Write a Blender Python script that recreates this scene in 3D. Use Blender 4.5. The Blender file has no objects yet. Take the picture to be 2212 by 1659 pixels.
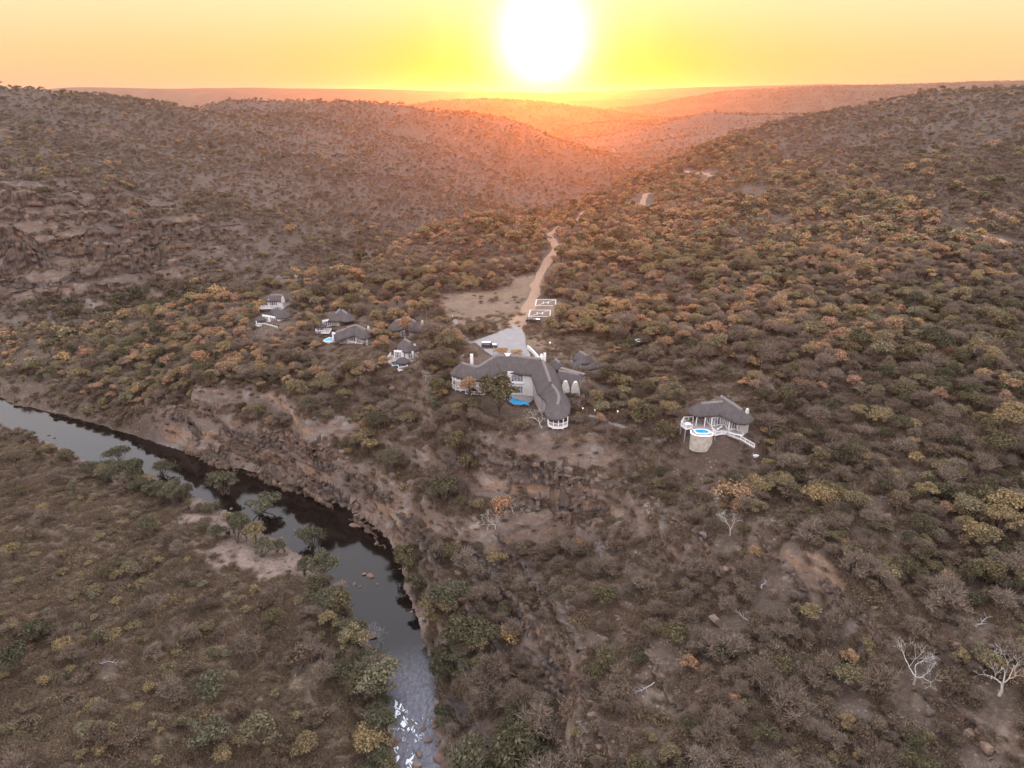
import bpy, bmesh, math, random
import numpy as np
from mathutils import Vector, Matrix

S = bpy.context.scene
COL = S.collection
R = math.radians
rng = np.random.default_rng(7)
random.seed(7)

# ---------------------------------------------------------------- camera
H = 140.0                                  # drone height above the datum
PITCH = R(22.7)
FPX, CX, CY = 1494.0, 1106.0, 829.5        # focal length / centre in survey pixels (2212 x 1659)
cam = bpy.data.cameras.new('camera')
cam.sensor_width = 36.0
cam.lens = 36.0 * FPX / 2212.0
cam.clip_start = 1.0
cam.clip_end = 40000.0
cam_o = bpy.data.objects.new('camera', cam)
cam_o.location = (0, 0, H)
cam_o.rotation_euler = (R(90) - PITCH, 0, 0)
COL.objects.link(cam_o)
S.camera = cam_o

# ---------------------------------------------------------------- sky and sun
SUN_AZ = math.atan2(1171 - CX, FPX * 1.0) * 0.93      # to the right of straight ahead
SUN_EL = R(3.6)
sun_dir = Vector((math.sin(SUN_AZ) * math.cos(SUN_EL), math.cos(SUN_AZ) * math.cos(SUN_EL), math.sin(SUN_EL)))
W = bpy.data.worlds.new('World')
S.world = W
W.use_nodes = True
nt = W.node_tree
nt.nodes.clear()


def N(nt, typ, **kw):
    n = nt.nodes.new(typ)
    for k, v in kw.items():
        setattr(n, k, v)
    return n


def L(nt, a, b):
    nt.links.new(a, b)


def math_node(nt, op, a, b=None, clamp=False):
    n = N(nt, 'ShaderNodeMath', operation=op, use_clamp=clamp)
    for i, v in enumerate((a, b)):
        if v is None:
            continue
        if isinstance(v, (int, float)):
            n.inputs[i].default_value = v
        else:
            L(nt, v, n.inputs[i])
    return n.outputs[0]


def ramp(nt, fac, stops, interp='LINEAR'):
    n = N(nt, 'ShaderNodeValToRGB')
    cr = n.color_ramp
    cr.interpolation = interp
    while len(cr.elements) < len(stops):
        cr.elements.new(0.5)
    for e, (p, c) in zip(cr.elements, stops):
        e.position = p
        e.color = (c[0], c[1], c[2], 1) if not isinstance(c, (int, float)) else (c, c, c, 1)
    if fac is not None:
        L(nt, fac, n.inputs[0])
    return n.outputs[0]


def mix(nt, fac, a, b, blend='MIX'):
    n = N(nt, 'ShaderNodeMix', data_type='RGBA', blend_type=blend)
    for k, v in ((0, fac), (6, a), (7, b)):
        if isinstance(v, (int, float)):
            n.inputs[k].default_value = v
        elif isinstance(v, tuple):
            n.inputs[k].default_value = (v[0], v[1], v[2], 1)
        else:
            L(nt, v, n.inputs[k])
    return n.outputs[2]


def build_sky():
    tc = N(nt, 'ShaderNodeTexCoord')
    nrm = N(nt, 'ShaderNodeVectorMath', operation='NORMALIZE')
    L(nt, tc.outputs['Generated'], nrm.inputs[0])
    sep = N(nt, 'ShaderNodeSeparateXYZ')
    L(nt, nrm.outputs[0], sep.inputs[0])
    dot = N(nt, 'ShaderNodeVectorMath', operation='DOT_PRODUCT')
    L(nt, nrm.outputs[0], dot.inputs[0])
    dot.inputs[1].default_value = sun_dir
    ang = math_node(nt, 'ARCCOSINE', math_node(nt, 'MINIMUM', dot.outputs['Value'], 0.99999))
    elev = math_node(nt, 'ARCSINE', sep.outputs[2])                    # radians
    e01 = math_node(nt, 'DIVIDE', elev, math.pi / 2, clamp=True)
    # dusk gradient with height: orange haze, cream, then pale lavender blue overhead
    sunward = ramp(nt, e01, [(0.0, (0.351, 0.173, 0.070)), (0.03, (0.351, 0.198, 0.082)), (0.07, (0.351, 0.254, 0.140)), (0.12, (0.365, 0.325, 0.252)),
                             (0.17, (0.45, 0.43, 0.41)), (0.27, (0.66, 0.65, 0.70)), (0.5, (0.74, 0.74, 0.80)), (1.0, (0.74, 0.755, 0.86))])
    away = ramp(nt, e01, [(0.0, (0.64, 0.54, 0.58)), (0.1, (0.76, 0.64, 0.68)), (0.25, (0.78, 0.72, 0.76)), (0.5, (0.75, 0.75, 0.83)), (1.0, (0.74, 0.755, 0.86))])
    f = math_node(nt, 'MULTIPLY_ADD', sep.outputs[1], 0.5)
    f.node.inputs[2].default_value = 0.5
    f2 = N(nt, 'ShaderNodeMapRange', interpolation_type='SMOOTHSTEP')
    L(nt, f, f2.inputs[0])
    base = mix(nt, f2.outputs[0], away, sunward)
    # the sun's aureole
    adeg = math_node(nt, 'DIVIDE', math_node(nt, 'MULTIPLY', ang, 180 / math.pi), 40.0, clamp=True)
    yel = ramp(nt, adeg, [(0.0, 1.0), (0.14, 1.0), (0.24, 0.85), (0.36, 0.42), (0.55, 0.12), (0.85, 0.0)])
    lowband = ramp(nt, e01, [(0.0, 1.0), (0.02, 0.95), (0.04, 0.62), (0.06, 0.26), (0.095, 0.0)])
    yf = math_node(nt, 'MULTIPLY', yel, lowband)
    c1 = mix(nt, yf, base, (0.36, 0.165, 0.002))
    core = ramp(nt, adeg, [(0.0, 1.0), (0.052, 0.85), (0.08, 0.40), (0.108, 0.14), (0.15, 0.03), (0.22, 0.0)])
    add = mix(nt, core, (0, 0, 0), (0.95, 0.72, 0.52))
    c2 = mix(nt, 1.0, c1, add, 'ADD')
    # physical sky adds its own share
    sky = N(nt, 'ShaderNodeTexSky', sky_type='NISHITA', sun_disc=False)
    sky.sun_elevation = SUN_EL
    sky.sun_rotation = SUN_AZ
    sky.dust_density = 2.0
    sk = mix(nt, 1.0, sky.outputs[0], (0.0025, 0.0025, 0.0025), 'MULTIPLY')
    c3 = mix(nt, 1.0, c2, sk, 'ADD')
    bg = N(nt, 'ShaderNodeBackground')
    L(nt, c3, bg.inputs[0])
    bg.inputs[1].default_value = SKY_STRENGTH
    out = N(nt, 'ShaderNodeOutputWorld')
    L(nt, bg.outputs[0], out.inputs[0])


SKY_STRENGTH = 1.0
build_sky()
sun = bpy.data.lights.new('sun', 'SUN')
sun.energy = 1.0
sun.angle = R(0.6)
sun.color = (1.0, 0.215, 0.017)
sun_o = bpy.data.objects.new('sun', sun)
sun_o.rotation_euler = sun_dir.to_track_quat('Z', 'Y').to_euler()
sun_o.location = (0, 0, 400)
COL.objects.link(sun_o)
S.view_settings.view_transform = 'Standard'
S.view_settings.look = 'None'
S.view_settings.exposure = 1.7
S.view_settings.gamma = 1.0
S.view_settings.use_curve_mapping = False
S.render.engine = 'CYCLES'
S.cycles.use_denoising = True
S.cycles.max_bounces = 6
S.cycles.diffuse_bounces = 2
S.cycles.glossy_bounces = 3
S.cycles.transmission_bounces = 2
S.cycles.volume_bounces = 0
S.cycles.transparent_max_bounces = 6

# ---------------------------------------------------------------- helpers: naming, materials, meshes


def tag(o, label=None, cat=None, group=None, kind=None):
    if label:
        o['label'] = label
    if cat:
        o['category'] = cat
    if group:
        o['group'] = group
    if kind:
        o['kind'] = kind
    return o


def np_mesh(name, verts, faces, mats=(), midx=None, smooth=False):
    """verts (n,3); faces: (m,k) array or list of index lists"""
    me = bpy.data.meshes.new(name)
    verts = np.asarray(verts, dtype=np.float32)
    if isinstance(faces, np.ndarray):
        m, k = faces.shape
        me.vertices.add(len(verts))
        me.vertices.foreach_set('co', verts.ravel())
        me.loops.add(m * k)
        me.loops.foreach_set('vertex_index', faces.astype(np.int32).ravel())
        me.polygons.add(m)
        me.polygons.foreach_set('loop_start', np.arange(0, m * k, k, dtype=np.int32))
        me.polygons.foreach_set('loop_total', np.full(m, k, dtype=np.int32))
    else:
        me.from_pydata([tuple(v) for v in verts.tolist()], [], faces)
    for mt in mats:
        me.materials.append(mt)
    if midx is not None:
        me.polygons.foreach_set('material_index', np.asarray(midx, dtype=np.int32))
    if smooth:
        me.polygons.foreach_set('use_smooth', np.ones(len(me.polygons), dtype=bool))
    me.update()
    me.validate()
    return me


def link(name, me, parent=None, loc=None, rz=None):
    o = bpy.data.objects.new(name, me)
    COL.objects.link(o)
    if parent is not None:
        o.parent = parent
    if loc is not None:
        o.location = loc
    if rz is not None:
        o.rotation_euler = (0, 0, rz)
    return o


def empty(name, loc, rz=0.0):
    o = bpy.data.objects.new(name, None)
    COL.objects.link(o)
    o.location = loc
    o.rotation_euler = (0, 0, rz)
    return o


MATS = {}


def new_mat(name):
    m = bpy.data.materials.new(name)
    m.use_nodes = True
    m.node_tree.nodes.clear()
    MATS[name] = m
    return m, m.node_tree


def finish(t, shader):
    out = N(t, 'ShaderNodeOutputMaterial')
    L(t, shader, out.inputs[0])


def noise(t, scale, detail=4, rough=0.55, vec=None, distort=0.0):
    n = N(t, 'ShaderNodeTexNoise')
    n.inputs['Scale'].default_value = scale
    n.inputs['Detail'].default_value = detail
    n.inputs['Roughness'].default_value = rough
    n.inputs['Distortion'].default_value = distort
    if vec is not None:
        L(t, vec, n.inputs['Vector'])
    return n.outputs['Fac']


def bump(t, height, strength=0.5, dist=0.3, normal=None):
    b = N(t, 'ShaderNodeBump')
    b.inputs['Strength'].default_value = strength
    b.inputs['Distance'].default_value = dist
    L(t, height, b.inputs['Height'])
    if normal is not None:
        L(t, normal, b.inputs['Normal'])
    return b.outputs[0]


def principled(t, color, rough=0.9, spec=0.2, normal=None, metallic=0.0):
    p = N(t, 'ShaderNodeBsdfPrincipled')
    if isinstance(color, tuple):
        p.inputs['Base Color'].default_value = (*color, 1)
    else:
        L(t, color, p.inputs['Base Color'])
    if isinstance(rough, (int, float)):
        p.inputs['Roughness'].default_value = rough
    else:
        L(t, rough, p.inputs['Roughness'])
    p.inputs['Specular IOR Level'].default_value = spec
    p.inputs['Metallic'].default_value = metallic
    if normal is not None:
        L(t, normal, p.inputs['Normal'])
    return p


def simple_mat(name, color, rough=0.8, spec=0.3, var=0.15, scale=2.0, bumps=0.15, metallic=0.0):
    """object-space mottled paint / wood / stone"""
    m, t = new_mat(name)
    tc = N(t, 'ShaderNodeTexCoord')
    f = noise(t, scale, 5, 0.6, tc.outputs['Object'])
    lo = tuple(c * (1 - var) for c in color)
    hi = tuple(min(1, c * (1 + var)) for c in color)
    c = ramp(t, f, [(0.3, lo), (0.7, hi)])
    nb = bump(t, noise(t, scale * 6, 3, 0.6, tc.outputs['Object']), bumps, 0.05)
    finish(t, principled(t, c, rough, spec, nb, metallic).outputs[0])
    return m


# ---------------------------------------------------------------- numeric noise


def _hash(ix, iy, seed):
    h = (ix.astype(np.int64) * 374761393 + iy.astype(np.int64) * 668265263 + seed * 1442695041) & 0xFFFFFFFF
    h = ((h ^ (h >> 13)) * 1274126177) & 0xFFFFFFFF
    h = h ^ (h >> 16)
    return (h & 0xFFFFFF).astype(np.float64) / float(0xFFFFFF)


def vnoise(x, y, seed=0):
    ix, iy = np.floor(x), np.floor(y)
    fx, fy = x - ix, y - iy
    fx = fx * fx * fx * (fx * (fx * 6 - 15) + 10)
    fy = fy * fy * fy * (fy * (fy * 6 - 15) + 10)
    a, b = _hash(ix, iy, seed), _hash(ix + 1, iy, seed)
    c, d = _hash(ix, iy + 1, seed), _hash(ix + 1, iy + 1, seed)
    return (a * (1 - fx) + b * fx) * (1 - fy) + (c * (1 - fx) + d * fx) * fy - 0.5


def fbm(x, y, scale, octaves=4, seed=0, gain=0.5):
    v, amp, f = 0.0, 1.0, 1.0 / scale
    for i in range(octaves):
        v = v + amp * vnoise(x * f + 17.3 * i, y * f - 9.1 * i, seed + i)
        amp *= gain
        f *= 2.03
    return v


def sstep(x, a, b):
    t = np.clip((x - a) / (b - a), 0, 1)
    return t * t * (3 - 2 * t)


# ---------------------------------------------------------------- survey: points of the place
SP, CP = math.sin(PITCH), math.cos(PITCH)


def ray(px, py):
    dx, dy = (px - CX) / FPX, (CY - py) / FPX
    return np.array([dx, dy * SP + CP, dy * CP - SP])


def pt_z(px, py, z):
    d = ray(px, py)
    return d * (z / d[2])


def pt_d(px, py, dist):
    d = ray(px, py)
    return d * (dist / d[1])


WZ = -110.0      # the river, metres below the drone
ZP = [  # on the line of sight through (px, py) at this height
    (0, 1659, -97), (300, 1659, -101), (600, 1659, -106), (800, 1659, -108.5), (0, 1400, -99), (300, 1400, -103),
    (600, 1400, -107), (760, 1400, -109), (0, 1200, -102), (300, 1200, -106), (550, 1200, -108.3), (450, 1110, -108.8),
    (600, 1150, -109.2), (0, 1000, -106), (200, 1050, -108), (60, 960, -109), (330, 1050, -109.3), (700, 1250, -109),
    (0, 870, -109.5), (230, 915, -109.5), (430, 978, -109), (600, 1043, -109), (760, 1123, -109), (850, 1188, -109),
    (885, 1290, -109.3), (945, 1440, -109.3), (970, 1600, -109),
    (870, 785, -79), (900, 640, -77), (950, 560, -76), (900, 510, -75), (585, 690, -82), (740, 735, -80.5), (650, 640, -80),
    (1060, 747, -75), (1130, 690, -75), (1000, 690, -75.5), (1180, 655, -75), (1165, 580, -74), (1200, 500, -72.5), (1270, 440, -71),
    (1130, 800, -76), (1030, 840, -78), (1260, 800, -75.5), (1050, 490, -74),
    (1700, 850, -73), (1400, 850, -76), (1300, 750, -75), (1500, 750, -72), (1500, 600, -69), (1300, 600, -73.5),
    (100, 665, -105), (300, 640, -105), (560, 625, -106), (750, 560, -106), (950, 500, -107), (1150, 450, -108.5), (1310, 427, -110),
]
DP = [  # on the line of sight through (px, py) at this distance ahead
    (430, 900, 207), (430, 850, 216), (430, 800, 229), (430, 750, 247), (430, 700, 272), (430, 655, 302),
    (100, 840, 249), (100, 780, 278), (100, 730, 309), (100, 705, 326), (0, 760, 290), (250, 830, 240), (250, 760, 268), (250, 700, 300), (0, 840, 250),
    (650, 1000, 180), (650, 950, 185), (650, 900, 192), (650, 850, 201), (650, 800, 213), (650, 750, 230), (650, 605, 318),
    (850, 1120, 155), (850, 1050, 162), (850, 950, 177), (860, 870, 190),
    (950, 1100, 150), (1000, 1000, 160), (1000, 930, 168), (1205, 925, 160),
    (1205, 1000, 154), (1230, 1150, 145), (1100, 1200, 138), (1000, 1250, 132), (950, 1340, 121),
    (1100, 1400, 107), (1250, 1400, 103), (1200, 1300, 117), (1400, 1250, 121), (1400, 1400, 100), (1250, 1600, 84), (1050, 1600, 90),
    (1100, 1500, 99), (1500, 1600, 77), (1800, 1600, 74), (2212, 1659, 66), (2000, 1450, 83), (1600, 1400, 96), (1600, 1200, 118),
    (1400, 1100, 139), (1500, 1010, 148), (1560, 935, 155), (1800, 1100, 122), (2000, 1200, 108), (2212, 1300, 94), (2212, 1000, 130),
    (1900, 950, 145), (2212, 850, 160), (1800, 700, 215), (2212, 700, 205), (1800, 550, 300), (2212, 550, 275), (1500, 450, 430),
    (1500, 370, 590), (1800, 400, 430), (2212, 400, 380), (2212, 300, 480), (2000, 250, 580), (2212, 192, 590), (2000, 207, 660),
    (1850, 242, 700), (1700, 267, 730), (1600, 292, 740), (1450, 352, 690), (1350, 402, 610),
    (1400, 375, 930), (1350, 330, 1100), (1450, 300, 1180), (1560, 262, 1330), (1600, 243, 1400), (1500, 255, 1380), (1700, 248, 1450),
    (100, 560, 376), (100, 480, 396), (100, 420, 420), (100, 350, 480), (100, 280, 570), (0, 193, 640), (200, 208, 690), (300, 218, 720), (430, 230, 770),
    (300, 560, 410), (300, 480, 440), (300, 400, 500), (300, 300, 620), (560, 560, 438), (560, 480, 490), (560, 400, 570), (560, 320, 690),
    (560, 250, 900), (500, 220, 1000), (700, 216, 1010), (850, 224, 1020), (1000, 250, 1000), (1100, 276, 980), (1170, 300, 960), (1230, 340, 940), (1265, 392, 900),
    (800, 480, 575), (800, 400, 660), (800, 320, 800), (800, 260, 930), (1000, 430, 690), (1000, 350, 820), (1150, 400, 830),
]
WP = [  # beyond and beneath the view
    (-120, 20, -92), (0, 20, -103), (120, 20, -86), (-60, -80, -100), (60, -80, -95), (250, 0, -70), (-250, 50, -88), (-250, -150, -80), (250, -150, -75),
    (-60, 60, -103), (-10, 62, -109.5), (300, 150, -50), (400, 300, -30), (600, 500, 5), (900, 700, 20), (-330, 300, -95), (-330, 200, -97), (-400, 380, -50),
    (-500, 500, -15), (-700, 700, 10), (-1000, 900, 5),
    (-200, 335, -108), (-120, 345, -108), (-30, 440, -108), (20, 560, -108.5), (75, 700, -109),
    (250, 850, -85), (350, 900, -70), (520, 900, -50), (700, 900, -40), (-500, 1000, -40), (-350, 900, -40), (-900, 1300, -60),
    (-300, 1300, -70), (0, 1250, -85), (150, 1300, -100), (-500, 1700, -110), (0, 1700, -120), (400, 1750, -90), (800, 1700, -80), (900, 1300, -60),
    (-2500, 2500, -150), (0, 2800, -150), (2500, 2500, -120), (-4000, 500, -60), (4000, 500, -40), (-1500, -800, -60), (1500, -800, -50),
    (0, 9000, -170), (-6000, 9000, -170), (6000, 9000, -170), (-6000, 4000, -160), (6000, 4000, -150),
]
CPTS = np.array([pt_z(*p) for p in ZP] + [pt_d(*p) for p in DP] + [list(p) for p in WP])


def warp(x, y):
    d = np.sqrt(x * x + (y + 60.0) ** 2 + 900.0)
    th = np.arctan2(x, y + 60.0 + 1e-9)
    return th * 1.15, np.log(d) * 1.5


def make_rbf():
    u, v = warp(CPTS[:, 0], CPTS[:, 1])
    c2 = 0.02 ** 2
    A = -np.sqrt((u[:, None] - u) ** 2 + (v[:, None] - v) ** 2 + c2)
    n = len(u)
    P = np.stack([np.ones(n), u, v], 1)
    M = np.zeros((n + 3, n + 3))
    M[:n, :n] = A + np.eye(n) * -0.004
    M[:n, n:] = P
    M[n:, :n] = P.T
    sol = np.linalg.solve(M, np.concatenate([CPTS[:, 2], np.zeros(3)]))

    def f(x, y):
        sh = x.shape
        uu, vv = warp(x.ravel(), y.ravel())
        out = np.empty(uu.size)
        for i in range(0, uu.size, 20000):
            a, b = uu[i:i + 20000], vv[i:i + 20000]
            K = -np.sqrt((a[:, None] - u) ** 2 + (b[:, None] - v) ** 2 + c2)
            out[i:i + 20000] = K @ sol[:n] + sol[n] + sol[n + 1] * a + sol[n + 2] * b
        return out.reshape(sh)
    return f


rbf = make_rbf()

# river: (left bank px, right bank px) pairs, then the unseen bend round the spur and the far valley
RIV = [((880, 1800), (975, 1800)), ((866, 1659), (948, 1659)), ((850, 1590), (948, 1590)), ((846, 1520), (943, 1520)), ((826, 1440), (930, 1440)),
       ((795, 1360), (908, 1360)), ((752, 1285), (880, 1300)), ((722, 1235), (866, 1250)), ((690, 1175), (848, 1193)), ((625, 1142), (800, 1152)),
       ((560, 1112), (740, 1116)), ((500, 1083), (660, 1075)), ((440, 1064), (580, 1040)), ((375, 1054), (500, 1010)), ((320, 1036), (430, 984)),
       ((230, 1012), (350, 958)), ((150, 982), (270, 934)), ((100, 955), (200, 912)), ((30, 928), (110, 888)), ((-60, 900), (20, 874))]
RC = []
for a, b in RIV:
    A, B = pt_z(*a, WZ), pt_z(*b, WZ)
    RC.append(((A[0] + B[0]) / 2, (A[1] + B[1]) / 2, np.hypot(*(A - B)[:2]) / 2))
RC = [(-22, -80, 6), (-20, 20, 6), (-18, 60, 5.5)] + RC
RC += [(-232, 268, 8), (-256, 292, 8), (-258, 322, 8), (-235, 338, 7), (-200, 338, 6), (-120, 352, 6), (-60, 400, 6), (-10, 470, 6), (30, 560, 6), (70, 680, 6),
       (96, 780, 7), (114, 845, 8), (118, 868, 7)]
RC = np.array(RC)


def resample(P, step):
    d = np.concatenate([[0], np.cumsum(np.hypot(np.diff(P[:, 0]), np.diff(P[:, 1])))])
    s = np.arange(0, d[-1], step)
    Q = np.stack([np.interp(s, d, P[:, k]) for k in range(P.shape[1])], 1)
    k = np.array([0.25, 0.5, 0.25])
    for _ in range(2):
        Q[1:-1] = (Q[:-2] * k[0] + Q[1:-1] * k[1] + Q[2:] * k[2])
    return Q


RCL = resample(RC, 6.0)


def poly_dist(x, y, P):
    """distance to a polyline, width along it, side (+ = right of travel)"""
    sh = x.shape
    x, y = x.ravel(), y.ravel()
    best = np.full(x.size, 1e9)
    wid = np.zeros(x.size)
    side = np.zeros(x.size)
    lo, hi = P[:, :2].min(0) - 90, P[:, :2].max(0) + 90
    idx = np.where((x > lo[0]) & (x < hi[0]) & (y > lo[1]) & (y < hi[1]))[0]
    xs, ys = x[idx], y[idx]
    b, w_, s_ = best[idx], wid[idx], side[idx]
    for i in range(len(P) - 1):
        ax, ay, aw = P[i][:3]
        bx, by, bw = P[i + 1][:3]
        dx, dy = bx - ax, by - ay
        l2 = dx * dx + dy * dy + 1e-9
        t = np.clip(((xs - ax) * dx + (ys - ay) * dy) / l2, 0, 1)
        ex, ey = xs - ax - t * dx, ys - ay - t * dy
        d = np.sqrt(ex * ex + ey * ey)
        m = d < b
        b = np.where(m, d, b)
        w_ = np.where(m, aw + t * (bw - aw), w_)
        s_ = np.where(m, np.sign(dy * ex - dx * ey), s_)
    best[idx], wid[idx], side[idx] = b, w_, s_
    return best.reshape(sh), wid.reshape(sh), side.reshape(sh)


# roads and pads, in survey pixels at the plateau's level
def road_pts(pp):
    return np.array([[*pt_z(px, py, z)[:2], w] for px, py, z, w in pp])


TRACK = resample(road_pts([(1100, 722, -75, 4.6), (1118, 700, -75, 3.2), (1142, 668, -75, 2.6), (1153, 640, -75, 2.3), (1158, 610, -74.6, 2.2), (1172, 580, -74.2, 2.3),
                           (1196, 552, -73.8, 2.3), (1204, 540, -73.6, 2.2), (1186, 522, -73.2, 2.2), (1192, 505, -72.8, 2.2), (1222, 478, -72.2, 2.2), (1262, 450, -71.6, 2.0)]), 4.0)
TRACK2 = resample(np.array([[*pt_d(px, py, d)[:2], 2.0] for px, py, d in [(1385, 470, 455), (1388, 446, 480), (1400, 425, 500), (1450, 415, 515), (1530, 396, 530), (1535, 385, 548), (1500, 365, 585), (1480, 360, 600)]]), 5.0)
TRACK3 = resample(np.array([[*pt_d(px, py, d)[:2], 1.8] for px, py, d in [(2060, 490, 315), (2110, 505, 305), (2160, 525, 293), (2212, 545, 282), (2290, 575, 265)]]), 5.0)
PATH1 = resample(road_pts([(1022, 742, -75, 1.0), (1005, 732, -75.2, 0.9), (990, 720, -75.3, 0.9), (985, 705, -75.3, 0.8), (982, 690, -75.4, 0.8), (985, 684, -75.5, 0.8)]), 2.0)
PATH2 = resample(road_pts([(1005, 770, -76, 0.7), (993, 780, -76.5, 0.7), (1000, 800, -77, 0.7)]), 2.0)
PATH3 = resample(road_pts([(1255, 888, -77, 0.45), (1290, 891, -77, 0.45), (1340, 898, -77, 0.45), (1390, 909, -77, 0.45), (1430, 917, -77, 0.45), (1475, 921, -77, 0.45)]), 2.0)
LOT = np.array([pt_z(px, py, -75)[:2] for px, py in [(1022, 738), (1036, 752), (1060, 768), (1100, 790), (1138, 800), (1150, 775), (1137, 745), (1130, 715), (1112, 705), (1093, 712), (1050, 728)]])
FLATS = []        # (x, y, radius, height): levelled ground under buildings


def in_poly(x, y, P):
    c = np.zeros(x.shape, bool)
    n = len(P)
    j = n - 1
    for i in range(n):
        xi, yi = P[i]
        xj, yj = P[j]
        m = ((yi > y) != (yj > y)) & (x < (xj - xi) * (y - yi) / (yj - yi + 1e-12) + xi)
        c ^= m
        j = i
    return c


def terrace(z, step, sharp):
    k = z / step
    f = k - np.floor(k)
    a = np.clip((f - 0.5 * (1 - sharp)) / sharp, 0, 1)
    a = a * a * (3 - 2 * a)
    return (np.floor(k) + a) * step


# where bedrock steps show: (px, py, dist/zflag, value, radius m, weight)
ROCKY = [(pt_d(100, 520, 385), 75, 1.0), (pt_d(250, 560, 400), 60, .9), (pt_d(-40, 520, 385), 80, 1.0), (pt_d(380, 500, 435), 55, .7), (pt_d(100, 440, 412), 60, .8),
         (pt_d(430, 915, 206), 22, .9), (pt_d(560, 980, 190), 22, 1.0), (pt_d(680, 1020, 176), 22, 1.0), (pt_d(800, 1090, 160), 20, 1.0), (pt_d(850, 1000, 170), 20, .6),
         (pt_d(1215, 1080, 149), 17, 1.0), (pt_d(1120, 1060, 153), 15, .9), (pt_d(960, 1230, 135), 14, .9), (pt_d(1000, 1330, 122), 14, 1.0), (pt_d(1080, 1420, 107), 12, 1.0),
         (pt_d(1180, 1430, 104), 12, 1.0), (pt_d(1250, 1560, 88), 12, 1.0), (pt_d(1340, 1130, 138), 12, .6), (pt_d(1480, 1150, 128), 10, .6), (pt_d(1750, 1260, 106), 10, .8),
         (pt_d(1850, 1340, 96), 10, .8), (pt_d(1580, 1180, 122), 8, .6), (pt_d(1950, 1560, 74), 10, .6), (pt_d(2130, 1600, 70), 9, .7), (pt_d(1400, 1500, 88), 12, .5),
         (pt_d(720, 950, 186), 16, .7), (pt_d(900, 1060, 158), 14, .8), (pt_d(980, 1110, 148), 13, .8), (pt_d(1060, 1190, 139), 13, .8), (pt_d(1130, 1260, 128), 12, .8), (pt_d(1180, 1340, 114), 12, .7),
         (pt_d(1400, 375, 930), 60, .5), (pt_d(1380, 390, 900), 50, .5), (pt_d(640, 320, 720), 90, .35), (pt_d(560, 420, 560), 60, .4)]


def height(x, y):
    z = rbf(x, y)
    dist = np.sqrt(x * x + y * y)
    wx = x + 10 * fbm(x, y, 45, 3, 11)
    wy = y + 10 * fbm(x, y, 45, 3, 23)
    far = sstep(dist, 250, 900)
    n = 3.0 * fbm(wx, wy, 55, 3, 3) + 2.0 * fbm(wx, wy, 16, 3, 5)
    n = n + far * 10 * fbm(wx, wy, 160, 4, 31)
    rm = np.zeros_like(z)
    for c, r, w in ROCKY:
        rm = np.maximum(rm, w * (1 - sstep(np.hypot(x - c[0], y - c[1]), r * 0.45, r * 1.25)))
    dr, wr, sr = poly_dist(x, y, RCL)
    bank = dr - wr
    nearriver = 1 - sstep(bank, 0, 14)
    # flat places
    dt, _, _ = poly_dist(x, y, TRACK)
    flat = np.maximum(1 - sstep(dt, 3, 12), 0)
    plate = (1 - sstep(np.hypot((x - 2) / 1.0, (y - 235)), 26, 48))
    flat = np.maximum(flat, plate)
    z = z + n * (1 - 0.85 * nearriver) * (1 - 0.9 * flat)
    # horizontal bedding: ledges and cliff bands
    zz = z + 2.2 * fbm(x, y, 30, 2, 51)
    step = 8.0
    zt = terrace(zz, step, 0.30) - (zz - z)
    blocky = 1.6 * np.round(2.2 * fbm(x * 1.0, y * 1.0, 6.5, 2, 77)) / 2.2
    z = z + rm * (zt - z) * 0.92 + rm * blocky * (1 - 0.7 * nearriver) * (1 - flat)
    z = z + (0.45 * fbm(x, y, 4.2, 3, 91) + rm * 0.5 * fbm(x, y, 2.2, 2, 92)) * (1 - 0.8 * flat)
    for fx, fy, fr, fz in FLATS:
        k = 1 - sstep(np.hypot(x - fx, y - fy), fr, fr * 1.9)
        z = z + (fz - z) * k
    # river bed and banks
    bw = np.where(sr > 0, 3.0, 8.0)
    wob = 1.3 * fbm(x, y, 7, 3, 61)
    bk = bank + wob
    zb = np.maximum(z, WZ + 0.3)
    z_up = WZ + 0.15 + (zb - WZ - 0.15) * sstep(bk, 0, bw)
    z_r = np.where(bk > 0, z_up, WZ + 0.15 - 1.6 * sstep(-bk, 0, 2.0))
    z = np.where(dr < 80, z_r, z)
    return z, rm, bank


def axis(segs):
    out = [segs[0][0]]
    for a, b, s0, s1 in segs:
        p = a
        while p < b - 1e-6:
            t = (p - a) / (b - a)
            p = min(b, p + s0 + (s1 - s0) * t)
            out.append(p)
    return np.array(out)


XS_R = axis([(0, 170, 1.05, 1.05), (170, 420, 1.1, 4), (420, 1200, 4, 14), (1200, 9000, 14, 500)])
GX = np.concatenate([-XS_R[::-1], XS_R[1:]])
GY = axis([(-180, 40, 14, 2), (40, 270, 1.05, 1.05), (270, 520, 1.1, 2.2), (520, 1100, 2.3, 5), (1100, 2000, 5, 20), (2000, 11000, 20, 500)])
XX, YY = np.meshgrid(GX, GY)


def build_height():
    return height(XX, YY)


def hz(x, y):
    """bilinear ground height (relative to the drone)"""
    x = np.atleast_1d(np.asarray(x, float))
    y = np.atleast_1d(np.asarray(y, float))
    i = np.clip(np.searchsorted(GX, x) - 1, 0, len(GX) - 2)
    j = np.clip(np.searchsorted(GY, y) - 1, 0, len(GY) - 2)
    tx = (x - GX[i]) / (GX[i + 1] - GX[i])
    ty = (y - GY[j]) / (GY[j + 1] - GY[j])
    return (ZZ[j, i] * (1 - tx) * (1 - ty) + ZZ[j, i + 1] * tx * (1 - ty) + ZZ[j + 1, i] * (1 - tx) * ty + ZZ[j + 1, i + 1] * tx * ty)


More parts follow.
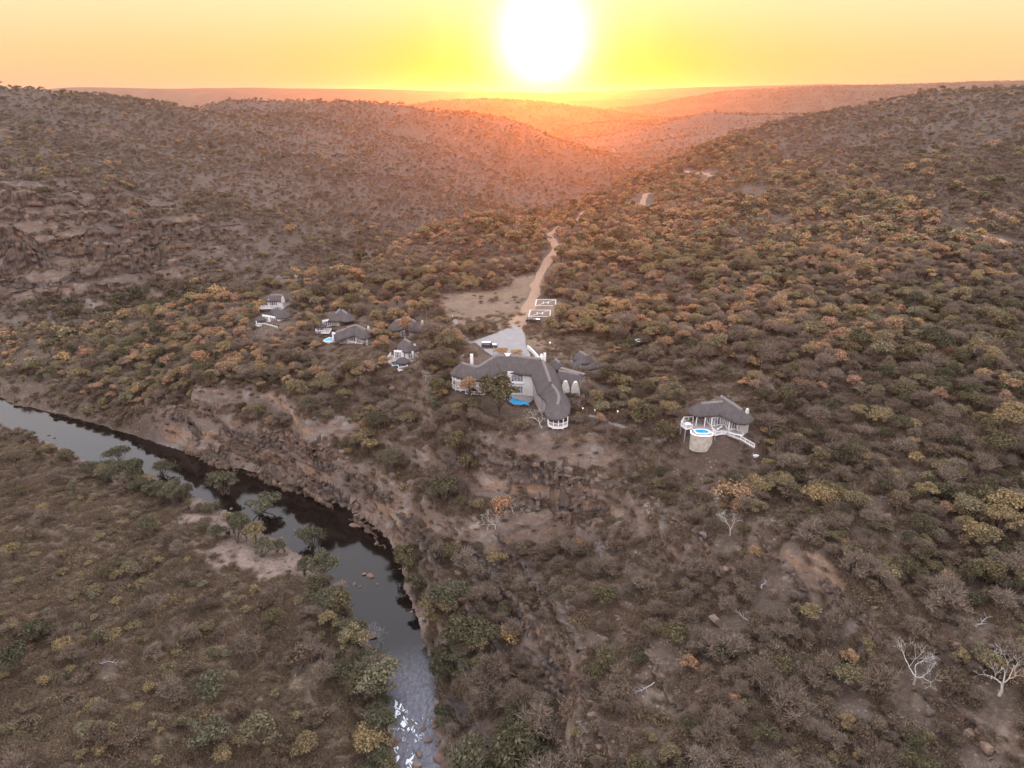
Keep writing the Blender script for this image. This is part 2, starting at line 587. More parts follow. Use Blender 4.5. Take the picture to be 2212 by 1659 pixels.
def ground_at(px, py, near=50.0):
    """first point of the ground on the line of sight through a survey pixel"""
    d = ray(px, py)
    t = np.concatenate([np.arange(near, 400, 0.5), np.arange(400, 2500, 2.0)])
    zs = hz(d[0] * t, d[1] * t)
    k = np.where(d[2] * t <= zs)[0]
    t0 = t[k[0]] if len(k) else 800.0
    return Vector((d[0] * t0, d[1] * t0, float(hz(d[0] * t0, d[1] * t0)[0]) + H))


def project(x, y, z):
    """world (z relative to drone) -> survey pixel and depth"""
    dep = y * CP - z * SP
    up = y * SP + z * CP
    return CX + FPX * x / dep, CY - FPX * up / dep, dep

# ================================================================ large structure: the land
PADS = []                    # filled here so that the land is levelled under each building
for px, py, z, r in [(1550, 905, -75.5, 7.5), (870, 775, -79.6, 5.5), (880, 722, -78.4, 5), (765, 728, -80.5, 6.5), (735, 695, -80.5, 4.5), (590, 685, -82.2, 5.5), (600, 645, -81.1, 5)]:
    p = pt_z(px, py, z)
    FLATS.append((p[0], p[1], r, z))
for px, py, z, r in [(1130, 775, -75.9, 8), (1060, 785, -76.3, 7), (1265, 785, -75.6, 6), (1290, 845, -77.6, 6), (1205, 905, -79.6, 5), (1195, 850, -79.5, 5), (1125, 880, -81.2, 6.5), (1075, 880, -81.2, 6), (1010, 855, -79.9, 6), (1000, 835, -79.5, 4), (1178, 655, -75.0, 6), (1166, 678, -75.0, 6), (1150, 692, -75.0, 5), (1085, 747, -75.0, 12)]:
    p = pt_z(px, py, z)
    FLATS.append((p[0], p[1], r, z))

ZZ, ROCKM, BANK = build_height()


def sand_mask(x, y):
    m = np.zeros_like(x)
    for px, py, r in [(425, 1085, 6), (455, 1115, 8), (505, 1145, 10), (550, 1185, 10), (605, 1185, 9), (640, 1215, 8), (490, 1200, 8), (540, 1225, 6)]:
        p = pt_z(px, py, -109)
        m = np.maximum(m, 1 - sstep(np.hypot(x - p[0], y - p[1]) + 7 * fbm(x, y, 6, 3, 41), r * 0.5, r * 1.1))
    return m


def clear_mask(x, y):
    """bare trodden ground round the track"""
    m = np.zeros_like(x)
    for px, py, z, r in [(1040, 690, -75, 17), (1080, 660, -75, 15), (1110, 630, -75, 14), (1190, 665, -75, 11), (1010, 650, -76, 14), (1150, 740, -75, 9), (1150, 600, -74, 10), (1060, 700, -75, 12)]:
        p = pt_z(px, py, z)
        m = np.maximum(m, 1 - sstep(np.hypot(x - p[0], y - p[1]) + 7 * fbm(x, y, 14, 3, 43), r * 0.6, r * 1.15))
    return m


def build_terrain_material():
    m, t = new_mat('earth')
    g = N(t, 'ShaderNodeNewGeometry')
    pos = g.outputs['Position']
    sep = N(t, 'ShaderNodeSeparateXYZ')
    L(t, pos, sep.inputs[0])

    def attr(n):
        a = N(t, 'ShaderNodeAttribute', attribute_name=n)
        return a.outputs['Fac']
    n1 = noise(t, 0.035, 5, 0.6, pos)
    n2 = noise(t, 0.22, 6, 0.65, pos)
    n3 = noise(t, 1.1, 5, 0.7, pos)
    n4 = noise(t, 3.0, 3, 0.7, pos)
    soil = ramp(t, n3, [(0.28, (0.050, 0.036, 0.029)), (0.5, (0.092, 0.067, 0.052)), (0.72, (0.15, 0.112, 0.088))])
    grass = ramp(t, n3, [(0.25, (0.105, 0.08, 0.05)), (0.5, (0.165, 0.125, 0.075)), (0.75, (0.24, 0.185, 0.115))])
    f = ramp(t, n2, [(0.42, 0.0), (0.58, 1.0)])
    meadow = math_node(t, 'MULTIPLY_ADD', attr('meadow'), 0.75)
    meadow.node.inputs[2].default_value = 0.25
    ground = mix(t, math_node(t, 'MULTIPLY', f, meadow), soil, grass)
    litter = ramp(t, n4, [(0.3, (0.055, 0.042, 0.034)), (0.7, (0.125, 0.09, 0.07))])
    f2 = ramp(t, n1, [(0.4, 0.0), (0.6, 0.75)])
    ground = mix(t, f2, ground, litter)
    # loose stones
    vo = N(t, 'ShaderNodeTexVoronoi', feature='F1')
    vo.inputs['Scale'].default_value = 1.1
    L(t, pos, vo.inputs['Vector'])
    stone = math_node(t, 'LESS_THAN', vo.outputs['Distance'], 0.27)
    sm = math_node(t, 'MULTIPLY', stone, ramp(t, n2, [(0.45, 0.0), (0.62, 0.9)]))
    vog = N(t, 'ShaderNodeSeparateColor')
    L(t, vo.outputs['Color'], vog.inputs[0])
    sc = mix(t, vog.outputs[0], (0.20, 0.135, 0.115), (0.30, 0.245, 0.22))
    ground = mix(t, sm, ground, sc)
    ground = mix(t, attr('farside'), ground, ramp(t, n3, [(0.3, (0.062, 0.049, 0.041)), (0.7, (0.14, 0.108, 0.088))]))
    sand = ramp(t, n3, [(0.25, (0.13, 0.095, 0.078)), (0.5, (0.215, 0.16, 0.132)), (0.7, (0.28, 0.21, 0.175))])
    ground = mix(t, math_node(t, 'MULTIPLY', attr('sand'), ramp(t, n2, [(0.36, 0.25), (0.52, 1.0)])), ground, sand)
    bare = ramp(t, n3, [(0.3, (0.15, 0.105, 0.075)), (0.7, (0.245, 0.18, 0.125))])
    ground = mix(t, math_node(t, 'MULTIPLY', attr('bare'), ramp(t, n2, [(0.3, 0.45), (0.6, 0.95)])), ground, bare)
    # bedded sandstone with upright joints
    mp = N(t, 'ShaderNodeMapping')
    mp.inputs['Scale'].default_value = (1, 1, 2.2)
    wob = N(t, 'ShaderNodeVectorMath', operation='ADD')
    nn = N(t, 'ShaderNodeTexNoise')
    nn.inputs['Scale'].default_value = 0.25
    L(t, pos, nn.inputs['Vector'])
    sc3 = N(t, 'ShaderNodeVectorMath', operation='SCALE')
    L(t, nn.outputs['Color'], sc3.inputs[0])
    sc3.inputs['Scale'].default_value = 3.5
    L(t, pos, wob.inputs[0])
    L(t, sc3.outputs[0], wob.inputs[1])
    L(t, wob.outputs[0], mp.inputs[0])
    ve = N(t, 'ShaderNodeTexVoronoi', feature='DISTANCE_TO_EDGE')
    ve.inputs['Scale'].default_value = 0.42
    L(t, mp.outputs[0], ve.inputs['Vector'])
    vc = N(t, 'ShaderNodeTexVoronoi', feature='F1')
    vc.inputs['Scale'].default_value = 0.42
    L(t, mp.outputs[0], vc.inputs['Vector'])
    crack = ramp(t, ve.outputs['Distance'], [(0.0, 0.5), (0.035, 1.0)])
    zz = N(t, 'ShaderNodeCombineXYZ')
    L(t, math_node(t, 'MULTIPLY', sep.outputs[0], 0.02), zz.inputs[0])
    L(t, math_node(t, 'MULTIPLY', sep.outputs[1], 0.02), zz.inputs[1])
    L(t, math_node(t, 'MULTIPLY', sep.outputs[2], 0.30), zz.inputs[2])
    strata = noise(t, 1.0, 5, 0.65, zz.outputs[0], 0.3)
    rock = ramp(t, strata, [(0.25, (0.101, 0.074, 0.062)), (0.42, (0.195, 0.129, 0.090)), (0.5, (0.164, 0.129, 0.113)), (0.6, (0.257, 0.160, 0.098)), (0.75, (0.211, 0.176, 0.152))])
    vcg = N(t, 'ShaderNodeSeparateColor')
    L(t, vc.outputs['Color'], vcg.inputs[0])
    blockc = mix(t, 0.5, rock, ramp(t, vcg.outputs[0], [(0, 0.25), (1, 0.75)]), 'SOFT_LIGHT')
    lich = ramp(t, n2, [(0.52, 0.0), (0.68, 0.65)])
    rockc = mix(t, lich, blockc, (0.28, 0.275, 0.25))
    rockc = mix(t, ramp(t, n1, [(0.5, 0.0), (0.62, 0.6)]), rockc, (0.12, 0.10, 0.092))
    cj = mix(t, crack, (0.07, 0.052, 0.045), rockc)
    sepn = N(t, 'ShaderNodeSeparateXYZ')
    L(t, g.outputs['Normal'], sepn.inputs[0])
    steep = ramp(t, sepn.outputs[2], [(0.62, 1.0), (0.86, 0.0)])
    rk = math_node(t, 'MULTIPLY', math_node(t, 'MAXIMUM', math_node(t, 'MULTIPLY', steep, attr('rock')), math_node(t, 'MULTIPLY', attr('wetrock'), 1.0)), ramp(t, n2, [(0.28, 0.35), (0.45, 1.0)]), True)
    flatrock = math_node(t, 'MULTIPLY', attr('rock'), ramp(t, n2, [(0.5, 0.0), (0.6, 0.6)]))
    ground = mix(t, flatrock, ground, rockc)
    col = mix(t, rk, ground, cj)
    h1 = bump(t, n3, 0.8, 0.5)
    h2 = bump(t, n4, 0.6, 0.2, h1)
    hk = math_node(t, 'MULTIPLY', crack, rk)
    h3 = bump(t, hk, 0.9, 0.6, h2)
    h4 = bump(t, noise(t, 0.6, 4, .7, pos), 0.5, 0.8, h2)
    finish(t, principled(t, col, 0.95, 0.15, h4).outputs[0])
    return m


def build_terrain():
    ny, nx = XX.shape
    V = np.stack([XX.ravel(), YY.ravel(), (ZZ + H).ravel()], 1)
    idx = np.arange(ny * nx).reshape(ny, nx)
    F = np.stack([idx[:-1, :-1], idx[:-1, 1:], idx[1:, 1:], idx[1:, :-1]], -1).reshape(-1, 4)
    me = np_mesh('ground', V, F, [build_terrain_material()], smooth=False)
    me.polygons.foreach_set('use_smooth', np.ones(len(F), bool))
    _dr, _wr, _sr = poly_dist(XX, YY, RCL)
    MEADOW = ((_sr < 0) & (YY < 300) & (XX < 30)) * sstep(_dr - _wr, 4, 18)
    wet = (1 - sstep(BANK, 0.5, 6.0)) * sstep(fbm(XX, YY, 14, 3, 71), -0.12, 0.1)
    for n, a in (('rock', ROCKM), ('sand', sand_mask(XX, YY)), ('bare', clear_mask(XX, YY)), ('wetrock', wet), ('meadow', MEADOW), ('farside', sstep(YY, 300, 420) * 0.85)):
        at = me.attributes.new(n, 'FLOAT', 'POINT')
        at.data.foreach_set('value', a.ravel().astype(np.float32))
    o = link('ground', me)
    tag(o, kind='structure')
    return o


build_terrain()


def mound(name, sil, dist, depth, base, seed, mat, rough=6.0, res=1.0, back=1.4):
    """a far ridge: crest through the surveyed points, falling away in front and behind"""
    P = np.array([pt_d(px, py, dist) for px, py in sil])
    x0, x1 = P[0, 0] - depth, P[-1, 0] + depth
    xs = np.linspace(x0, x1, int(220 * res))
    cz = np.interp(xs, P[:, 0], P[:, 2])
    cz = np.where(xs < P[0, 0], base + (P[0, 2] - base) * np.clip(1 - (P[0, 0] - xs) / depth, 0, 1) ** .7, cz)
    cz = np.where(xs > P[-1, 0], base + (P[-1, 2] - base) * np.clip(1 - (xs - P[-1, 0]) / depth, 0, 1) ** .7, cz)
    k = np.ones(9) / 9
    cz = np.convolve(np.pad(cz, 4, 'edge'), k, 'valid')
    ts = np.linspace(-1, back, int(70 * res))
    X, T = np.meshgrid(xs, ts)
    Y = dist + T * depth + depth * 0.3 * fbm(X, X * 0, depth * 0.8, 3, seed)
    prof = np.where(T < 0, 0.5 + 0.5 * np.cos(np.pi * np.clip(-T, 0, 1)), 0.5 + 0.5 * np.cos(np.pi * np.clip(T / back, 0, 1)))
    prof = prof ** 0.85
    Zr = base + (cz[None, :] - base) * prof
    inner = (1 - np.abs(T) / 1.4).clip(0, 1)
    Zr = Zr + rough * fbm(X, Y, depth * 0.35, 5, seed + 1) * inner * np.clip(np.abs(T) * 3, 0.25, 1) * 2
    V = np.stack([X.ravel(), Y.ravel(), Zr.ravel() + H], 1)
    ny, nx = X.shape
    idx = np.arange(ny * nx).reshape(ny, nx)
    F = np.stack([idx[:-1, :-1], idx[:-1, 1:], idx[1:, 1:], idx[1:, :-1]], -1).reshape(-1, 4)
    o = link(name, np_mesh(name, V, F, [mat], smooth=True))
    tag(o, kind='structure')
    return X, Y, Zr


def far_material():
    m, t = new_mat('far_bush')
    g = N(t, 'ShaderNodeNewGeometry')
    n1 = noise(t, 0.012, 6, 0.7, g.outputs['Position'])
    n2 = noise(t, 0.07, 4, 0.7, g.outputs['Position'])
    a = ramp(t, n2, [(0.35, (0.035, 0.030, 0.026)), (0.5, (0.070, 0.056, 0.045)), (0.65, (0.12, 0.092, 0.07))])
    b = mix(t, ramp(t, n1, [(0.45, 0), (0.6, 0.5)]), a, (0.16, 0.12, 0.09))
    finish(t, principled(t, b, 1.0, 0.0).outputs[0])
    return m


FARM = far_material()
HILLS = []
HILLS.append(mound('near_hill', [(860, 232), (950, 219), (1060, 215), (1180, 222), (1290, 236), (1360, 250)], 2300, 700, -150, 101, FARM, 10))
HILLS.append(mound('valley_hill', [(1180, 300), (1280, 268), (1420, 262), (1540, 250), (1620, 246), (1720, 252), (1800, 262)], 1750, 330, -130, 103, FARM, 7))
HILLS.append(mound('long_hill', [(1290, 240), (1400, 228), (1500, 213), (1600, 197), (1720, 189), (1900, 184), (2100, 179), (2250, 174), (2400, 170)], 2900, 800, -160, 105, FARM, 8, 1.4))
mound('plain_ridge', [(1100, 222), (1250, 217), (1400, 212), (1560, 208), (1750, 212)], 4300, 800, -175, 107, FARM, 6)
mound('distant_range', [(40, 199), (100, 191), (140, 187.5), (240, 189), (340, 191.5), (450, 189.5), (560, 189), (640, 191), (760, 192), (900, 195), (1060, 199), (1180, 201)], 5400, 1000, -190, 109, FARM, 6, 1.4)
mound('distant_range', [(1150, 203), (1250, 199), (1350, 195), (1450, 190), (1560, 187), (1680, 184), (1800, 181), (1900, 184)], 5700, 1000, -190, 111, FARM, 6, 1.2)


# ---------------------------------------------------------------- water
def water_material():
    m, t = new_mat('river_water')
    g = N(t, 'ShaderNodeNewGeometry')
    sep = N(t, 'ShaderNodeSeparateXYZ')
    L(t, g.outputs['Position'], sep.inputs[0])
    mp = N(t, 'ShaderNodeMapping')
    mp.inputs['Scale'].default_value = (1.0, 0.55, 1)
    mp.inputs['Rotation'].default_value = (0, 0, R(-12))
    L(t, g.outputs['Position'], mp.inputs[0])
    n = noise(t, 1.6, 4, 0.6, mp.outputs[0], 0.6)
    nb = noise(t, 0.22, 3, 0.6, mp.outputs[0], 0.6)
    riff = N(t, 'ShaderNodeAttribute', attribute_name='riffle').outputs['Fac']
    st = N(t, 'ShaderNodeMapRange')
    L(t, riff, st.inputs[0])
    st.inputs[3].default_value = 0.05
    st.inputs[4].default_value = 0.55
    b = N(t, 'ShaderNodeBump')
    L(t, st.outputs[0], b.inputs['Strength'])
    b.inputs['Distance'].default_value = 0.12
    L(t, n, b.inputs['Height'])
    b2 = bump(t, nb, 0.03, 0.3, b.outputs[0])
    col = mix(t, riff, (0.008, 0.006, 0.005), ramp(t, n, [(0.35, (0.05, 0.05, 0.062)), (0.65, (0.125, 0.124, 0.148))]))  # pale blue-grey in the riffles stands in for missing sky reflection
    p = principled(t, col, 0.06, 0.5, b2)
    p.inputs['IOR'].default_value = 1.36
    rg = N(t, 'ShaderNodeMapRange')
    L(t, riff, rg.inputs[0])
    rg.inputs[3].default_value = 0.05
    rg.inputs[4].default_value = 0.3
    L(t, rg.outputs[0], p.inputs['Roughness'])
    finish(t, p.outputs[0])
    return m


def build_river():
    P = resample(RC, 3.0)
    V, A, F = [], [], []
    nu = 13
    for i, (x, y, w) in enumerate(P):
        a = P[min(i + 1, len(P) - 1)][:2] - P[max(i - 1, 0)][:2]
        a = a / (np.hypot(*a) + 1e-9)
        nrm = np.array([a[1], -a[0]])
        hw = w + 5.0
        for j in range(nu):
            u = -1 + 2 * j / (nu - 1)
            V.append((x + nrm[0] * u * hw, y + nrm[1] * u * hw, WZ + H))
            r = float(sstep(np.array(118.0 - y), 0, 14)) if y < 260 else 0.25
            A.append(r)
    for i in range(len(P) - 1):
        for j in range(nu - 1):
            q = i * nu + j
            F.append((q, q + 1, q + 1 + nu, q + nu))
    me = np_mesh('river', V, np.array(F), [water_material()], smooth=True)
    at = me.attributes.new('riffle', 'FLOAT', 'POINT')
    at.data.foreach_set('value', np.array(A, np.float32))
    o = link('river', me)
    tag(o, kind='structure')


build_river()


# ---------------------------------------------------------------- roads, paths, forecourt (draped sheets just above the ground)
def strip(name, P, mat, lift, width_noise=0.25, seed=1, nu=7):
    Q = resample(P, 0.8)
    V, F = [], []
    for i, (x, y, w) in enumerate(Q):
        a = Q[min(i + 1, len(Q) - 1)][:2] - Q[max(i - 1, 0)][:2]
        a = a / (np.hypot(*a) + 1e-9)
        for j in range(nu):
            u = -1 + 2 * j / (nu - 1)
            ww = w * (1 + width_noise * 2 * float(vnoise(np.array(i * 0.12), np.array(float(seed + (j > nu // 2) * 9)), seed)))
            V.append((x + a[1] * u * ww, y - a[0] * u * ww, 0))
    V = np.array(V)
    V[:, 2] = hz(V[:, 0], V[:, 1]) + H + lift
    edge = np.arange(len(V)) % nu
    V[(edge == 0) | (edge == nu - 1), 2] -= lift * 1.3
    for i in range(len(Q) - 1):
        for j in range(nu - 1):
            q = i * nu + j
            F.append((q, q + 1, q + 1 + nu, q + nu))
    o = link(name, np_mesh(name, V, np.array(F), [mat], smooth=True))
    tag(o, kind='structure')
    return o


def ground_mat(name, lo, hi, scale=0.8):
    m, t = new_mat(name)
    g = N(t, 'ShaderNodeNewGeometry')
    n1 = noise(t, scale, 6, 0.7, g.outputs['Position'])
    n2 = noise(t, scale * 5, 3, 0.7, g.outputs['Position'])
    c = ramp(t, n1, [(0.3, lo), (0.7, hi)])
    c = mix(t, 0.25, c, ramp(t, n2, [(0.3, lo), (0.7, hi)]))
    finish(t, principled(t, c, 0.95, 0.1, bump(t, n2, 0.5, 0.1)).outputs[0])
    return m


M_TRACK = ground_mat('track_sand', (0.21, 0.135, 0.092), (0.34, 0.235, 0.165))
M_PAVE = ground_mat('forecourt_gravel', (0.20, 0.19, 0.188), (0.29, 0.275, 0.27), 0.5)
M_PATH = ground_mat('path_paving', (0.16, 0.14, 0.125), (0.25, 0.225, 0.205), 1.5)
strip('track', TRACK, M_TRACK, 0.16, 0.3, 3)
strip('track', TRACK2, M_TRACK, 0.25, 0.3, 5)
strip('track', TRACK3, M_TRACK, 0.25, 0.3, 7)
strip('path', PATH1, M_PATH, 0.14, 0.15, 9, 5)
strip('path', PATH2, M_PATH, 0.14, 0.15, 11, 5)
strip('path', PATH3, M_PATH, 0.10, 0.06, 13, 5)


def build_lot():
    lo, hi = LOT.min(0), LOT.max(0)
    gx, gy = np.arange(lo[0], hi[0], 0.25), np.arange(lo[1], hi[1], 0.25)
    X, Y = np.meshgrid(gx, gy)
    w = 0.5
    inside = in_poly(X + w * fbm(X, Y, 5, 2, 5), Y + w * fbm(X, Y, 5, 2, 8), LOT)
    ny, nx = X.shape
    idx = np.arange(ny * nx).reshape(ny, nx)
    c = inside[:-1, :-1] & inside[:-1, 1:] & inside[1:, 1:] & inside[1:, :-1]
    F = np.stack([idx[:-1, :-1], idx[:-1, 1:], idx[1:, 1:], idx[1:, :-1]], -1)[c]
    used = np.unique(F)
    re = -np.ones(ny * nx, int)
    re[used] = np.arange(len(used))
    Z = hz(X.ravel(), Y.ravel()) + H + 0.20
    V = np.stack([X.ravel(), Y.ravel(), Z], 1)[used]
    o = link('forecourt', np_mesh('forecourt', V, re[F], [M_PAVE], smooth=True))
    tag(o, kind='structure')


build_lot()


# lines of the rock faces (built further down; planting keeps clear of them)
NEAR_WALLS = [([(395, 982), (480, 1015), (560, 1038), (640, 1072), (720, 1108), (790, 1145), (845, 1185)], 7.5, 1.5), ([(330, 905), (420, 935), (520, 975), (610, 1015), (700, 1058), (780, 1100)], 5.0, 1.3),
              ([(380, 885), (480, 925), (580, 965), (680, 1010), (760, 1050)], 4.0, 1.2), ([(620, 960), (720, 1000), (800, 1050), (850, 1085)], 3.5, 1.1),
              ([(870, 1130), (905, 1190), (940, 1240), (985, 1310), (1040, 1390), (1105, 1470)], 6.0, 1.2), ([(955, 1120), (1010, 1190), (1065, 1260), (1110, 1320), (1160, 1395), (1220, 1480), (1290, 1580), (1350, 1660)], 5.5, 1.1),
              ([(1030, 1120), (1090, 1190), (1150, 1260), (1200, 1330), (1260, 1410)], 3.0, 1.0), ([(940, 1500), (1000, 1560), (1060, 1640)], 2.5, .9),
              ([(960, 985), (1040, 1010), (1120, 1040), (1190, 1048), (1260, 1045), (1330, 1050)], 5.0, 1.5), ([(1080, 1085), (1150, 1105), (1215, 1125), (1275, 1128), (1310, 1095)], 7.5, 1.5),
              ([(1390, 1085), (1440, 1115), (1490, 1155), (1530, 1195), (1560, 1250)], 2.6, .9), ([(1640, 1150), (1680, 1205), (1720, 1250), (1745, 1290)], 1.6, .7), ([(1785, 1260), (1830, 1305), (1870, 1350), (1915, 1400)], 1.8, .8),
              ([(1970, 1490), (2050, 1530), (2110, 1570), (2150, 1640)], 1.5, .7), ([(1330, 1330), (1380, 1390), (1420, 1450), (1470, 1540)], 1.4, .7)]
FAR_WALLS = []
for i, (y0, x1, hg) in enumerate([(660, 340, 8), (628, 430, 9), (598, 470, 10), (566, 480, 9), (538, 520, 8), (508, 560, 8), (478, 520, 6), (446, 380, 7), (415, 330, 5)]):
    rr_ = np.random.default_rng(700 + i)
    k_ = .12 if y0 > 590 else (.05 if y0 > 520 else -.02)
    x0_ = -160 + (0 if i != 5 else 330)
    FAR_WALLS.append(([(px, y0 - k_ * px + rr_.normal() * 4) for px in np.linspace(x0_, x1, 9)], hg))
WALL_LINES = [(np.array([[*ground_at(px, py)[:2]] for px, py in w[0]]), 2.4) for w in NEAR_WALLS] + [(np.array([[*ground_at(px, py)[:2]] for px, py in w[0]]), 4.5) for w in FAR_WALLS]


# ---------------------------------------------------------------- air
def build_haze():
    m, t = new_mat('haze')
    v = N(t, 'ShaderNodeVolumePrincipled')
    v.inputs['Color'].default_value = (0.98, 0.85, 0.78, 1)
    v.inputs['Density'].default_value = HAZE_DENSITY
    v.inputs['Anisotropy'].default_value = HAZE_G
    out = N(t, 'ShaderNodeOutputMaterial')
    L(t, v.outputs[0], out.inputs['Volume'])
    x0, x1, y0, y1, z0, z1 = -9600, 9600, -1500, 11500, -420 + H, 95 + H
    V = [(x, y, z) for z in (z0, z1) for y in (y0, y1) for x in (x0, x1)]
    F = [(0, 2, 3, 1), (4, 5, 7, 6), (0, 1, 5, 4), (2, 6, 7, 3), (0, 4, 6, 2), (1, 3, 7, 5)]
    o = link('haze', np_mesh('haze', V, F, [m]))
    tag(o, kind='stuff')


HAZE_DENSITY = 0.00009
HAZE_G = 0.84
build_haze()

# ================================================================ vegetation and rocks
def leaf_material(name, stops, trans=0.42, leafvar=0.5):
    """stops: colours picked per plant; each leaf varies a little"""
    m, t = new_mat(name)
    oi = N(t, 'ShaderNodeObjectInfo')
    g = N(t, 'ShaderNodeNewGeometry')
    c = ramp(t, oi.outputs['Random'], stops)
    lv = ramp(t, g.outputs['Random Per Island'], [(0, 1 - leafvar), (1, 1 + leafvar)])
    c = mix(t, 1.0, c, lv, 'MULTIPLY')
    d = N(t, 'ShaderNodeBsdfDiffuse')
    L(t, c, d.inputs[0])
    tr = N(t, 'ShaderNodeBsdfTranslucent')
    L(t, c, tr.inputs[0])
    ms = N(t, 'ShaderNodeMixShader')
    ms.inputs[0].default_value = trans
    L(t, d.outputs[0], ms.inputs[1])
    L(t, tr.outputs[0], ms.inputs[2])
    finish(t, ms.outputs[0])
    return m


M_GREEN = leaf_material('olive_leaves', [(0.0, (0.187, 0.161, 0.101)), (0.35, (0.244, 0.197, 0.114)), (0.7, (0.310, 0.230, 0.123)), (1.0, (0.212, 0.199, 0.131))])
M_DARK = leaf_material('dark_leaves', [(0.0, (0.092, 0.090, 0.058)), (0.5, (0.130, 0.113, 0.066)), (1.0, (0.169, 0.136, 0.078))])
M_AUTUMN = leaf_material('autumn_leaves', [(0.0, (0.438, 0.252, 0.144)), (0.4, (0.381, 0.244, 0.160)), (0.7, (0.454, 0.304, 0.147)), (1.0, (0.344, 0.232, 0.174))])
M_BROWN = leaf_material('dry_leaves', [(0.0, (0.151, 0.108, 0.075)), (0.5, (0.190, 0.137, 0.093)), (1.0, (0.221, 0.167, 0.113))])
M_TWIG = leaf_material('grey_twigs', [(0.0, (0.151, 0.118, 0.094)), (0.5, (0.193, 0.152, 0.123)), (1.0, (0.229, 0.186, 0.155))], 0.1, 0.4)
M_WILLOW = leaf_material('grey_green_leaves', [(0.0, (0.115, 0.112, 0.068)), (0.5, (0.150, 0.142, 0.088)), (1.0, (0.095, 0.096, 0.056))])
M_GRASS = leaf_material('dry_grass', [(0.0, (0.169, 0.116, 0.083)), (0.5, (0.220, 0.157, 0.113)), (1.0, (0.140, 0.109, 0.075))], 0.3, 0.35)
M_BARK = simple_mat('bark', (0.105, 0.082, 0.066), 0.95, 0.1, 0.3, 3.0, 0.4)
M_WHITEBARK = simple_mat('white_bark', (0.45, 0.42, 0.365), 0.85, 0.2, 0.15, 2.0, 0.2)
M_GREYBARK = simple_mat('dead_wood', (0.27, 0.25, 0.245), 0.9, 0.15, 0.25, 3.0, 0.3)


class MB:
    """collects vertices and faces for one mesh"""

    def __init__(self):
        self.v, self.f, self.m, self.n = [], [], [], 0

    def add(self, v, f, m=0):
        v = np.asarray(v, float).reshape(-1, 3)
        for q in f:
            self.f.append([int(i) + self.n for i in q])
            self.m.append(m)
        self.v.append(v)
        self.n += len(v)
        return self

    def mesh(self, name, mats, smooth=False):
        me = np_mesh(name, np.concatenate(self.v), self.f, mats, self.m, smooth)
        return me


def tube(mb, pts, radii, sides=5, m=0, cap=True):
    pts = [np.asarray(p, float) for p in pts]
    n = len(pts)
    V = []
    for i, p in enumerate(pts):
        d = pts[min(i + 1, n - 1)] - pts[max(i - 1, 0)]
        d = d / (np.linalg.norm(d) + 1e-9)
        a = np.cross(d, [0.0, 0.0, 1.0] if abs(d[2]) < 0.9 else [1.0, 0.0, 0.0])
        a /= np.linalg.norm(a) + 1e-9
        b = np.cross(d, a)
        for k in range(sides):
            t = 2 * math.pi * k / sides
            V.append(p + radii[i] * (a * math.cos(t) + b * math.sin(t)))
    F = []
    for i in range(n - 1):
        for k in range(sides):
            k2 = (k + 1) % sides
            F.append((i * sides + k, i * sides + k2, (i + 1) * sides + k2, (i + 1) * sides + k))
    if cap:
        F.append(tuple(range(sides - 1, -1, -1)))
        F.append(tuple((n - 1) * sides + k for k in range(sides)))
    mb.add(V, F, m)


def rand_dirs(r, n):
    v = r.normal(size=(n, 3))
    return v / np.linalg.norm(v, axis=1)[:, None]


def leaf_quads(r, pos, out, size, spread=0.8):
    """small rhombic leaf clumps at pos, facing roughly outward"""
    n = len(pos)
    d = out + spread * rand_dirs(r, n)
    d /= np.linalg.norm(d, axis=1)[:, None] + 1e-9
    a = np.cross(d, rand_dirs(r, n))
    a /= np.linalg.norm(a, axis=1)[:, None] + 1e-9
    b = np.cross(d, a)
    s = size * r.uniform(0.55, 1.45, n)[:, None]
    V = np.empty((n, 4, 3))
    V[:, 0] = pos - a * s
    V[:, 1] = pos + b * s * 0.6
    V[:, 2] = pos + a * s
    V[:, 3] = pos - b * s * 0.6 + d * s * 0.25
    return V.reshape(-1, 3), np.arange(n * 4).reshape(n, 4)


def twig_tris(r, base, tip, w):
    n = len(base)
    d = tip - base
    a = np.cross(d, rand_dirs(r, n))
    a /= np.linalg.norm(a, axis=1)[:, None] + 1e-9
    V = np.empty((n, 3, 3))
    V[:, 0], V[:, 1], V[:, 2] = base - a * w, base + a * w, tip
    return V.reshape(-1, 3), np.arange(n * 3).reshape(n, 3)


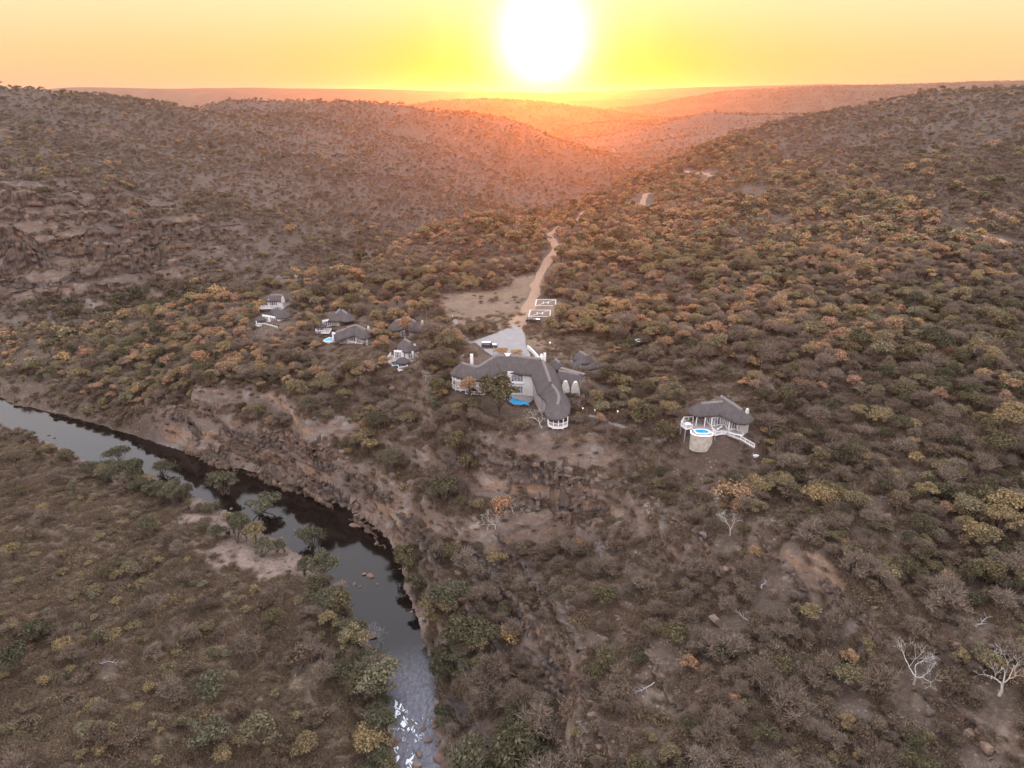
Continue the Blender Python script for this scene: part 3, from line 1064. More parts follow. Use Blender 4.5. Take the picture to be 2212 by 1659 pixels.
def gen_plant(seed, hgt, rad, nleaf, leaf, nlobe=7, crown_lo=0.35, ntwig=0, twig_w=0.05, stems=1, lobe_r=0.42, flat=0.75, nlimb=None):
    """returns (limb MB, crown verts, crown quads, twig verts, twig tris)"""
    r = np.random.default_rng(seed)
    lobes = []
    for i in range(nlobe):
        a = 2.4 * i + r.uniform(-0.5, 0.5)
        q = math.sqrt((i + 0.5) / nlobe) * (1 - lobe_r) * rad * r.uniform(0.55, 1.35)
        zt = hgt * (crown_lo + (1 - crown_lo) * (0.5 + 0.42 * (1 - (q / rad) ** 2)) * r.uniform(0.72, 1.0)) - lobe_r * rad * flat * 0.5
        lobes.append((np.array([q * math.cos(a), q * math.sin(a), zt]), rad * lobe_r * r.uniform(0.55, 1.4)))
    limbs = MB()
    bases = []
    for s in range(stems):
        o = np.array([r.normal() * 0.12 * rad * (stems > 1), r.normal() * 0.12 * rad * (stems > 1), -0.6])
        fork = np.array([r.normal() * 0.06 * rad, r.normal() * 0.06 * rad, hgt * crown_lo * r.uniform(0.6, 0.95)]) + o * [2, 2, 0]
        r0 = 0.028 * hgt + 0.03
        tube(limbs, [o, (o + fork) / 2 + r.normal(size=3) * 0.05, fork], [r0 * 1.25, r0, r0 * 0.8], 5)
        bases.append((fork, r0 * 0.75))
    for i, (c, lr) in enumerate(lobes[:nlimb]):
        f, r0 = bases[i % stems]
        mid = f * 0.5 + c * 0.5 + r.normal(size=3) * 0.10 * rad
        tube(limbs, [f, mid, c], [r0 * 0.7, r0 * 0.45, r0 * 0.15], 4, cap=False)
    w = np.array([lr ** 2 for _, lr in lobes])
    pick = r.choice(nlobe, nleaf, p=w / w.sum()) if nleaf else np.zeros(0, int)
    C = np.array([c for c, _ in lobes])[pick]
    LR = np.array([lr for _, lr in lobes])[pick]
    D = rand_dirs(r, nleaf)
    D[:, 2] = np.where(D[:, 2] < -0.35, -D[:, 2] * r.uniform(0.2, 1, nleaf), D[:, 2])
    rr = r.uniform(0.45, 1.0, nleaf) ** 0.5 * (1 + 0.16 * r.normal(size=nleaf))
    pos = C + D * (LR * rr)[:, None] * np.array([1, 1, flat])
    pos[:, 2] = np.maximum(pos[:, 2], 0.08 * hgt)
    lv, lf = leaf_quads(r, pos, D, leaf)
    tv, tf = np.zeros((0, 3)), np.zeros((0, 3), int)
    if ntwig:
        pick = r.integers(0, nlobe, ntwig)
        C = np.array([c for c, _ in lobes])[pick]
        LR = np.array([lr for _, lr in lobes])[pick]
        D = rand_dirs(r, ntwig)
        D[:, 2] = np.abs(D[:, 2]) * 0.9 - 0.15
        base = C + D * (LR * r.uniform(0, 0.55, ntwig))[:, None] * [1, 1, 0.8] - [0, 0, 0.1 * rad]
        tip = C + D * (LR * r.uniform(0.7, 1.45, ntwig))[:, None] + r.normal(size=(ntwig, 3)) * 0.12 * rad
        base[:, 2] = np.maximum(base[:, 2], 0.05)
        tip[:, 2] = np.maximum(tip[:, 2], 0.15)
        tv, tf = twig_tris(r, base, tip, twig_w)
    return limbs, lv, lf, tv, tf


def crown_mesh(name, lv, lf, tv, tf, lm, tm):
    V = np.concatenate([lv, tv]) if len(tv) else lv
    F = lf.tolist() + (tf + len(lv)).tolist()
    mi = [0] * len(lf) + [1] * len(tf)
    return np_mesh(name, V, F, [lm, tm], mi)


# kind -> builder settings; several plants of each kind, near and far versions
KINDS = {
    'green_tree': dict(mat=M_GREEN, h=(4.0, 5.4), r=(2.1, 3.0), leaf=0.16, nleaf=2000, nlobe=13, crown_lo=0.14, ntwig=90, lobe_r=.34),
    'dark_tree': dict(mat=M_DARK, h=(4.2, 5.8), r=(2.0, 2.9), leaf=0.17, nleaf=2100, nlobe=13, crown_lo=0.12, ntwig=60, lobe_r=.35),
    'autumn_tree': dict(mat=M_AUTUMN, h=(3.4, 4.9), r=(1.9, 2.8), leaf=0.14, nleaf=1250, nlobe=12, crown_lo=0.15, ntwig=220, lobe_r=.34),
    'bare_tree': dict(mat=M_BROWN, h=(3.2, 4.8), r=(1.9, 2.9), leaf=0.12, nleaf=480, nlobe=12, crown_lo=0.12, ntwig=720, stems=2, lobe_r=.36),
    'brown_shrub': dict(mat=M_BROWN, h=(1.4, 2.6), r=(1.1, 2.0), leaf=0.12, nleaf=600, nlobe=9, crown_lo=0.06, ntwig=330, stems=3, flat=0.8, lobe_r=.36),
    'green_shrub': dict(mat=M_GREEN, h=(1.4, 2.7), r=(1.1, 1.8), leaf=0.13, nleaf=950, nlobe=9, crown_lo=0.06, ntwig=80, stems=3, flat=0.85, lobe_r=.36),
    'river_tree': dict(mat=M_WILLOW, h=(4.2, 6.0), r=(2.1, 3.0), leaf=0.15, nleaf=1350, nlobe=14, crown_lo=0.14, ntwig=420, stems=2, lobe_r=.31),
}
NVAR = 10
PROTO = {}                                   # kind -> list of (trunk mesh, crown mesh)
LIB = bpy.data.collections.new('plant_shapes')      # source shapes of the scattered stuff, not placed themselves
LIBFAR = bpy.data.collections.new('far_plant_shapes')
PICK, PICKFAR = {}, {}


def build_plants():
    seed = 100
    for kind, k in KINDS.items():
        PROTO[kind] = []
        for v in range(NVAR):
            seed += 1
            r = np.random.default_rng(seed)
            h, rad = r.uniform(*k['h']), r.uniform(*k['r'])
            kw = dict(nlobe=k['nlobe'] + int(r.integers(-3, 4)), lobe_r=k['lobe_r'] * r.uniform(.85, 1.2), crown_lo=k['crown_lo'], stems=k.get('stems', 1), flat=k.get('flat', 0.75))
            limbs, lv, lf, tv, tf = gen_plant(seed, h, rad, k['nleaf'], k['leaf'], ntwig=k['ntwig'], twig_w=0.042, **kw)
            trunk = limbs.mesh('trunk', [M_BARK])
            crown = crown_mesh('crown', lv, lf, tv, tf, k['mat'], M_TWIG)
            PROTO[kind].append((trunk, crown))
            # joined copies for the scattered stuff: near and far
            for lib, div, grow in ((LIB, 1.0, 1.0), (LIBFAR, 5.0, 2.2)):
                l2, lv, lf, tv, tf = gen_plant(seed, h, rad, int(k['nleaf'] / div), k['leaf'] * grow, ntwig=int(k['ntwig'] / (div * .6)), twig_w=0.035 * grow, nlimb=None if div == 1 else 2, **kw)
                tvt = np.concatenate(l2.v)
                V = np.concatenate([lv, tv, tvt])
                F = lf.tolist() + (tf + len(lv)).tolist() + [[i + len(lv) + len(tv) for i in q] for q in l2.f]
                mi = [0] * len(lf) + [1] * len(tf) + [2] * len(l2.f)
                nm = f'{kind}_shape_{v}' + ('_far' if lib is LIBFAR else '')
                ob = bpy.data.objects.new(nm, np_mesh(nm, V, F, [k['mat'], M_TWIG, M_BARK], mi))
                lib.objects.link(ob)
    for v in range(3):       # grass tufts / low scrub
        r = np.random.default_rng(900 + v)
        n = 220
        base = np.stack([r.normal(size=n) * 0.55, r.normal(size=n) * 0.55, np.full(n, -0.1)], 1)
        tip = base + np.stack([r.normal(size=n) * 0.3, r.normal(size=n) * 0.3, r.uniform(0.25, 0.75, n)], 1)
        tv, tf = twig_tris(r, base, tip, 0.04)
        n2 = 90
        pos = np.stack([r.normal(size=n2) * 0.5, r.normal(size=n2) * 0.5, r.uniform(0.05, 0.5, n2)], 1)
        lv, lf = leaf_quads(r, pos, rand_dirs(r, n2), 0.12)
        V = np.concatenate([tv, lv])
        F = tf.tolist() + (lf + len(tv)).tolist()
        ob = bpy.data.objects.new(f'tuft_shape_{v}', np_mesh('tuft_shape', V, F, [M_GRASS, (M_BROWN, M_GRASS, M_GREEN)[v]], [0] * len(tf) + [1] * len(lf)))
        LIB.objects.link(ob)
    for lib, pk in ((LIB, PICK), (LIBFAR, PICKFAR)):
        names = sorted(o.name for o in lib.objects)
        for i, n in enumerate(names):
            pk.setdefault(n.split('_shape')[0], []).append(i)


build_plants()


def scatter_object(name, P, rot, scl, idx, lib, mat=None):
    """one object: points that carry the plants (stuff nobody could count)"""
    me = bpy.data.meshes.new(name)
    me.vertices.add(len(P))
    me.vertices.foreach_set('co', np.asarray(P, np.float32).ravel())
    a = me.attributes.new('turn', 'FLOAT_VECTOR', 'POINT')
    a.data.foreach_set('vector', np.asarray(rot, np.float32).ravel())
    a = me.attributes.new('size', 'FLOAT_VECTOR', 'POINT')
    a.data.foreach_set('vector', np.asarray(scl, np.float32).ravel())
    a = me.attributes.new('pick', 'INT', 'POINT')
    a.data.foreach_set('value', np.asarray(idx, np.int32))
    me.update()
    o = link(name, me)
    tag(o, kind='stuff')
    ng = bpy.data.node_groups.new(name, 'GeometryNodeTree')
    ng.interface.new_socket('Geometry', in_out='INPUT', socket_type='NodeSocketGeometry')
    ng.interface.new_socket('Geometry', in_out='OUTPUT', socket_type='NodeSocketGeometry')
    gi, go = ng.nodes.new('NodeGroupInput'), ng.nodes.new('NodeGroupOutput')
    ci = ng.nodes.new('GeometryNodeCollectionInfo')
    ci.inputs['Collection'].default_value = lib
    ci.inputs['Separate Children'].default_value = True
    ci.inputs['Reset Children'].default_value = True
    ip = ng.nodes.new('GeometryNodeInstanceOnPoints')
    ip.inputs['Pick Instance'].default_value = True
    ng.links.new(gi.outputs[0], ip.inputs['Points'])
    ng.links.new(ci.outputs[0], ip.inputs['Instance'])
    for n, ty, sock in (('turn', 'FLOAT_VECTOR', 'Rotation'), ('size', 'FLOAT_VECTOR', 'Scale'), ('pick', 'INT', 'Instance Index')):
        na = ng.nodes.new('GeometryNodeInputNamedAttribute')
        na.data_type = ty
        na.inputs[0].default_value = n
        ng.links.new(na.outputs[0], ip.inputs[sock])
    ng.links.new(ip.outputs[0], go.inputs[0])
    md = o.modifiers.new('scatter', 'NODES')
    md.node_group = ng
    return o


# keep-out: (x, y, radius) where no scattered plant may stand; filled by the buildings, which are planned before the planting
KEEP = []
for fx, fy, fr, fz in FLATS:
    KEEP.append((fx, fy, fr * 0.95))


def keep_poly(pts, z):
    """survey-pixel outline of open ground or a building"""
    return np.array([pt_z(px, py, z)[:2] for px, py in pts])


# standing room for the single trees, boulders and small things
for px, py, rr_ in [(1974, 1478, 3.2), (2157, 1505, 3.2), (2008, 1470, 2.5), (1577, 1158, 2.5), (1110, 1108, 2.2), (1075, 1160, 2.5), (1298, 1212, 2.2), (1142, 872, 2), (1172, 926, 2.4), (920, 825, 2.2), (1395, 1110, 1.6),
                    (1455, 1398, 3.0), (1838, 1487, 3.2), (1017, 628, 4), (655, 1448, 3.2), (1700, 1240, 2.6), (1668, 1290, 2.4), (1545, 1350, 2.4), (2005, 1545, 1.6), (1715, 1168, 1.6), (1632, 1160, 1.4), (2130, 1625, 2),
                    (1900, 1085, 2.6), (1540, 935, 3.6), (1515, 925, 2.5), (1590, 935, 2.5), (1130, 868, 4), (1105, 872, 4), (1205, 918, 3.2), (1015, 850, 3.5), (1600, 1335, 2.2), (1390, 1495, 2.2), (228, 1437, 2.5), (1650, 1265, 1.8), (2120, 1350, 2.2), (1380, 748, 2.5)]:
    g_ = ground_at(px, py)
    KEEP.append((g_.x, g_.y, rr_))
    KEEP.append((g_.x * .97, g_.y - rr_ * 1.1, rr_ * .9))

# lines of sight the photograph leaves open onto the buildings: no tall plant in these strips of ground
OPEN_GROUND = [
    keep_poly([(975, 800), (1010, 770), (1290, 745), (1300, 800), (1265, 850), (1240, 925), (1175, 930), (1150, 905), (1060, 890), (975, 850)], -78),
    keep_poly([(1460, 880), (1560, 850), (1640, 905), (1655, 1010), (1540, 1030), (1460, 1010)], -78),
    keep_poly([(1140, 645), (1215, 640), (1215, 665), (1200, 740), (1110, 740)], -75),
    keep_poly([(835, 760), (920, 730), (925, 850), (835, 850)], -80),
    keep_poly([(690, 735), (720, 700), (805, 700), (820, 800), (690, 800)], -80.5),
    keep_poly([(840, 705), (915, 685), (925, 720), (840, 735)], -78),
    keep_poly([(545, 690), (590, 655), (640, 665), (625, 735), (545, 735)], -82),
    keep_poly([(565, 640), (635, 630), (635, 680), (565, 680)], -81.5),
    keep_poly([(680, 700), (740, 665), (755, 690), (700, 715)], -80),
]


def zones(x, y):
    """(zone, density) for planting: 0 plateau and its slopes, 1 foreground left bank, 2 hillside across the valley, 3 riverside"""
    dr, wr, sr = poly_dist(x, y, RCL)
    bank = dr - wr
    z = np.zeros(len(x), int)
    left_fore = (sr < 0) & (y < 300) & (x < 30) & (bank < 150)
    far_side = (y > 330) & ~((sr > 0) & (bank < 400))
    z[left_fore] = 1
    z[far_side] = 2
    z[(bank < 7)] = 3
    return z, bank, sr


def plan_plants():
    r = np.random.default_rng(5)
    rows = []
    bands = [(20, 55, 2.4), (55, 140, 1.9), (140, 240, 2.15), (240, 420, 2.7), (420, 700, 3.2), (700, 1100, 4.0), (1100, 1900, 7.0)]
    for d0, d1, s in bands:
        xm = d1 * 0.95 + 90
        gx, gy = np.meshgrid(np.arange(-xm, xm, s), np.arange(d0, d1, s))
        x = (gx + r.uniform(-.5, .5, gx.shape) * s).ravel()
        y = (gy + r.uniform(-.5, .5, gx.shape) * s).ravel()
        m = np.abs(x) < y * 0.95 + 90
        rows.append(np.stack([x[m], y[m], np.full(m.sum(), s)], 1))
    A = np.concatenate(rows)
    x, y, s = A.T
    z = hz(x, y)
    px, py, dep = project(x, y, z)
    m = (px > -800) & (px < 3010) & (py < 2500) & (py > 100)
    x, y, z, s = x[m], y[m], z[m], s[m]
    zone, bank, sr = zones(x, y)
    e = 0.8
    slope = np.hypot(hz(x + e, y) - hz(x - e, y), hz(x, y + e) - hz(x, y - e)) / (2 * e)
    rock = np.zeros(len(x))
    for c, rr, w in ROCKY:
        rock = np.maximum(rock, w * (1 - sstep(np.hypot(x - c[0], y - c[1]), rr * 0.45, rr * 1.25)))
    dt, dw, _ = poly_dist(x, y, TRACK)
    t2, w2, _ = poly_dist(x, y, TRACK2)
    t3, w3, _ = poly_dist(x, y, TRACK3)
    p1, _, _ = poly_dist(x, y, PATH1)
    p3, _, _ = poly_dist(x, y, PATH3)
    ok = (bank > 0.8) & (dt > dw + 1.0) & (t2 > w2 + 4.5) & (t3 > w3 + 4.5) & (p1 > 1.6) & (p3 > 1.4)
    for kx, ky, kr in KEEP:
        ok &= np.hypot(x - kx, y - ky) > kr
    ok &= ~in_poly(x, y, LOT)
    ok &= slope < 2.2
    openg = np.zeros(len(x), bool)
    for P in OPEN_GROUND:
        openg |= in_poly(x, y, P)
    bare, sand = clear_mask(x, y), sand_mask(x, y)
    clump = fbm(x, y, 22, 3, 201) + 0.6 * fbm(x, y, 70, 3, 202)
    u = r.uniform(size=len(x))
    dens = np.select([zone == 0, zone == 1, zone == 2, zone == 3], [0.93, 0.66, 1.0, 0.75])
    dens = dens * np.clip(0.9 + 0.9 * clump, 0.35, 1.15) * (1 - 0.2 * rock) * (1 - 0.88 * bare) * (1 - 0.82 * sand)
    ok &= u < dens
    x, y, z, zone, rock, bare, sand, clump, bank, slope, openg, s = (a[ok] for a in (x, y, z, zone, rock, bare, sand, clump, bank, slope, openg, s))
    n = len(x)
    d = np.hypot(x, y)
    tone = fbm(x, y, 38, 3, 210) + 0.5 * r.normal(size=n) * 0.35
    plateau = sstep(y, 165, 235) * (zone == 0)
    lower = (zone == 0) * (1 - plateau)
    names = list(KINDS) + ['tuft']
    Wt = np.zeros((n, len(names)))

    def put(kind, w):
        Wt[:, names.index(kind)] += w
    green = np.clip(0.9 + 2.2 * tone, 0.15, 2.5)
    put('green_tree', plateau * 0.9 * green + lower * 0.30 * green + (zone == 1) * 0.05 + (zone == 2) * 0.08 + (zone == 3) * 0.22)
    put('dark_tree', plateau * 0.40 * green + lower * 0.45 * green * (1 + 4.5 * (bank < 17) * (y < 165)) + (zone == 1) * 0.03 + (zone == 2) * 0.06 + (zone == 3) * 0.3)
    gold = np.clip(0.9 + 2.6 * fbm(x, y, 55, 3, 230) + 1.2 * fbm(x, y, 18, 2, 231), 0.1, 2.6)
    put('autumn_tree', plateau * 1.05 * gold + lower * 0.05 * gold + (zone == 2) * 0.13 * gold)
    put('bare_tree', plateau * 1.35 + lower * 1.35 + (zone == 1) * 0.22 + (zone == 2) * 1.0 + (zone == 3) * 0.2)
    put('brown_shrub', plateau * 0.45 + lower * 1.5 + (zone == 1) * 0.9 + (zone == 2) * 1.0 + (zone == 3) * 0.15)
    put('green_shrub', plateau * 0.35 + lower * 0.42 * green + (zone == 1) * 0.6 * green + (zone == 2) * 0.22 + (zone == 3) * 0.3)
    put('dark_tree', (zone == 2) * (bank < 45) * (y < 700) * 1.6)
    put('river_tree', (zone == 3) * 1.2 + (zone == 1) * 0.05 * (bank < 25))
    put('tuft', plateau * 0.25 + lower * 1.3 + (zone == 1) * 2.6 + (zone == 2) * 0.3)
    C = Wt.cumsum(1)
    C /= C[:, -1:]
    kind = (r.uniform(size=n)[:, None] > C).sum(1)
    tall = np.isin(kind, [names.index(k) for k in ('green_tree', 'dark_tree', 'autumn_tree', 'bare_tree', 'river_tree')])
    sub = (openg | (bare > 0.4)) & tall
    kind[sub] = names.index('tuft')
    lowbank = (zone == 3) & (x < -95) & (y > 195) & tall
    kind[lowbank] = names.index('brown_shrub')
    face = np.zeros(n, bool)
    for WL, wd in WALL_LINES:
        dw_, _, _ = poly_dist(x, y, np.c_[WL, np.zeros(len(WL))])
        face |= dw_ < wd
    kind[face & tall] = names.index('tuft')
    steep = (rock > 0.5) & (slope > 1.3) & tall
    kind[steep] = names.index('brown_shrub')
    scale = r.lognormal(-0.06, 0.32, n).clip(0.45, 1.8)
    scale *= np.select([zone == 0, zone == 1, zone == 2, zone == 3], [0.92, 0.80, 0.95, 1.0])
    scale *= 1 - 0.06 * plateau
    scale *= np.where((zone == 0) & (y < 165) & tall, 0.92, 1.0)
    scale *= np.where((zone == 2) & (d > 560), 0.82, 1.0)
    scale *= np.where((zone == 0) & (bank < 17) & (y < 165) & tall, 1.3, 1.0)
    scale *= np.where(openg, 0.55, 1.0)
    drop = face & (r.uniform(size=n) < 0.75)
    k_ = ~drop
    return x[k_], y[k_], z[k_], zone[k_], kind[k_], names, scale[k_], r


PX, PY, PZ, PZONE, PKIND, PNAMES, PSC, _r = plan_plants()

# how large each plant shows; the largest become things of their own
KH = {k: (sum(v['h']) / 2, sum(v['r'])) for k, v in KINDS.items()}
_dep = PY * CP - PZ * SP
_pxs = np.array([KH[PNAMES[k]][1] if PNAMES[k] in KH else 0.0 for k in PKIND]) * PSC * FPX / _dep
_qx, _qy, _ = project(PX, PY, PZ + 1.5)
_inview = (_qx > 4) & (_qx < 2208) & (_qy > 4) & (_qy < 1690)
TREES = ('green_tree', 'dark_tree', 'autumn_tree', 'bare_tree', 'river_tree')


LANDMARKS = [(1938, 1430, 'the large white dead tree'), (2157, 1450, 'the white dead tree at the right edge'), (1838, 1465, 'the yellow green round bush'), (1457, 1375, 'the dark green round bush'),
             (1705, 1240, 'the large pink boulder'), (1577, 1120, 'the small white dead tree under the cottage'), (1900, 1075, 'the pipe handrail'), (1550, 920, 'the lone cottage'), (1205, 905, 'the round gazebo'),
             (1105, 870, 'the lodge pool'), (1230, 1090, 'the rock outcrop under the gazebo'), (1110, 1085, 'the white dead tree on the cliff'), (1180, 1440, 'the slanting ledges'), (1330, 1620, 'the foot of the slanting ledges'),
             (1590, 1340, 'the fallen pale branch'), (2120, 1620, 'the broad pink boulder in the corner'), (1850, 1320, 'the pink rock ledge on the right slope'), (1700, 1580, 'the middle of the bottom right slope'),
             (900, 1600, 'the white water'), (880, 1440, 'the pale reach of the river'), (800, 1245, 'the stones in the dark water'), (655, 1430, 'the russet brown bush'), (570, 1600, 'the fresh green tree'), (450, 1610, 'the grey green tree at the bottom edge'),
             (500, 1140, 'the sandbar'), (230, 1000, 'the bright river bend'), (60, 900, 'the river at the left edge'), (230, 1440, 'the dry branch on the grassy flat'), (80, 1250, 'the left edge of the grassy flat'), (100, 1580, 'the bottom left corner'),
             (330, 1250, 'the middle of the grassy flat'), (600, 1000, 'the cliff above the river bend'), (870, 775, 'the nearest left chalet'), (760, 725, 'the wide left chalet'), (880, 705, 'the chalet by the path'), (590, 680, 'the left end chalet'),
             (700, 685, 'the pale stone fronted chalet'), (1080, 750, 'the forecourt'), (1180, 660, 'the helipads'), (1265, 785, 'the thatched pavilion'), (1380, 745, 'the round tank'), (1640, 780, 'the mast above the lone cottage'),
             (1017, 610, 'the lone tree of the clearing'), (850, 900, 'the slope under the nearest chalet'), (950, 1000, 'the gully under the lodge'), (2000, 900, 'the wooded slope at the right edge'), (1800, 1000, 'the slope between cottage and handrail'),
             (2100, 1200, 'the slope above the right white tree'), (1300, 1250, 'the grey dead tree at the outcrop foot'), (300, 800, 'the left end of the spur'), (150, 700, 'the rim of the spur at far left'), (2140, 520, 'the track at the right edge')]


def region_words(x, y, zone, qx, qy, skip=None):
    d = [((qx - a) ** 2 + ((qy - b) * 1.3) ** 2, i) for i, (a, b, n) in enumerate(LANDMARKS)]
    d.sort()
    a, b, n = LANDMARKS[d[0][1]]
    dx, dy = qx - a, qy - b
    far = math.hypot(dx, dy)
    step = 'close ' if far < 45 else ('well ' if far > 110 else '')
    rel = ('right of' if dx > 0 else 'left of') if abs(dx) > abs(dy) * 1.2 else ('above' if dy < 0 else 'below')
    return f'{step}{rel} {n}'


LOOKS = {
    'green_tree': ('olive green leafy tree', 'tree', 'olive tree'), 'dark_tree': ('dark green round tree', 'tree', 'evergreen tree'),
    'autumn_tree': ('orange brown tree', 'tree', 'autumn tree'), 'bare_tree': ('leafless twiggy tree', 'tree', 'bare tree'),
    'river_tree': ('grey green tree', 'tree', 'riverside tree'), 'brown_shrub': ('dry brown shrub', 'shrub', 'dry shrub'),
    'green_shrub': ('low green shrub', 'shrub', 'green shrub'),
}


def make_plant(kind, v, loc, rz, sc, label, group, cat, name=None):
    root = empty(name or kind, loc, rz)
    root.scale = (sc * random.uniform(.85, 1.25), sc * random.uniform(.85, 1.25), sc * random.uniform(.85, 1.1))
    tr, cr = PROTO[kind][v]
    link('trunk', tr, root)
    link('crown', cr, root)
    tag(root, label, cat, group)
    return root


def plant_individuals():
    chosen = np.zeros(len(PX), bool)
    for cat, kinds in (('tree', TREES), ('shrub', ('brown_shrub', 'green_shrub'))):
        m = np.isin(PKIND, [PNAMES.index(k) for k in kinds]) & _inview
        idx = np.where(m)[0]
        idx = idx[np.argsort(-_pxs[idx])][:300 if cat == 'shrub' else 290]
        chosen[idx] = True
    r = np.random.default_rng(12)
    for i in np.where(chosen)[0]:
        kind = PNAMES[PKIND[i]]
        look, cat, gname = LOOKS[kind]
        where = region_words(PX[i], PY[i], PZONE[i], _qx[i], _qy[i])
        size = 'big ' if PSC[i] > 1.18 else ('small ' if PSC[i] < 0.72 else '')
        zw = ('of the plateau and gorge side', 'of the grassy flat', 'of the far hillside', 'along the river')[PZONE[i]]
        make_plant(kind, int(r.integers(0, NVAR)), (PX[i], PY[i], PZ[i] + H - 0.1), float(r.uniform(0, 6.28)), float(PSC[i]), f'{size}{look} {where}', f'{gname}s {zw}', cat)
    return chosen


CHOSEN = plant_individuals()


def plant_rest():
    r = np.random.default_rng(77)
    rest = ~CHOSEN
    d = np.hypot(PX, PY)
    tuft = PKIND == PNAMES.index('tuft')
    sets = [('grass_and_scrub', rest & tuft & (d < 420), LIB, PICK), ('bushveld', rest & ~tuft & (d < 330), LIB, PICK),
            ('far_bushveld', rest & ~tuft & (d >= 330), LIBFAR, PICKFAR)]
    for name, m, lib, pk in sets:
        idx = np.where(m)[0]
        n = len(idx)
        P = np.stack([PX[idx], PY[idx], PZ[idx] + H - 0.12], 1)
        rot = np.stack([r.normal(size=n) * 0.05, r.normal(size=n) * 0.05, r.uniform(0, 6.28, n)], 1)
        sc = PSC[idx]
        scl = np.stack([sc * r.uniform(0.8, 1.3, n), sc * r.uniform(0.8, 1.3, n), sc * r.uniform(0.75, 1.15, n)], 1)
        pick = np.array([pk[PNAMES[k]][int(q) % len(pk[PNAMES[k]])] for k, q in zip(PKIND[idx], r.integers(0, 30, n))])
        scatter_object(name, P, rot, scl, pick, lib)
        print(name, n)
    # extra ground scrub close to the drone
    r2 = np.random.default_rng(78)
    n = 56000
    y = 45 + (r2.uniform(size=n) ** 1.1) * 200
    x = r2.uniform(-1, 1, n) * (y * 0.9 + 60)
    z = hz(x, y)
    zone, bank, sr = zones(x, y)
    keep = (bank > 1.2) & (r2.uniform(size=n) < np.where(zone == 1, 0.95, 0.55)) & (sand_mask(x, y) < r2.uniform(size=n) * 0.8 + 0.1)
    for kx, ky, kr in KEEP:
        keep &= np.hypot(x - kx, y - ky) > kr
    keep &= ~in_poly(x, y, LOT)
    x, y, z = x[keep], y[keep], z[keep]
    n = len(x)
    s = r2.lognormal(-0.15, 0.3, n)
    scatter_object('ground_cover', np.stack([x, y, z + H - 0.05], 1), np.stack([r2.normal(size=n) * .1, r2.normal(size=n) * .1, r2.uniform(0, 6.28, n)], 1),
                   np.stack([s, s, s * r2.uniform(0.6, 1.2, n)], 1), np.array(PICK['tuft'])[r2.choice(3, n, p=[.45, .4, .15])], LIB)
    print('cover', n)
    # bush on the far hills
    P = []
    for (X, Y, Z), cnt in zip(HILLS, (12000, 6500, 15000)):
        f = r2.uniform(0, X.shape[0] - 1.01, cnt * 2)
        g = r2.uniform(0, X.shape[1] - 1.01, cnt * 2)
        i, j = f.astype(int), g.astype(int)
        a, b = f - i, g - j

        def bl(A):
            return A[i, j] * (1 - a) * (1 - b) + A[i + 1, j] * a * (1 - b) + A[i, j + 1] * (1 - a) * b + A[i + 1, j + 1] * a * b
        q = np.stack([bl(X), bl(Y), bl(Z)], 1)
        q = q[(q[:, 1] < Y.mean() + 260) & (np.abs(q[:, 0]) < q[:, 1] * 0.85)][:cnt]
        P.append(q)
    P = np.concatenate(P)
    n = len(P)
    s = r2.uniform(0.5, 1.25, n)
    kk = np.array(PICKFAR['dark_tree'] + PICKFAR['bare_tree'] + PICKFAR['green_tree'])[r2.integers(0, 3 * NVAR, n)]
    scatter_object('hill_bush', P + [0, 0, H - 0.5], np.stack([s * 0, s * 0, r2.uniform(0, 6.28, n)], 1), np.stack([s, s, s], 1), kk, LIBFAR)


plant_rest()


# ---------------------------------------------------------------- rock: ledges, fallen blocks, river stones
def rock_material(name, stops):
    m, t = new_mat(name)
    oi = N(t, 'ShaderNodeObjectInfo')
    g = N(t, 'ShaderNodeNewGeometry')
    tc = N(t, 'ShaderNodeTexCoord')
    n1 = noise(t, 0.9, 5, 0.65, g.outputs['Position'])
    n2 = noise(t, 4.0, 4, 0.7, g.outputs['Position'])
    c = ramp(t, oi.outputs['Random'], stops)
    c = mix(t, 0.7, c, ramp(t, n1, [(0.25, (0.25, 0.23, 0.22)), (0.7, (0.62, 0.6, 0.58))]), 'OVERLAY')
    lich = ramp(t, n1, [(0.56, 0.0), (0.68, 0.55)])
    c = mix(t, lich, c, (0.17, 0.162, 0.15))
    finish(t, principled(t, c, 0.95, 0.15, bump(t, n2, 0.7, 0.15)).outputs[0])
    return m


M_ROCK = rock_material('sandstone', [(0.0, (0.135, 0.092, 0.072)), (0.3, (0.17, 0.117, 0.093)), (0.55, (0.125, 0.098, 0.085)), (0.8, (0.20, 0.138, 0.10)), (1.0, (0.155, 0.13, 0.116))])
M_RIVROCK = rock_material('river_stone', [(0.0, (0.17, 0.125, 0.112)), (0.5, (0.21, 0.16, 0.145)), (1.0, (0.24, 0.185, 0.17))])


def block_shape(seed, rnd=0.35):
    """an angular fractured block: the hull of scattered points, boxy or rounded, with chipped corners"""
    r = np.random.default_rng(seed)
    bm = bmesh.new()
    n = 22 if rnd < .45 else 40
    P = r.uniform(-1, 1, (n, 3))
    e = 5.0 if rnd < .3 else (3.2 if rnd < .5 else 2.2)
    P /= (np.abs(P) ** e).sum(1)[:, None] ** (1 / e)
    P *= r.uniform(.84, 1.0, (n, 1)) * .5
    P[:, 0] += P[:, 2] * r.normal() * .22
    P[:, 1] += P[:, 2] * r.normal() * .22
    P[:, 0] *= 1 + .5 * r.normal() * P[:, 1] * .6
    for p in P:
        bm.verts.new(p)
    bmesh.ops.convex_hull(bm, input=bm.verts[:])
    bmesh.ops.delete(bm, geom=[v for v in bm.verts if not v.link_faces], context='VERTS')
    me = bpy.data.meshes.new('boulder')
    bm.to_mesh(me)
    bm.free()
    me.materials.append(M_ROCK)
    return me


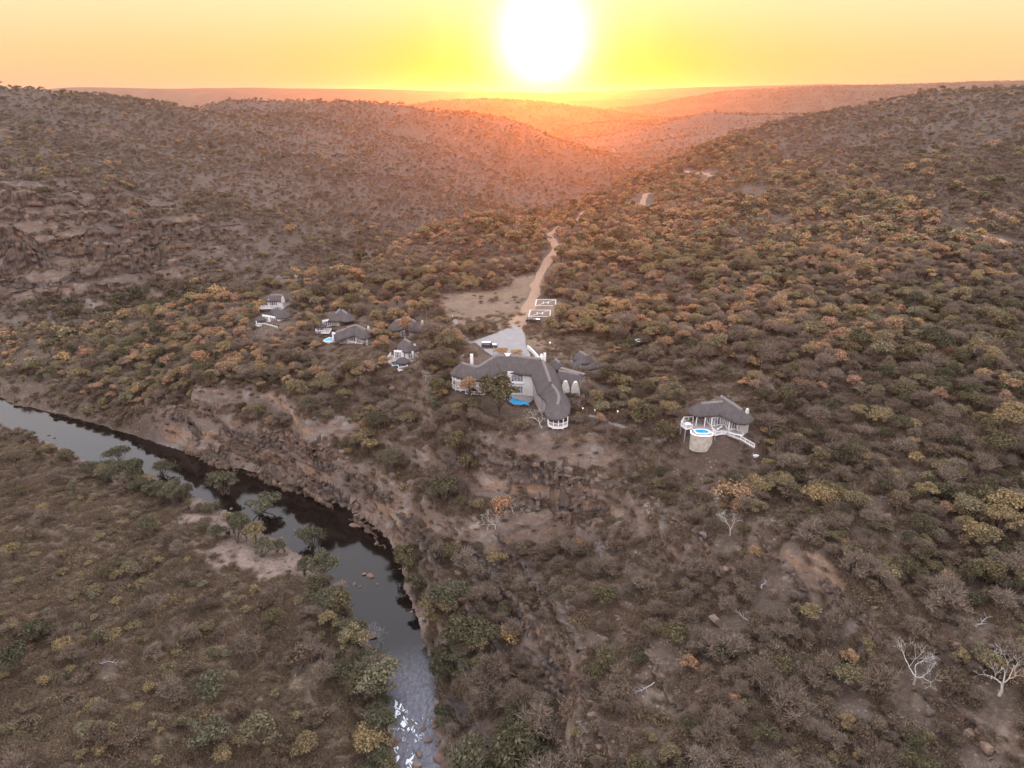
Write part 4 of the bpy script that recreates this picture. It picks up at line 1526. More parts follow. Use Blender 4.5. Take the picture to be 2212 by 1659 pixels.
ROCKLIB = bpy.data.collections.new('rock_shapes')
ROCKS = [block_shape(300 + i, (0.15, 0.22, 0.3, 0.4, 0.55, 0.75)[i % 6]) for i in range(12)]
for i, me in enumerate(ROCKS):
    ROCKLIB.objects.link(bpy.data.objects.new(f'rock_shape_{i:02d}', me))
ANGULAR = [i for i in range(12) if i % 6 < 4]
ROUND = [i for i in range(12) if i % 6 >= 3]

ROCKPLAN = []          # x, y, z, rx, ry, rz, sx, sy, sz, shape


def aspect(x, y, e=2.5):
    gx = (hz(x + e, y) - hz(x - e, y)) / (2 * e)
    gy = (hz(x, y + e) - hz(x, y - e)) / (2 * e)
    return np.arctan2(gy, gx), np.hypot(gx, gy)


def ledge(pts, size, courses, seed, jitter=0.5, gap=1.0, drop=0.0):
    """a broken band of bedded blocks following a line on the ground"""
    r = np.random.default_rng(seed)
    P = np.array([[*ground_at(px, py)[:2]] for px, py in pts])
    Q = resample(np.c_[P, np.zeros(len(P))], 0.2)
    d = np.concatenate([[0], np.cumsum(np.hypot(np.diff(Q[:, 0]), np.diff(Q[:, 1])))])
    s = 0.0
    while s < d[-1]:
        w = size * min(r.lognormal(-.12, .5), 2.4)
        x, y = np.interp(s + w / 2, d, Q[:, 0]), np.interp(s + w / 2, d, Q[:, 1])
        a, sl = aspect(np.array([x]), np.array([y]))
        i = min(np.searchsorted(d, s + w / 2), len(Q) - 2)
        tx, ty = Q[min(i + 3, len(Q) - 1)][:2] - Q[max(i - 3, 0)][:2]
        rz = math.atan2(ty, tx)
        nx, ny = math.cos(a[0]), math.sin(a[0])          # uphill
        n = max(1, courses + int(r.integers(-1, 2)))
        zz = 0.0
        if r.uniform() < gap:
            off = r.normal() * jitter
            for c in range(n):
                hgt = size * r.uniform(0.4, 1.05)
                px_, py_ = x + nx * (off + c * size * 0.22), y + ny * (off + c * size * 0.22)
                z0 = float(hz(px_, py_)[0]) if c == 0 else zz
                zz = (z0 if c == 0 else zz) + hgt * (0.45 if c == 0 else 0.93)
                ROCKPLAN.append((px_, py_, zz - hgt * 0.5 - drop, r.normal() * .09, r.normal() * .09, rz + r.normal() * 0.3, w * 1.15, size * r.uniform(0.9, 1.7), hgt * 1.25, int(r.choice(ANGULAR))))
        s += w * 0.97


LEDGES = [([(300, 880), (380, 893), (480, 930), (560, 965), (640, 1005), (700, 1040)], 2.6, 3, .95), ([(420, 935), (520, 978), (600, 1015), (680, 1055), (760, 1105), (830, 1160)], 2.4, 3, .95),
          ([(500, 905), (600, 950), (690, 995), (780, 1050), (845, 1110)], 2.0, 2, .7),
          ([(560, 1000), (640, 1040), (720, 1088), (800, 1140), (850, 1180)], 2.2, 2, .85),
          ([(895, 1120), (930, 1190), (965, 1250), (1000, 1320), (1050, 1400), (1110, 1470)], 1.9, 3, .85), ([(925, 1110), (980, 1190), (1030, 1270), (1090, 1340)], 1.5, 2, .6),
          ([(1090, 1330), (1150, 1390), (1200, 1460), (1255, 1540), (1330, 1640)], 1.5, 3, .9), ([(1150, 1340), (1210, 1410), (1280, 1500), (1350, 1590)], 1.1, 2, .6),
          ([(1050, 1000), (1110, 1045), (1170, 1060), (1240, 1070), (1310, 1060)], 2.3, 3, .9), ([(1090, 1075), (1150, 1100), (1210, 1125), (1280, 1120)], 2.2, 4, .85), ([(1170, 1020), (1240, 1030), (1320, 1040)], 1.8, 3, .85),
          ([(1180, 1150), (1240, 1160), (1300, 1130)], 1.7, 3, .8),
          ([(1385, 1090), (1440, 1120), (1490, 1160), (1530, 1200), (1560, 1250)], 1.4, 2, .7), ([(1660, 1170), (1690, 1215), (1720, 1250), (1745, 1285)], 1.0, 2, .9),
          ([(1790, 1265), (1830, 1305), (1870, 1350), (1910, 1390)], 1.1, 2, .95), ([(1960, 1480), (2040, 1520), (2100, 1560), (2140, 1620), (2160, 1680)], 1.0, 2, .85),
          ([(1600, 1150), (1640, 1195), (1660, 1230)], 0.9, 1, .6), ([(1270, 1290), (1340, 1350), (1400, 1420), (1440, 1490)], 0.8, 1, .5)]
for i, (pts, size, crs, gp) in enumerate(LEDGES):
    ledge(pts, size * .8, max(1, crs - 2), 400 + i, size * 0.9, gp * .42)
# the cliff across the valley: long bedded bands one above another
for i, (y0, x1, size) in enumerate([(655, 330, 4.0), (632, 440, 5.0), (605, 420, 5.0), (585, 470, 4.5), (560, 430, 5.5), (535, 500, 5.0), (512, 520, 4.0), (488, 530, 4.5), (462, 360, 4.0), (436, 260, 4.5), (412, 330, 3.2), (392, 220, 2.8)]):
    rr_ = np.random.default_rng(500 + i)
    pts = [(px, y0 - 0.085 * px * (1 if y0 > 480 else .6) + rr_.normal() * 5) for px in range(-120, x1, 60)]
    ledge(pts, size * .7, 1, 520 + i, 4.5, 0.22, 0.6)
for i, (x0, x1, y0, y1, size) in enumerate([(560, 820, 330, 345, 3.0), (700, 960, 300, 325, 3.0), (500, 700, 250, 262, 3.5), (1340, 1480, 395, 345, 4.0), (1330, 1460, 405, 372, 4.0), (480, 660, 232, 236, 3.5), (300, 520, 360, 352, 2.5)]):
    rr_ = np.random.default_rng(560 + i)
    pts = [(x0 + (x1 - x0) * k / 5, y0 + (y1 - y0) * k / 5 + rr_.normal() * 4) for k in range(6)]
    ledge(pts, size, 1, 580 + i, 3.0, 0.5)


def cliff_material():
    m, t = new_mat('cliff_rock')
    g = N(t, 'ShaderNodeNewGeometry')
    pos = g.outputs['Position']
    sep = N(t, 'ShaderNodeSeparateXYZ')
    L(t, pos, sep.inputs[0])
    cell = N(t, 'ShaderNodeAttribute', attribute_name='cell').outputs['Fac']
    row = N(t, 'ShaderNodeAttribute', attribute_name='bed').outputs['Fac']
    n1 = noise(t, 0.09, 4, 0.6, pos)
    n2 = noise(t, 0.9, 5, 0.7, pos)
    n3 = noise(t, 4.0, 4, 0.7, pos)
    mp = N(t, 'ShaderNodeMapping')
    mp.inputs['Scale'].default_value = (1.1, 1.1, 0.12)
    L(t, pos, mp.inputs[0])
    streak = noise(t, 1.0, 4, 0.65, mp.outputs[0])
    c = ramp(t, row, [(0.0, (0.097, 0.066, 0.050)), (0.25, (0.144, 0.090, 0.060)), (0.45, (0.108, 0.085, 0.074)), (0.65, (0.159, 0.107, 0.072)), (0.85, (0.119, 0.090, 0.076)), (1.0, (0.083, 0.065, 0.058))])
    c = mix(t, 0.6, c, ramp(t, cell, [(0, 0.26), (1, 0.74)]), 'OVERLAY')
    c = mix(t, ramp(t, streak, [(0.46, 0.0), (0.60, 0.85)]), c, (0.049, 0.042, 0.039))
    c = mix(t, ramp(t, n2, [(0.55, 0.0), (0.68, 0.6)]), c, (0.148, 0.141, 0.129))
    c = mix(t, ramp(t, n1, [(0.55, 0.0), (0.66, 0.45)]), c, (0.166, 0.097, 0.055))
    b = bump(t, n3, 0.7, 0.2, bump(t, n2, 0.6, 0.5))
    finish(t, principled(t, c, 0.95, 0.15, b).outputs[0])
    return m


M_CLIFF = cliff_material()


def cliff_wall(pts, hgt, seed, res, block, out=0.6, taper=0.25, name='cliff'):
    """a continuous fractured rock face along a contour: staggered beds and joints, a ledge top running back into the slope"""
    P = np.array([[*ground_at(px, py)[:2]] for px, py in pts])
    Q = resample(np.c_[P, np.zeros(len(P))], res)[:, :2]
    n = len(Q)
    if n < 6:
        return
    s = np.arange(n) * res
    k = max(3, int(6 / res)) | 1
    tang = np.gradient(Q, axis=0)
    for j in range(2):
        tang[:, j] = np.convolve(np.pad(tang[:, j], k // 2, 'edge'), np.ones(k) / k, 'valid')
    tang /= np.linalg.norm(tang, axis=1)[:, None] + 1e-9
    nrm = np.stack([tang[:, 1], -tang[:, 0]], 1)
    up = hz(Q[:, 0] + nrm[:, 0] * 4, Q[:, 1] + nrm[:, 1] * 4) - hz(Q[:, 0] - nrm[:, 0] * 4, Q[:, 1] - nrm[:, 1] * 4)
    if up.mean() > 0:
        nrm = -nrm                                   # face downhill
    nrm = nrm + 0.0
    z0 = hz(Q[:, 0], Q[:, 1])
    z0 = np.convolve(np.pad(z0, k // 2, 'edge'), np.ones(k) / k, 'valid')
    prof = hgt * (0.62 + 0.9 * fbm(s, s * 0 + seed, 14, 3, seed)) * np.clip(np.minimum(s, s[-1] - s) / (taper * s[-1] + .01), 0.12, 1) ** .6
    prof = np.maximum(prof, 0.5)
    nh = max(6, int(hgt * 1.3 / res))
    back = [0.35, 1.0, 2.2, 4.0]
    rows = nh + 1 + len(back)
    V = np.zeros((n, rows, 3))
    CE, BE = np.zeros((n, rows)), np.zeros((n, rows))
    beds = block * 0.8
    for j in range(rows):
        u = min(j / nh, 1.0)
        h = -1.2 + u * (prof + 1.2)
        zz = z0 + h
        bed = np.floor(zz / beds + 0.35 * fbm(s, s * 0 + 3, 9, 2, seed + 5))
        sw = s / block + 0.8 * fbm(s, s * 0, block * 3, 2, seed + 7)
        joint = np.floor(sw * (0.7 + 0.9 * _hash(bed, bed * 0, seed + 3)) + 7.7 * _hash(bed, bed * 0, seed))
        c = _hash(joint, bed, seed + 1)
        big = _hash(np.floor(s / (block * 4.5) + .4 * fbm(s, s * 0, block * 4, 2, seed + 8)), bed * 0, seed + 2)
        o = out + 0.95 * block * (c - .5) + 1.5 * block * (big - .5) + 0.35 * block * (_hash(bed, bed * 0 + 2, seed) - .5) + 0.25 * fbm(s, zz, 1.3, 2, seed + 9) - 0.22 * block * u * (hgt / block) * 0.25
        if j > nh:
            o = o - back[j - nh - 1]
            gx, gy = Q[:, 0] + nrm[:, 0] * o, Q[:, 1] + nrm[:, 1] * o
            f = (j - nh) / len(back)
            zz = zz * (1 - f) + (hz(gx, gy) - 0.5 * f) * f + 0.12 * fbm(s, s * 0 + j, 1.5, 2, seed + 10)
        V[:, j, 0] = Q[:, 0] + nrm[:, 0] * o
        V[:, j, 1] = Q[:, 1] + nrm[:, 1] * o
        V[:, j, 2] = zz + H
        CE[:, j] = c
        BE[:, j] = _hash(bed, bed * 0 + 1, 77)
    idx = np.arange(n * rows).reshape(n, rows)
    F = np.stack([idx[:-1, :-1], idx[1:, :-1], idx[1:, 1:], idx[:-1, 1:]], -1).reshape(-1, 4)
    me = np_mesh(name, V.reshape(-1, 3), F, [M_CLIFF])
    for nm, A in (('cell', CE), ('bed', BE)):
        at = me.attributes.new(nm, 'FLOAT', 'POINT')
        at.data.foreach_set('value', A.ravel().astype(np.float32))
    o = link(name, me)
    tag(o, kind='structure')


for i, (pts, hg, bl_) in enumerate(NEAR_WALLS):
    cliff_wall(pts, hg * 1.3, 900 + i, 0.42, bl_)
for i, (pts, hg) in enumerate(FAR_WALLS):
    cliff_wall(pts, hg * 1.25, 950 + i, 0.9, 2.6, 0.9)
for i, (x0, x1, y0, y1, hg) in enumerate([(1330, 1480, 402, 350, 6), (1320, 1450, 412, 380, 6)]):
    cliff_wall([(x0 + (x1 - x0) * k / 5, y0 + (y1 - y0) * k / 5) for k in range(6)], hg, 980 + i, 1.6, 4.0, 1.0)


def loose_rocks():
    r = np.random.default_rng(31)
    # fallen blocks over the right-hand slopes, denser below the ledges
    n = 9000
    y = 60 + r.uniform(size=n) ** 1.2 * 150
    x = -75 + r.uniform(size=n) * (np.clip(y * 0.8, 0, 130) + 95)
    zone, bank, sr = zones(x, y)
    rk = np.zeros(n)
    for c, rr, w in ROCKY:
        rk = np.maximum(rk, w * (1 - sstep(np.hypot(x - c[0], y - c[1]), rr * 0.5, rr * 1.6)))
    cl = fbm(x, y, 13, 3, 303)
    keep = (bank > 0.5) & (r.uniform(size=n) < 0.10 + 0.5 * rk + 0.5 * np.clip(cl, 0, 1)) & (zone != 1)
    for kx, ky, kr in KEEP:
        keep &= np.hypot(x - kx, y - ky) > kr
    keep &= ~in_poly(x, y, LOT)
    for a, b in zip(x[keep], y[keep]):
        s = 0.42 * r.lognormal(0, 0.55)
        s = min(s, 2.2)
        ROCKPLAN.append((a, b, float(hz(a, b)[0]) + s * 0.12, r.normal() * .25, r.normal() * .25, r.uniform(0, 6.3), s * r.uniform(.8, 1.6), s * r.uniform(.8, 1.3), s * r.uniform(.55, .95), int(r.choice(ANGULAR + ROUND))))
    # stones on the left flat
    for _ in range(420):
        b = 58 + r.uniform() * 110
        a = -b * 0.8 * r.uniform(0.1, 1)
        zz, bk, sd = zones(np.array([a]), np.array([b]))
        if zz[0] != 1 or vnoise(np.array(a / 16), np.array(b / 16), 44) < 0.0:
            continue
        s = 0.35 * r.lognormal(0, 0.45)
        ROCKPLAN.append((a, b, float(hz(a, b)[0]) + s * 0.1, 0, 0, r.uniform(0, 6.3), s * 1.2, s, s * .6, int(r.choice(ROUND))))
    for _ in range(160):
        px, py = r.uniform(415, 660), r.uniform(1075, 1230)
        g = pt_z(px, py, -109)
        if sand_mask(np.array([g[0]]), np.array([g[1]]))[0] < .3:
            continue
        s = 0.28 * r.lognormal(0, 0.5)
        ROCKPLAN.append((g[0], g[1], float(hz(g[0], g[1])[0]) + s * .1, 0, 0, r.uniform(0, 6.3), s * 1.4, s, s * .6, int(r.choice(ROUND)) + 100))
    # stones along the river and in it
    for i in range(len(RCL)):
        x0, y0, w = RCL[i]
        if y0 < 60 or (i > 3 and RCL[i][0] < -235) or y0 > 300:
            continue
        t = RCL[min(i + 1, len(RCL) - 1)][:2] - RCL[i - 1][:2]
        t = t / np.hypot(*t)
        for _ in range(int(r.integers(7, 15)) if y0 < 165 else 5):
            u = w * r.uniform(0.93, 1.35) * (1 if r.uniform() < 0.72 else -1)
            a, b = x0 + t[1] * u + t[0] * r.uniform(-3, 3), y0 - t[0] * u + t[1] * r.uniform(-3, 3)
            s = 0.55 * r.lognormal(0, 0.5)
            ROCKPLAN.append((a, b, max(float(hz(a, b)[0]), WZ - 0.2) + s * 0.1, r.normal() * .2, r.normal() * .2, r.uniform(0, 6.3), s * r.uniform(.9, 1.8), s, s * r.uniform(.5, .8), int(r.choice(ROUND)) + 100))
    for px, py, s in [(800, 1245, 1.6), (788, 1240, .9), (765, 1262, .9), (778, 1268, .7), (815, 1262, .6), (918, 1395, 1.1), (945, 1452, .9), (338, 1000, 1.4), (345, 1028, 1.2), (290, 1001, .8), (105, 940, 1.0), (118, 946, .8),
                      (860, 1600, 1.1), (905, 1630, 1.2), (880, 1570, .8), (925, 1600, 1.3), (900, 1655, 1.5), (940, 1565, 1.6), (955, 1590, 1.9), (950, 1640, 2.0), (870, 1540, .7), (895, 1560, .6), (915, 1575, .9)]:
        p = pt_z(px, py, WZ)
        ROCKPLAN.append((p[0], p[1], WZ + s * 0.12, 0.1, 0.1, r.uniform(0, 6.3), s * 1.5, s, s * .55, int(r.choice(ROUND)) + 100))


loose_rocks()
BIGROCKS = [(1700, 1240, 3.0, 2.2, 2.3, 'large rounded pink boulder with a cracked top on the right slope'), (1668, 1290, 2.0, 1.9, 2.6, 'upright brown boulder beside the large pink boulder'),
            (1545, 1350, 2.4, 1.9, 2.6, 'tall weathered boulder right of the dark green bush'), (1525, 1395, 1.6, 1.4, 1.6, 'grey cracked boulder below the tall weathered boulder'),
            (2005, 1545, 1.5, 1.3, 1.3, 'pink boulder below the grey fallen thorn tree'), (1715, 1168, 1.3, 1.1, 1.2, 'smooth grey boulder leaning on a dead branch'), (1632, 1160, 1.1, 1.0, 1.1, 'orange boulder at the head of the rock ledge'),
            (2130, 1625, 2.2, 1.8, 1.6, 'broad pink boulder near the bottom right corner'), (2090, 1590, 1.7, 1.4, 1.3, 'pink boulder above the broad boulder near the right corner'),
            (2140, 1400, 1.2, 1.0, 0.9, 'low brown boulder below the right white tree')]


def place_rocks():
    r = np.random.default_rng(8)
    A = np.array(ROCKPLAN)
    riv = A[:, 9] >= 100
    A[:, 9] = np.where(riv, A[:, 9] - 100, A[:, 9])
    qx, qy, dep = project(A[:, 0], A[:, 1], A[:, 2])
    px = np.cbrt(A[:, 6] * A[:, 7] * A[:, 8]) * FPX / dep
    see = (qx > 3) & (qx < 2209) & (qy > 3) & (qy < 1656)
    order = np.argsort(-np.where(see, px, 0))[:280]
    one = np.zeros(len(A), bool)
    one[order] = True
    for px_, py_, sx, sy, sz, lab in BIGROCKS:
        g = ground_at(px_, py_)
        o = link('boulder', ROCKS[int(r.choice(ROUND))], None, g + Vector((0, 0, sz * 0.28)), float(r.uniform(0, 6)))
        o.scale = (sx, sy, sz)
        tag(o, lab, 'boulder')
    for i in np.where(one)[0]:
        x, y, z, a, b, c, sx, sy, sz, k = A[i]
        sz_ = sz / max(sx, sy) * 1.3
        o = link('river_stone' if riv[i] else 'rock_block', ROCKS[int(k)], None, (x, y, z + H))
        o.rotation_euler = (a, b, c)
        o.scale = (sx, sy, sz)
        where = region_words(0, 0, 0, qx[i], qy[i])
        sz = 'big ' if px[i] > np.sort(px[order])[-90] else ''
        if riv[i]:
            lab, grp = f'{sz}rounded river stone {where}', 'stones along the river'
        elif y > 330:
            lab, grp = f'{sz}bedded block of the cliff across the valley, in its part {"nearest the left edge" if qx[i] < 150 else ("nearest the river bed" if qy[i] > 560 else "under the hilltop bush")}', 'blocks of the far cliff'
        else:
            lab, grp = f'{sz}{"flat" if sz_ < 0.75 else "angular"} sandstone block {where}', 'sandstone blocks of the gorge side'
        tag(o, lab, 'rock', grp)
    rest = ~one
    for name, m in (('fallen_rock', rest & ~riv), ('river_gravel', rest & riv)):
        i = np.where(m)[0]
        scatter_object(name, A[i, :3] + [0, 0, H], A[i, 3:6], A[i, 6:9], A[i, 9].astype(int), ROCKLIB)
        print(name, len(i))


place_rocks()


# ================================================================ buildings
KF = 2212.0 / 2300.0


def fp(px, py, z):
    """photograph pixel (2300 wide survey) at height z -> world point"""
    p = pt_z(px * KF, py * KF, z)
    return Vector((p[0], p[1], z + H))


def s1(x, y, z):        # enlargements of the survey: main lodge
    return fp(980 + x / 5.185, 660 + y / 5.185, z)


def s2(x, y, z):        # left chalets
    return fp(540 + x / 5.027, 620 + y / 5.027, z)


def s3(x, y, z):        # lone cottage
    return fp(1480 + x / 7.9, 860 + y / 7.9, z)


M_WHITE = simple_mat('white_paint', (0.74, 0.73, 0.71), 0.6, 0.3, 0.06, 1.5, 0.05)
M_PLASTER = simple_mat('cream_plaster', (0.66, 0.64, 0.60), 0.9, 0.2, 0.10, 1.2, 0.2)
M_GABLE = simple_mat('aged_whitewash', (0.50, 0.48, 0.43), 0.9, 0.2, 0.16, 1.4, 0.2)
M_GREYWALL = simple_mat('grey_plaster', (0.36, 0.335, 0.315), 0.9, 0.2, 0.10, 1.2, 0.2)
M_STONEWALL = simple_mat('stained_plaster', (0.40, 0.365, 0.30), 0.95, 0.15, 0.32, 0.9, 0.4)
M_DECK = simple_mat('weathered_boards', (0.27, 0.245, 0.235), 0.85, 0.2, 0.16, 2.5, 0.3)
M_DARKIN = simple_mat('dark_interior', (0.035, 0.03, 0.028), 0.9, 0.1, 0.3, 1.0, 0.0)
M_STILT = simple_mat('grey_post', (0.30, 0.285, 0.28), 0.85, 0.2, 0.15, 2.0, 0.1)
M_BROWNWALL = simple_mat('brown_tiles', (0.15, 0.075, 0.045), 0.7, 0.3, 0.25, 3.0, 0.2)
M_RIDGE = simple_mat('ridge_capping', (0.17, 0.15, 0.143), 0.9, 0.15, 0.22, 2.0, 0.3)
M_CANVAS = simple_mat('pale_canvas', (0.55, 0.52, 0.47), 0.9, 0.1, 0.1, 3.0, 0.1)
M_WICKER = simple_mat('grey_wicker', (0.22, 0.20, 0.185), 0.9, 0.1, 0.2, 9.0, 0.4)
M_BLACK = simple_mat('black_rubber', (0.025, 0.025, 0.026), 0.8, 0.2, 0.2, 4.0, 0.1)
M_METAL = simple_mat('grey_metal', (0.34, 0.34, 0.35), 0.45, 0.5, 0.08, 3.0, 0.02, 0.6)


def glass_material():
    m, t = new_mat('window_glass')
    tc = N(t, 'ShaderNodeTexCoord')
    f = noise(t, 1.3, 2, 0.5, tc.outputs['Object'])
    c = ramp(t, f, [(0.42, (0.05, 0.05, 0.055)), (0.55, (0.26, 0.265, 0.28))])
    finish(t, principled(t, c, 0.06, 0.6).outputs[0])


def pool_material():
    m, t = new_mat('pool_water')
    tc = N(t, 'ShaderNodeTexCoord')
    f = noise(t, 1.2, 3, 0.5, tc.outputs['Object'])
    c = ramp(t, f, [(0.35, (0.012, 0.22, 0.45)), (0.65, (0.04, 0.33, 0.57))])
    finish(t, principled(t, c, 0.08, 0.3, bump(t, noise(t, 6, 2, 0.5, tc.outputs['Object']), 0.05, 0.05)).outputs[0])


def thatch_material():
    m, t = new_mat('thatch')
    at = N(t, 'ShaderNodeAttribute', attribute_name='straw')
    mp = N(t, 'ShaderNodeMapping')
    mp.inputs['Scale'].default_value = (9.0, 0.9, 1.0)
    L(t, at.outputs['Vector'], mp.inputs[0])
    n1 = noise(t, 1.0, 5, 0.7, mp.outputs[0])
    g = N(t, 'ShaderNodeNewGeometry')
    n2 = noise(t, 0.6, 4, 0.6, g.outputs['Position'])
    n3 = noise(t, 7.0, 3, 0.7, g.outputs['Position'])
    c = ramp(t, n1, [(0.28, (0.050, 0.044, 0.043)), (0.5, (0.085, 0.076, 0.075)), (0.75, (0.13, 0.116, 0.113))])
    c = mix(t, 0.55, c, ramp(t, n2, [(0.3, (0.35, 0.34, 0.34)), (0.7, (0.66, 0.64, 0.62))]), 'OVERLAY')
    b = bump(t, n1, 0.7, 0.12, bump(t, n3, 0.5, 0.08))
    finish(t, principled(t, c, 0.95, 0.1, b).outputs[0])


glass_material()
pool_material()
thatch_material()
M_GLASS, M_POOL, M_THATCH = MATS['window_glass'], MATS['pool_water'], MATS['thatch']


class GB(MB):
    """mesh builder in world metres; part() moves it under its thing"""

    def bar(self, a, b, w, h=None, m=0):
        """square bar from a to b"""
        a, b = Vector(a), Vector(b)
        h = h or w
        d = (b - a).normalized()
        up = Vector((0, 0, 1)) if abs(d.z) < 0.95 else Vector((1, 0, 0))
        s = d.cross(up).normalized()
        u = s.cross(d).normalized()
        V = [p + s * (i * w / 2) + u * (j * h / 2) for p in (a, b) for i, j in ((-1, -1), (1, -1), (1, 1), (-1, 1))]
        self.add([tuple(v) for v in V], [(0, 3, 2, 1), (4, 5, 6, 7), (0, 1, 5, 4), (1, 2, 6, 5), (2, 3, 7, 6), (3, 0, 4, 7)], m)
        return self

    def prism(self, poly, z0, z1, m=0):
        n = len(poly)
        area = sum(poly[i][0] * poly[(i + 1) % n][1] - poly[(i + 1) % n][0] * poly[i][1] for i in range(n))
        if area < 0:
            poly = poly[::-1]
        V = [(p[0], p[1], z0) for p in poly] + [(p[0], p[1], z1) for p in poly]
        F = [tuple(range(n - 1, -1, -1)), tuple(range(n, 2 * n))] + [(i, (i + 1) % n, n + (i + 1) % n, n + i) for i in range(n)]
        self.add(V, F, m)
        return self

    def panel(self, p0, p1, z0, z1, th, m=0):
        """upright slab standing along p0-p1"""
        p0, p1 = Vector((p0[0], p0[1])), Vector((p1[0], p1[1]))
        d = (p1 - p0).normalized()
        s = Vector((d.y, -d.x)) * th / 2
        self.prism([tuple(p0 + s), tuple(p1 + s), tuple(p1 - s), tuple(p0 - s)], z0, z1, m)
        return self


def part(name, mb, mats, parent, root, smooth=False):
    off = np.array(root.location)
    V = np.concatenate(mb.v) - off
    return link(name, np_mesh(name, V, mb.f, mats, mb.m, smooth), parent)


def offset_poly(P, w):
    """left/right offset of a plan polyline"""
    P = [Vector((p[0], p[1])) for p in P]
    out_l, out_r = [], []
    for i, p in enumerate(P):
        d = (P[min(i + 1, len(P) - 1)] - P[max(i - 1, 0)]).normalized()
        n = Vector((-d.y, d.x))
        ww = w[i] if isinstance(w, (list, tuple)) else w
        out_l.append(p + n * ww)
        out_r.append(p - n * ww)
    return out_l, out_r


def thatch(root, ridge, half, drop, ends=(1.0, 1.0), seed=1, cap=(0, 1), name='roof', thick=0.34):
    """thick thatched roof over a bent ridge with rounded hips; part 'roof' with its 'ridge_cap'"""
    P = np.array([[*r, h, d] for r, h, d in zip([tuple(v) for v in ridge], half, drop)])
    Q = resample(P, 0.55)
    if len(Q) < 2:
        Q = P
    Q = np.vstack([Q, P[-1:]])
    n = len(Q)
    tang = np.gradient(Q[:, :2], axis=0)
    for _ in range(3):
        tang[1:-1] = (tang[:-2] + 2 * tang[1:-1] + tang[2:]) / 4
    tang /= np.linalg.norm(tang, axis=1)[:, None] + 1e-9
    perp = np.stack([tang[:, 1], -tang[:, 0]], 1)       # right-hand side
    ribs = []
    K = 9
    for i in range(n):
        ribs.append((Q[i, :3], perp[i], Q[i, 3], Q[i, 4]))
    m = 13
    for j in range(1, m):
        a = math.pi * j / m
        d = perp[-1] * math.cos(a) + tang[-1] * math.sin(a) * ends[1]
        ribs.append((Q[-1, :3], d, Q[-1, 3], Q[-1, 4]))
    for i in range(n - 1, -1, -1):
        ribs.append((Q[i, :3], -perp[i], Q[i, 3], Q[i, 4]))
    for j in range(1, m):
        a = math.pi * j / m
        d = -perp[0] * math.cos(a) - tang[0] * math.sin(a) * ends[0]
        ribs.append((Q[0, :3], d, Q[0, 3], Q[0, 4]))
    V, UV = [], []
    nr = len(ribs)
    prof = np.linspace(0, 1, K)
    for k, (c, d, h, dr) in enumerate(ribs):
        wob = 0.10 * float(vnoise(np.array(k * 0.23), np.array(seed * 3.3), seed))
        for j, t in enumerate(prof):
            off = h * (t + wob * t)
            z = c[2] - dr * (t ** 1.06) + 0.10 * math.sin(math.pi * t) + 0.05 * float(vnoise(np.array(k * 0.6), np.array(j * 0.9 + seed), seed + 2))
            V.append((c[0] + d[0] * off, c[1] + d[1] * off, z))
            UV.append((k * 0.55, t * h, 0))
        e = V[-1]
        V.append((e[0] - d[0] * 0.06, e[1] - d[1] * 0.06, e[2] - thick))
        UV.append((k * 0.55, h + 0.3, 0))
        V.append((c[0] + d[0] * h * 0.55, c[1] + d[1] * h * 0.55, c[2] - dr * 0.55 - thick))
        UV.append((k * 0.55, h * 0.5, 0))
    KK = K + 2
    F = []
    for k in range(nr):
        k2 = (k + 1) % nr
        for j in range(KK - 1):
            F.append((k * KK + j, k * KK + j + 1, k2 * KK + j + 1, k2 * KK + j))
    V = np.array(V) - np.array(root.location)
    me = np_mesh(name, V, np.array(F), [M_THATCH], smooth=True)
    at = me.attributes.new('straw', 'FLOAT_VECTOR', 'POINT')
    if len(me.vertices) == len(UV):
        at.data.foreach_set('vector', np.array(UV, np.float32).ravel())
    o = link(name, me, root)
    a, b = int(cap[0] * (n - 1)), int(cap[1] * (n - 1))
    if b - a > 0:
        mb = MB()
        seg = [Q[i, :3] + [0, 0, 0.02] for i in range(a, b + 1)]
        if len(seg) > 2:
            V, F = [], []
            for i, p in enumerate(seg):
                s = np.array([*perp[a + i], 0.0])
                for q, (u, z) in enumerate([(-0.45, -0.34), (-0.32, -0.08), (-0.13, 0.12), (0.13, 0.12), (0.32, -0.08), (0.45, -0.34)]):
                    V.append(p + s * u + [0, 0, z + 0.02 * math.sin(i * 2.1 + q)])
            for i in range(len(seg) - 1):
                for q in range(5):
                    F.append((i * 6 + q, (i + 1) * 6 + q, (i + 1) * 6 + q + 1, i * 6 + q + 1))
            F.append((0, 1, 2, 3, 4, 5))
            e = (len(seg) - 1) * 6
            F.append((e + 5, e + 4, e + 3, e + 2, e + 1, e))
            mb.add(V, F)
            part('ridge_cap', mb, [M_RIDGE], o, root)
    return o


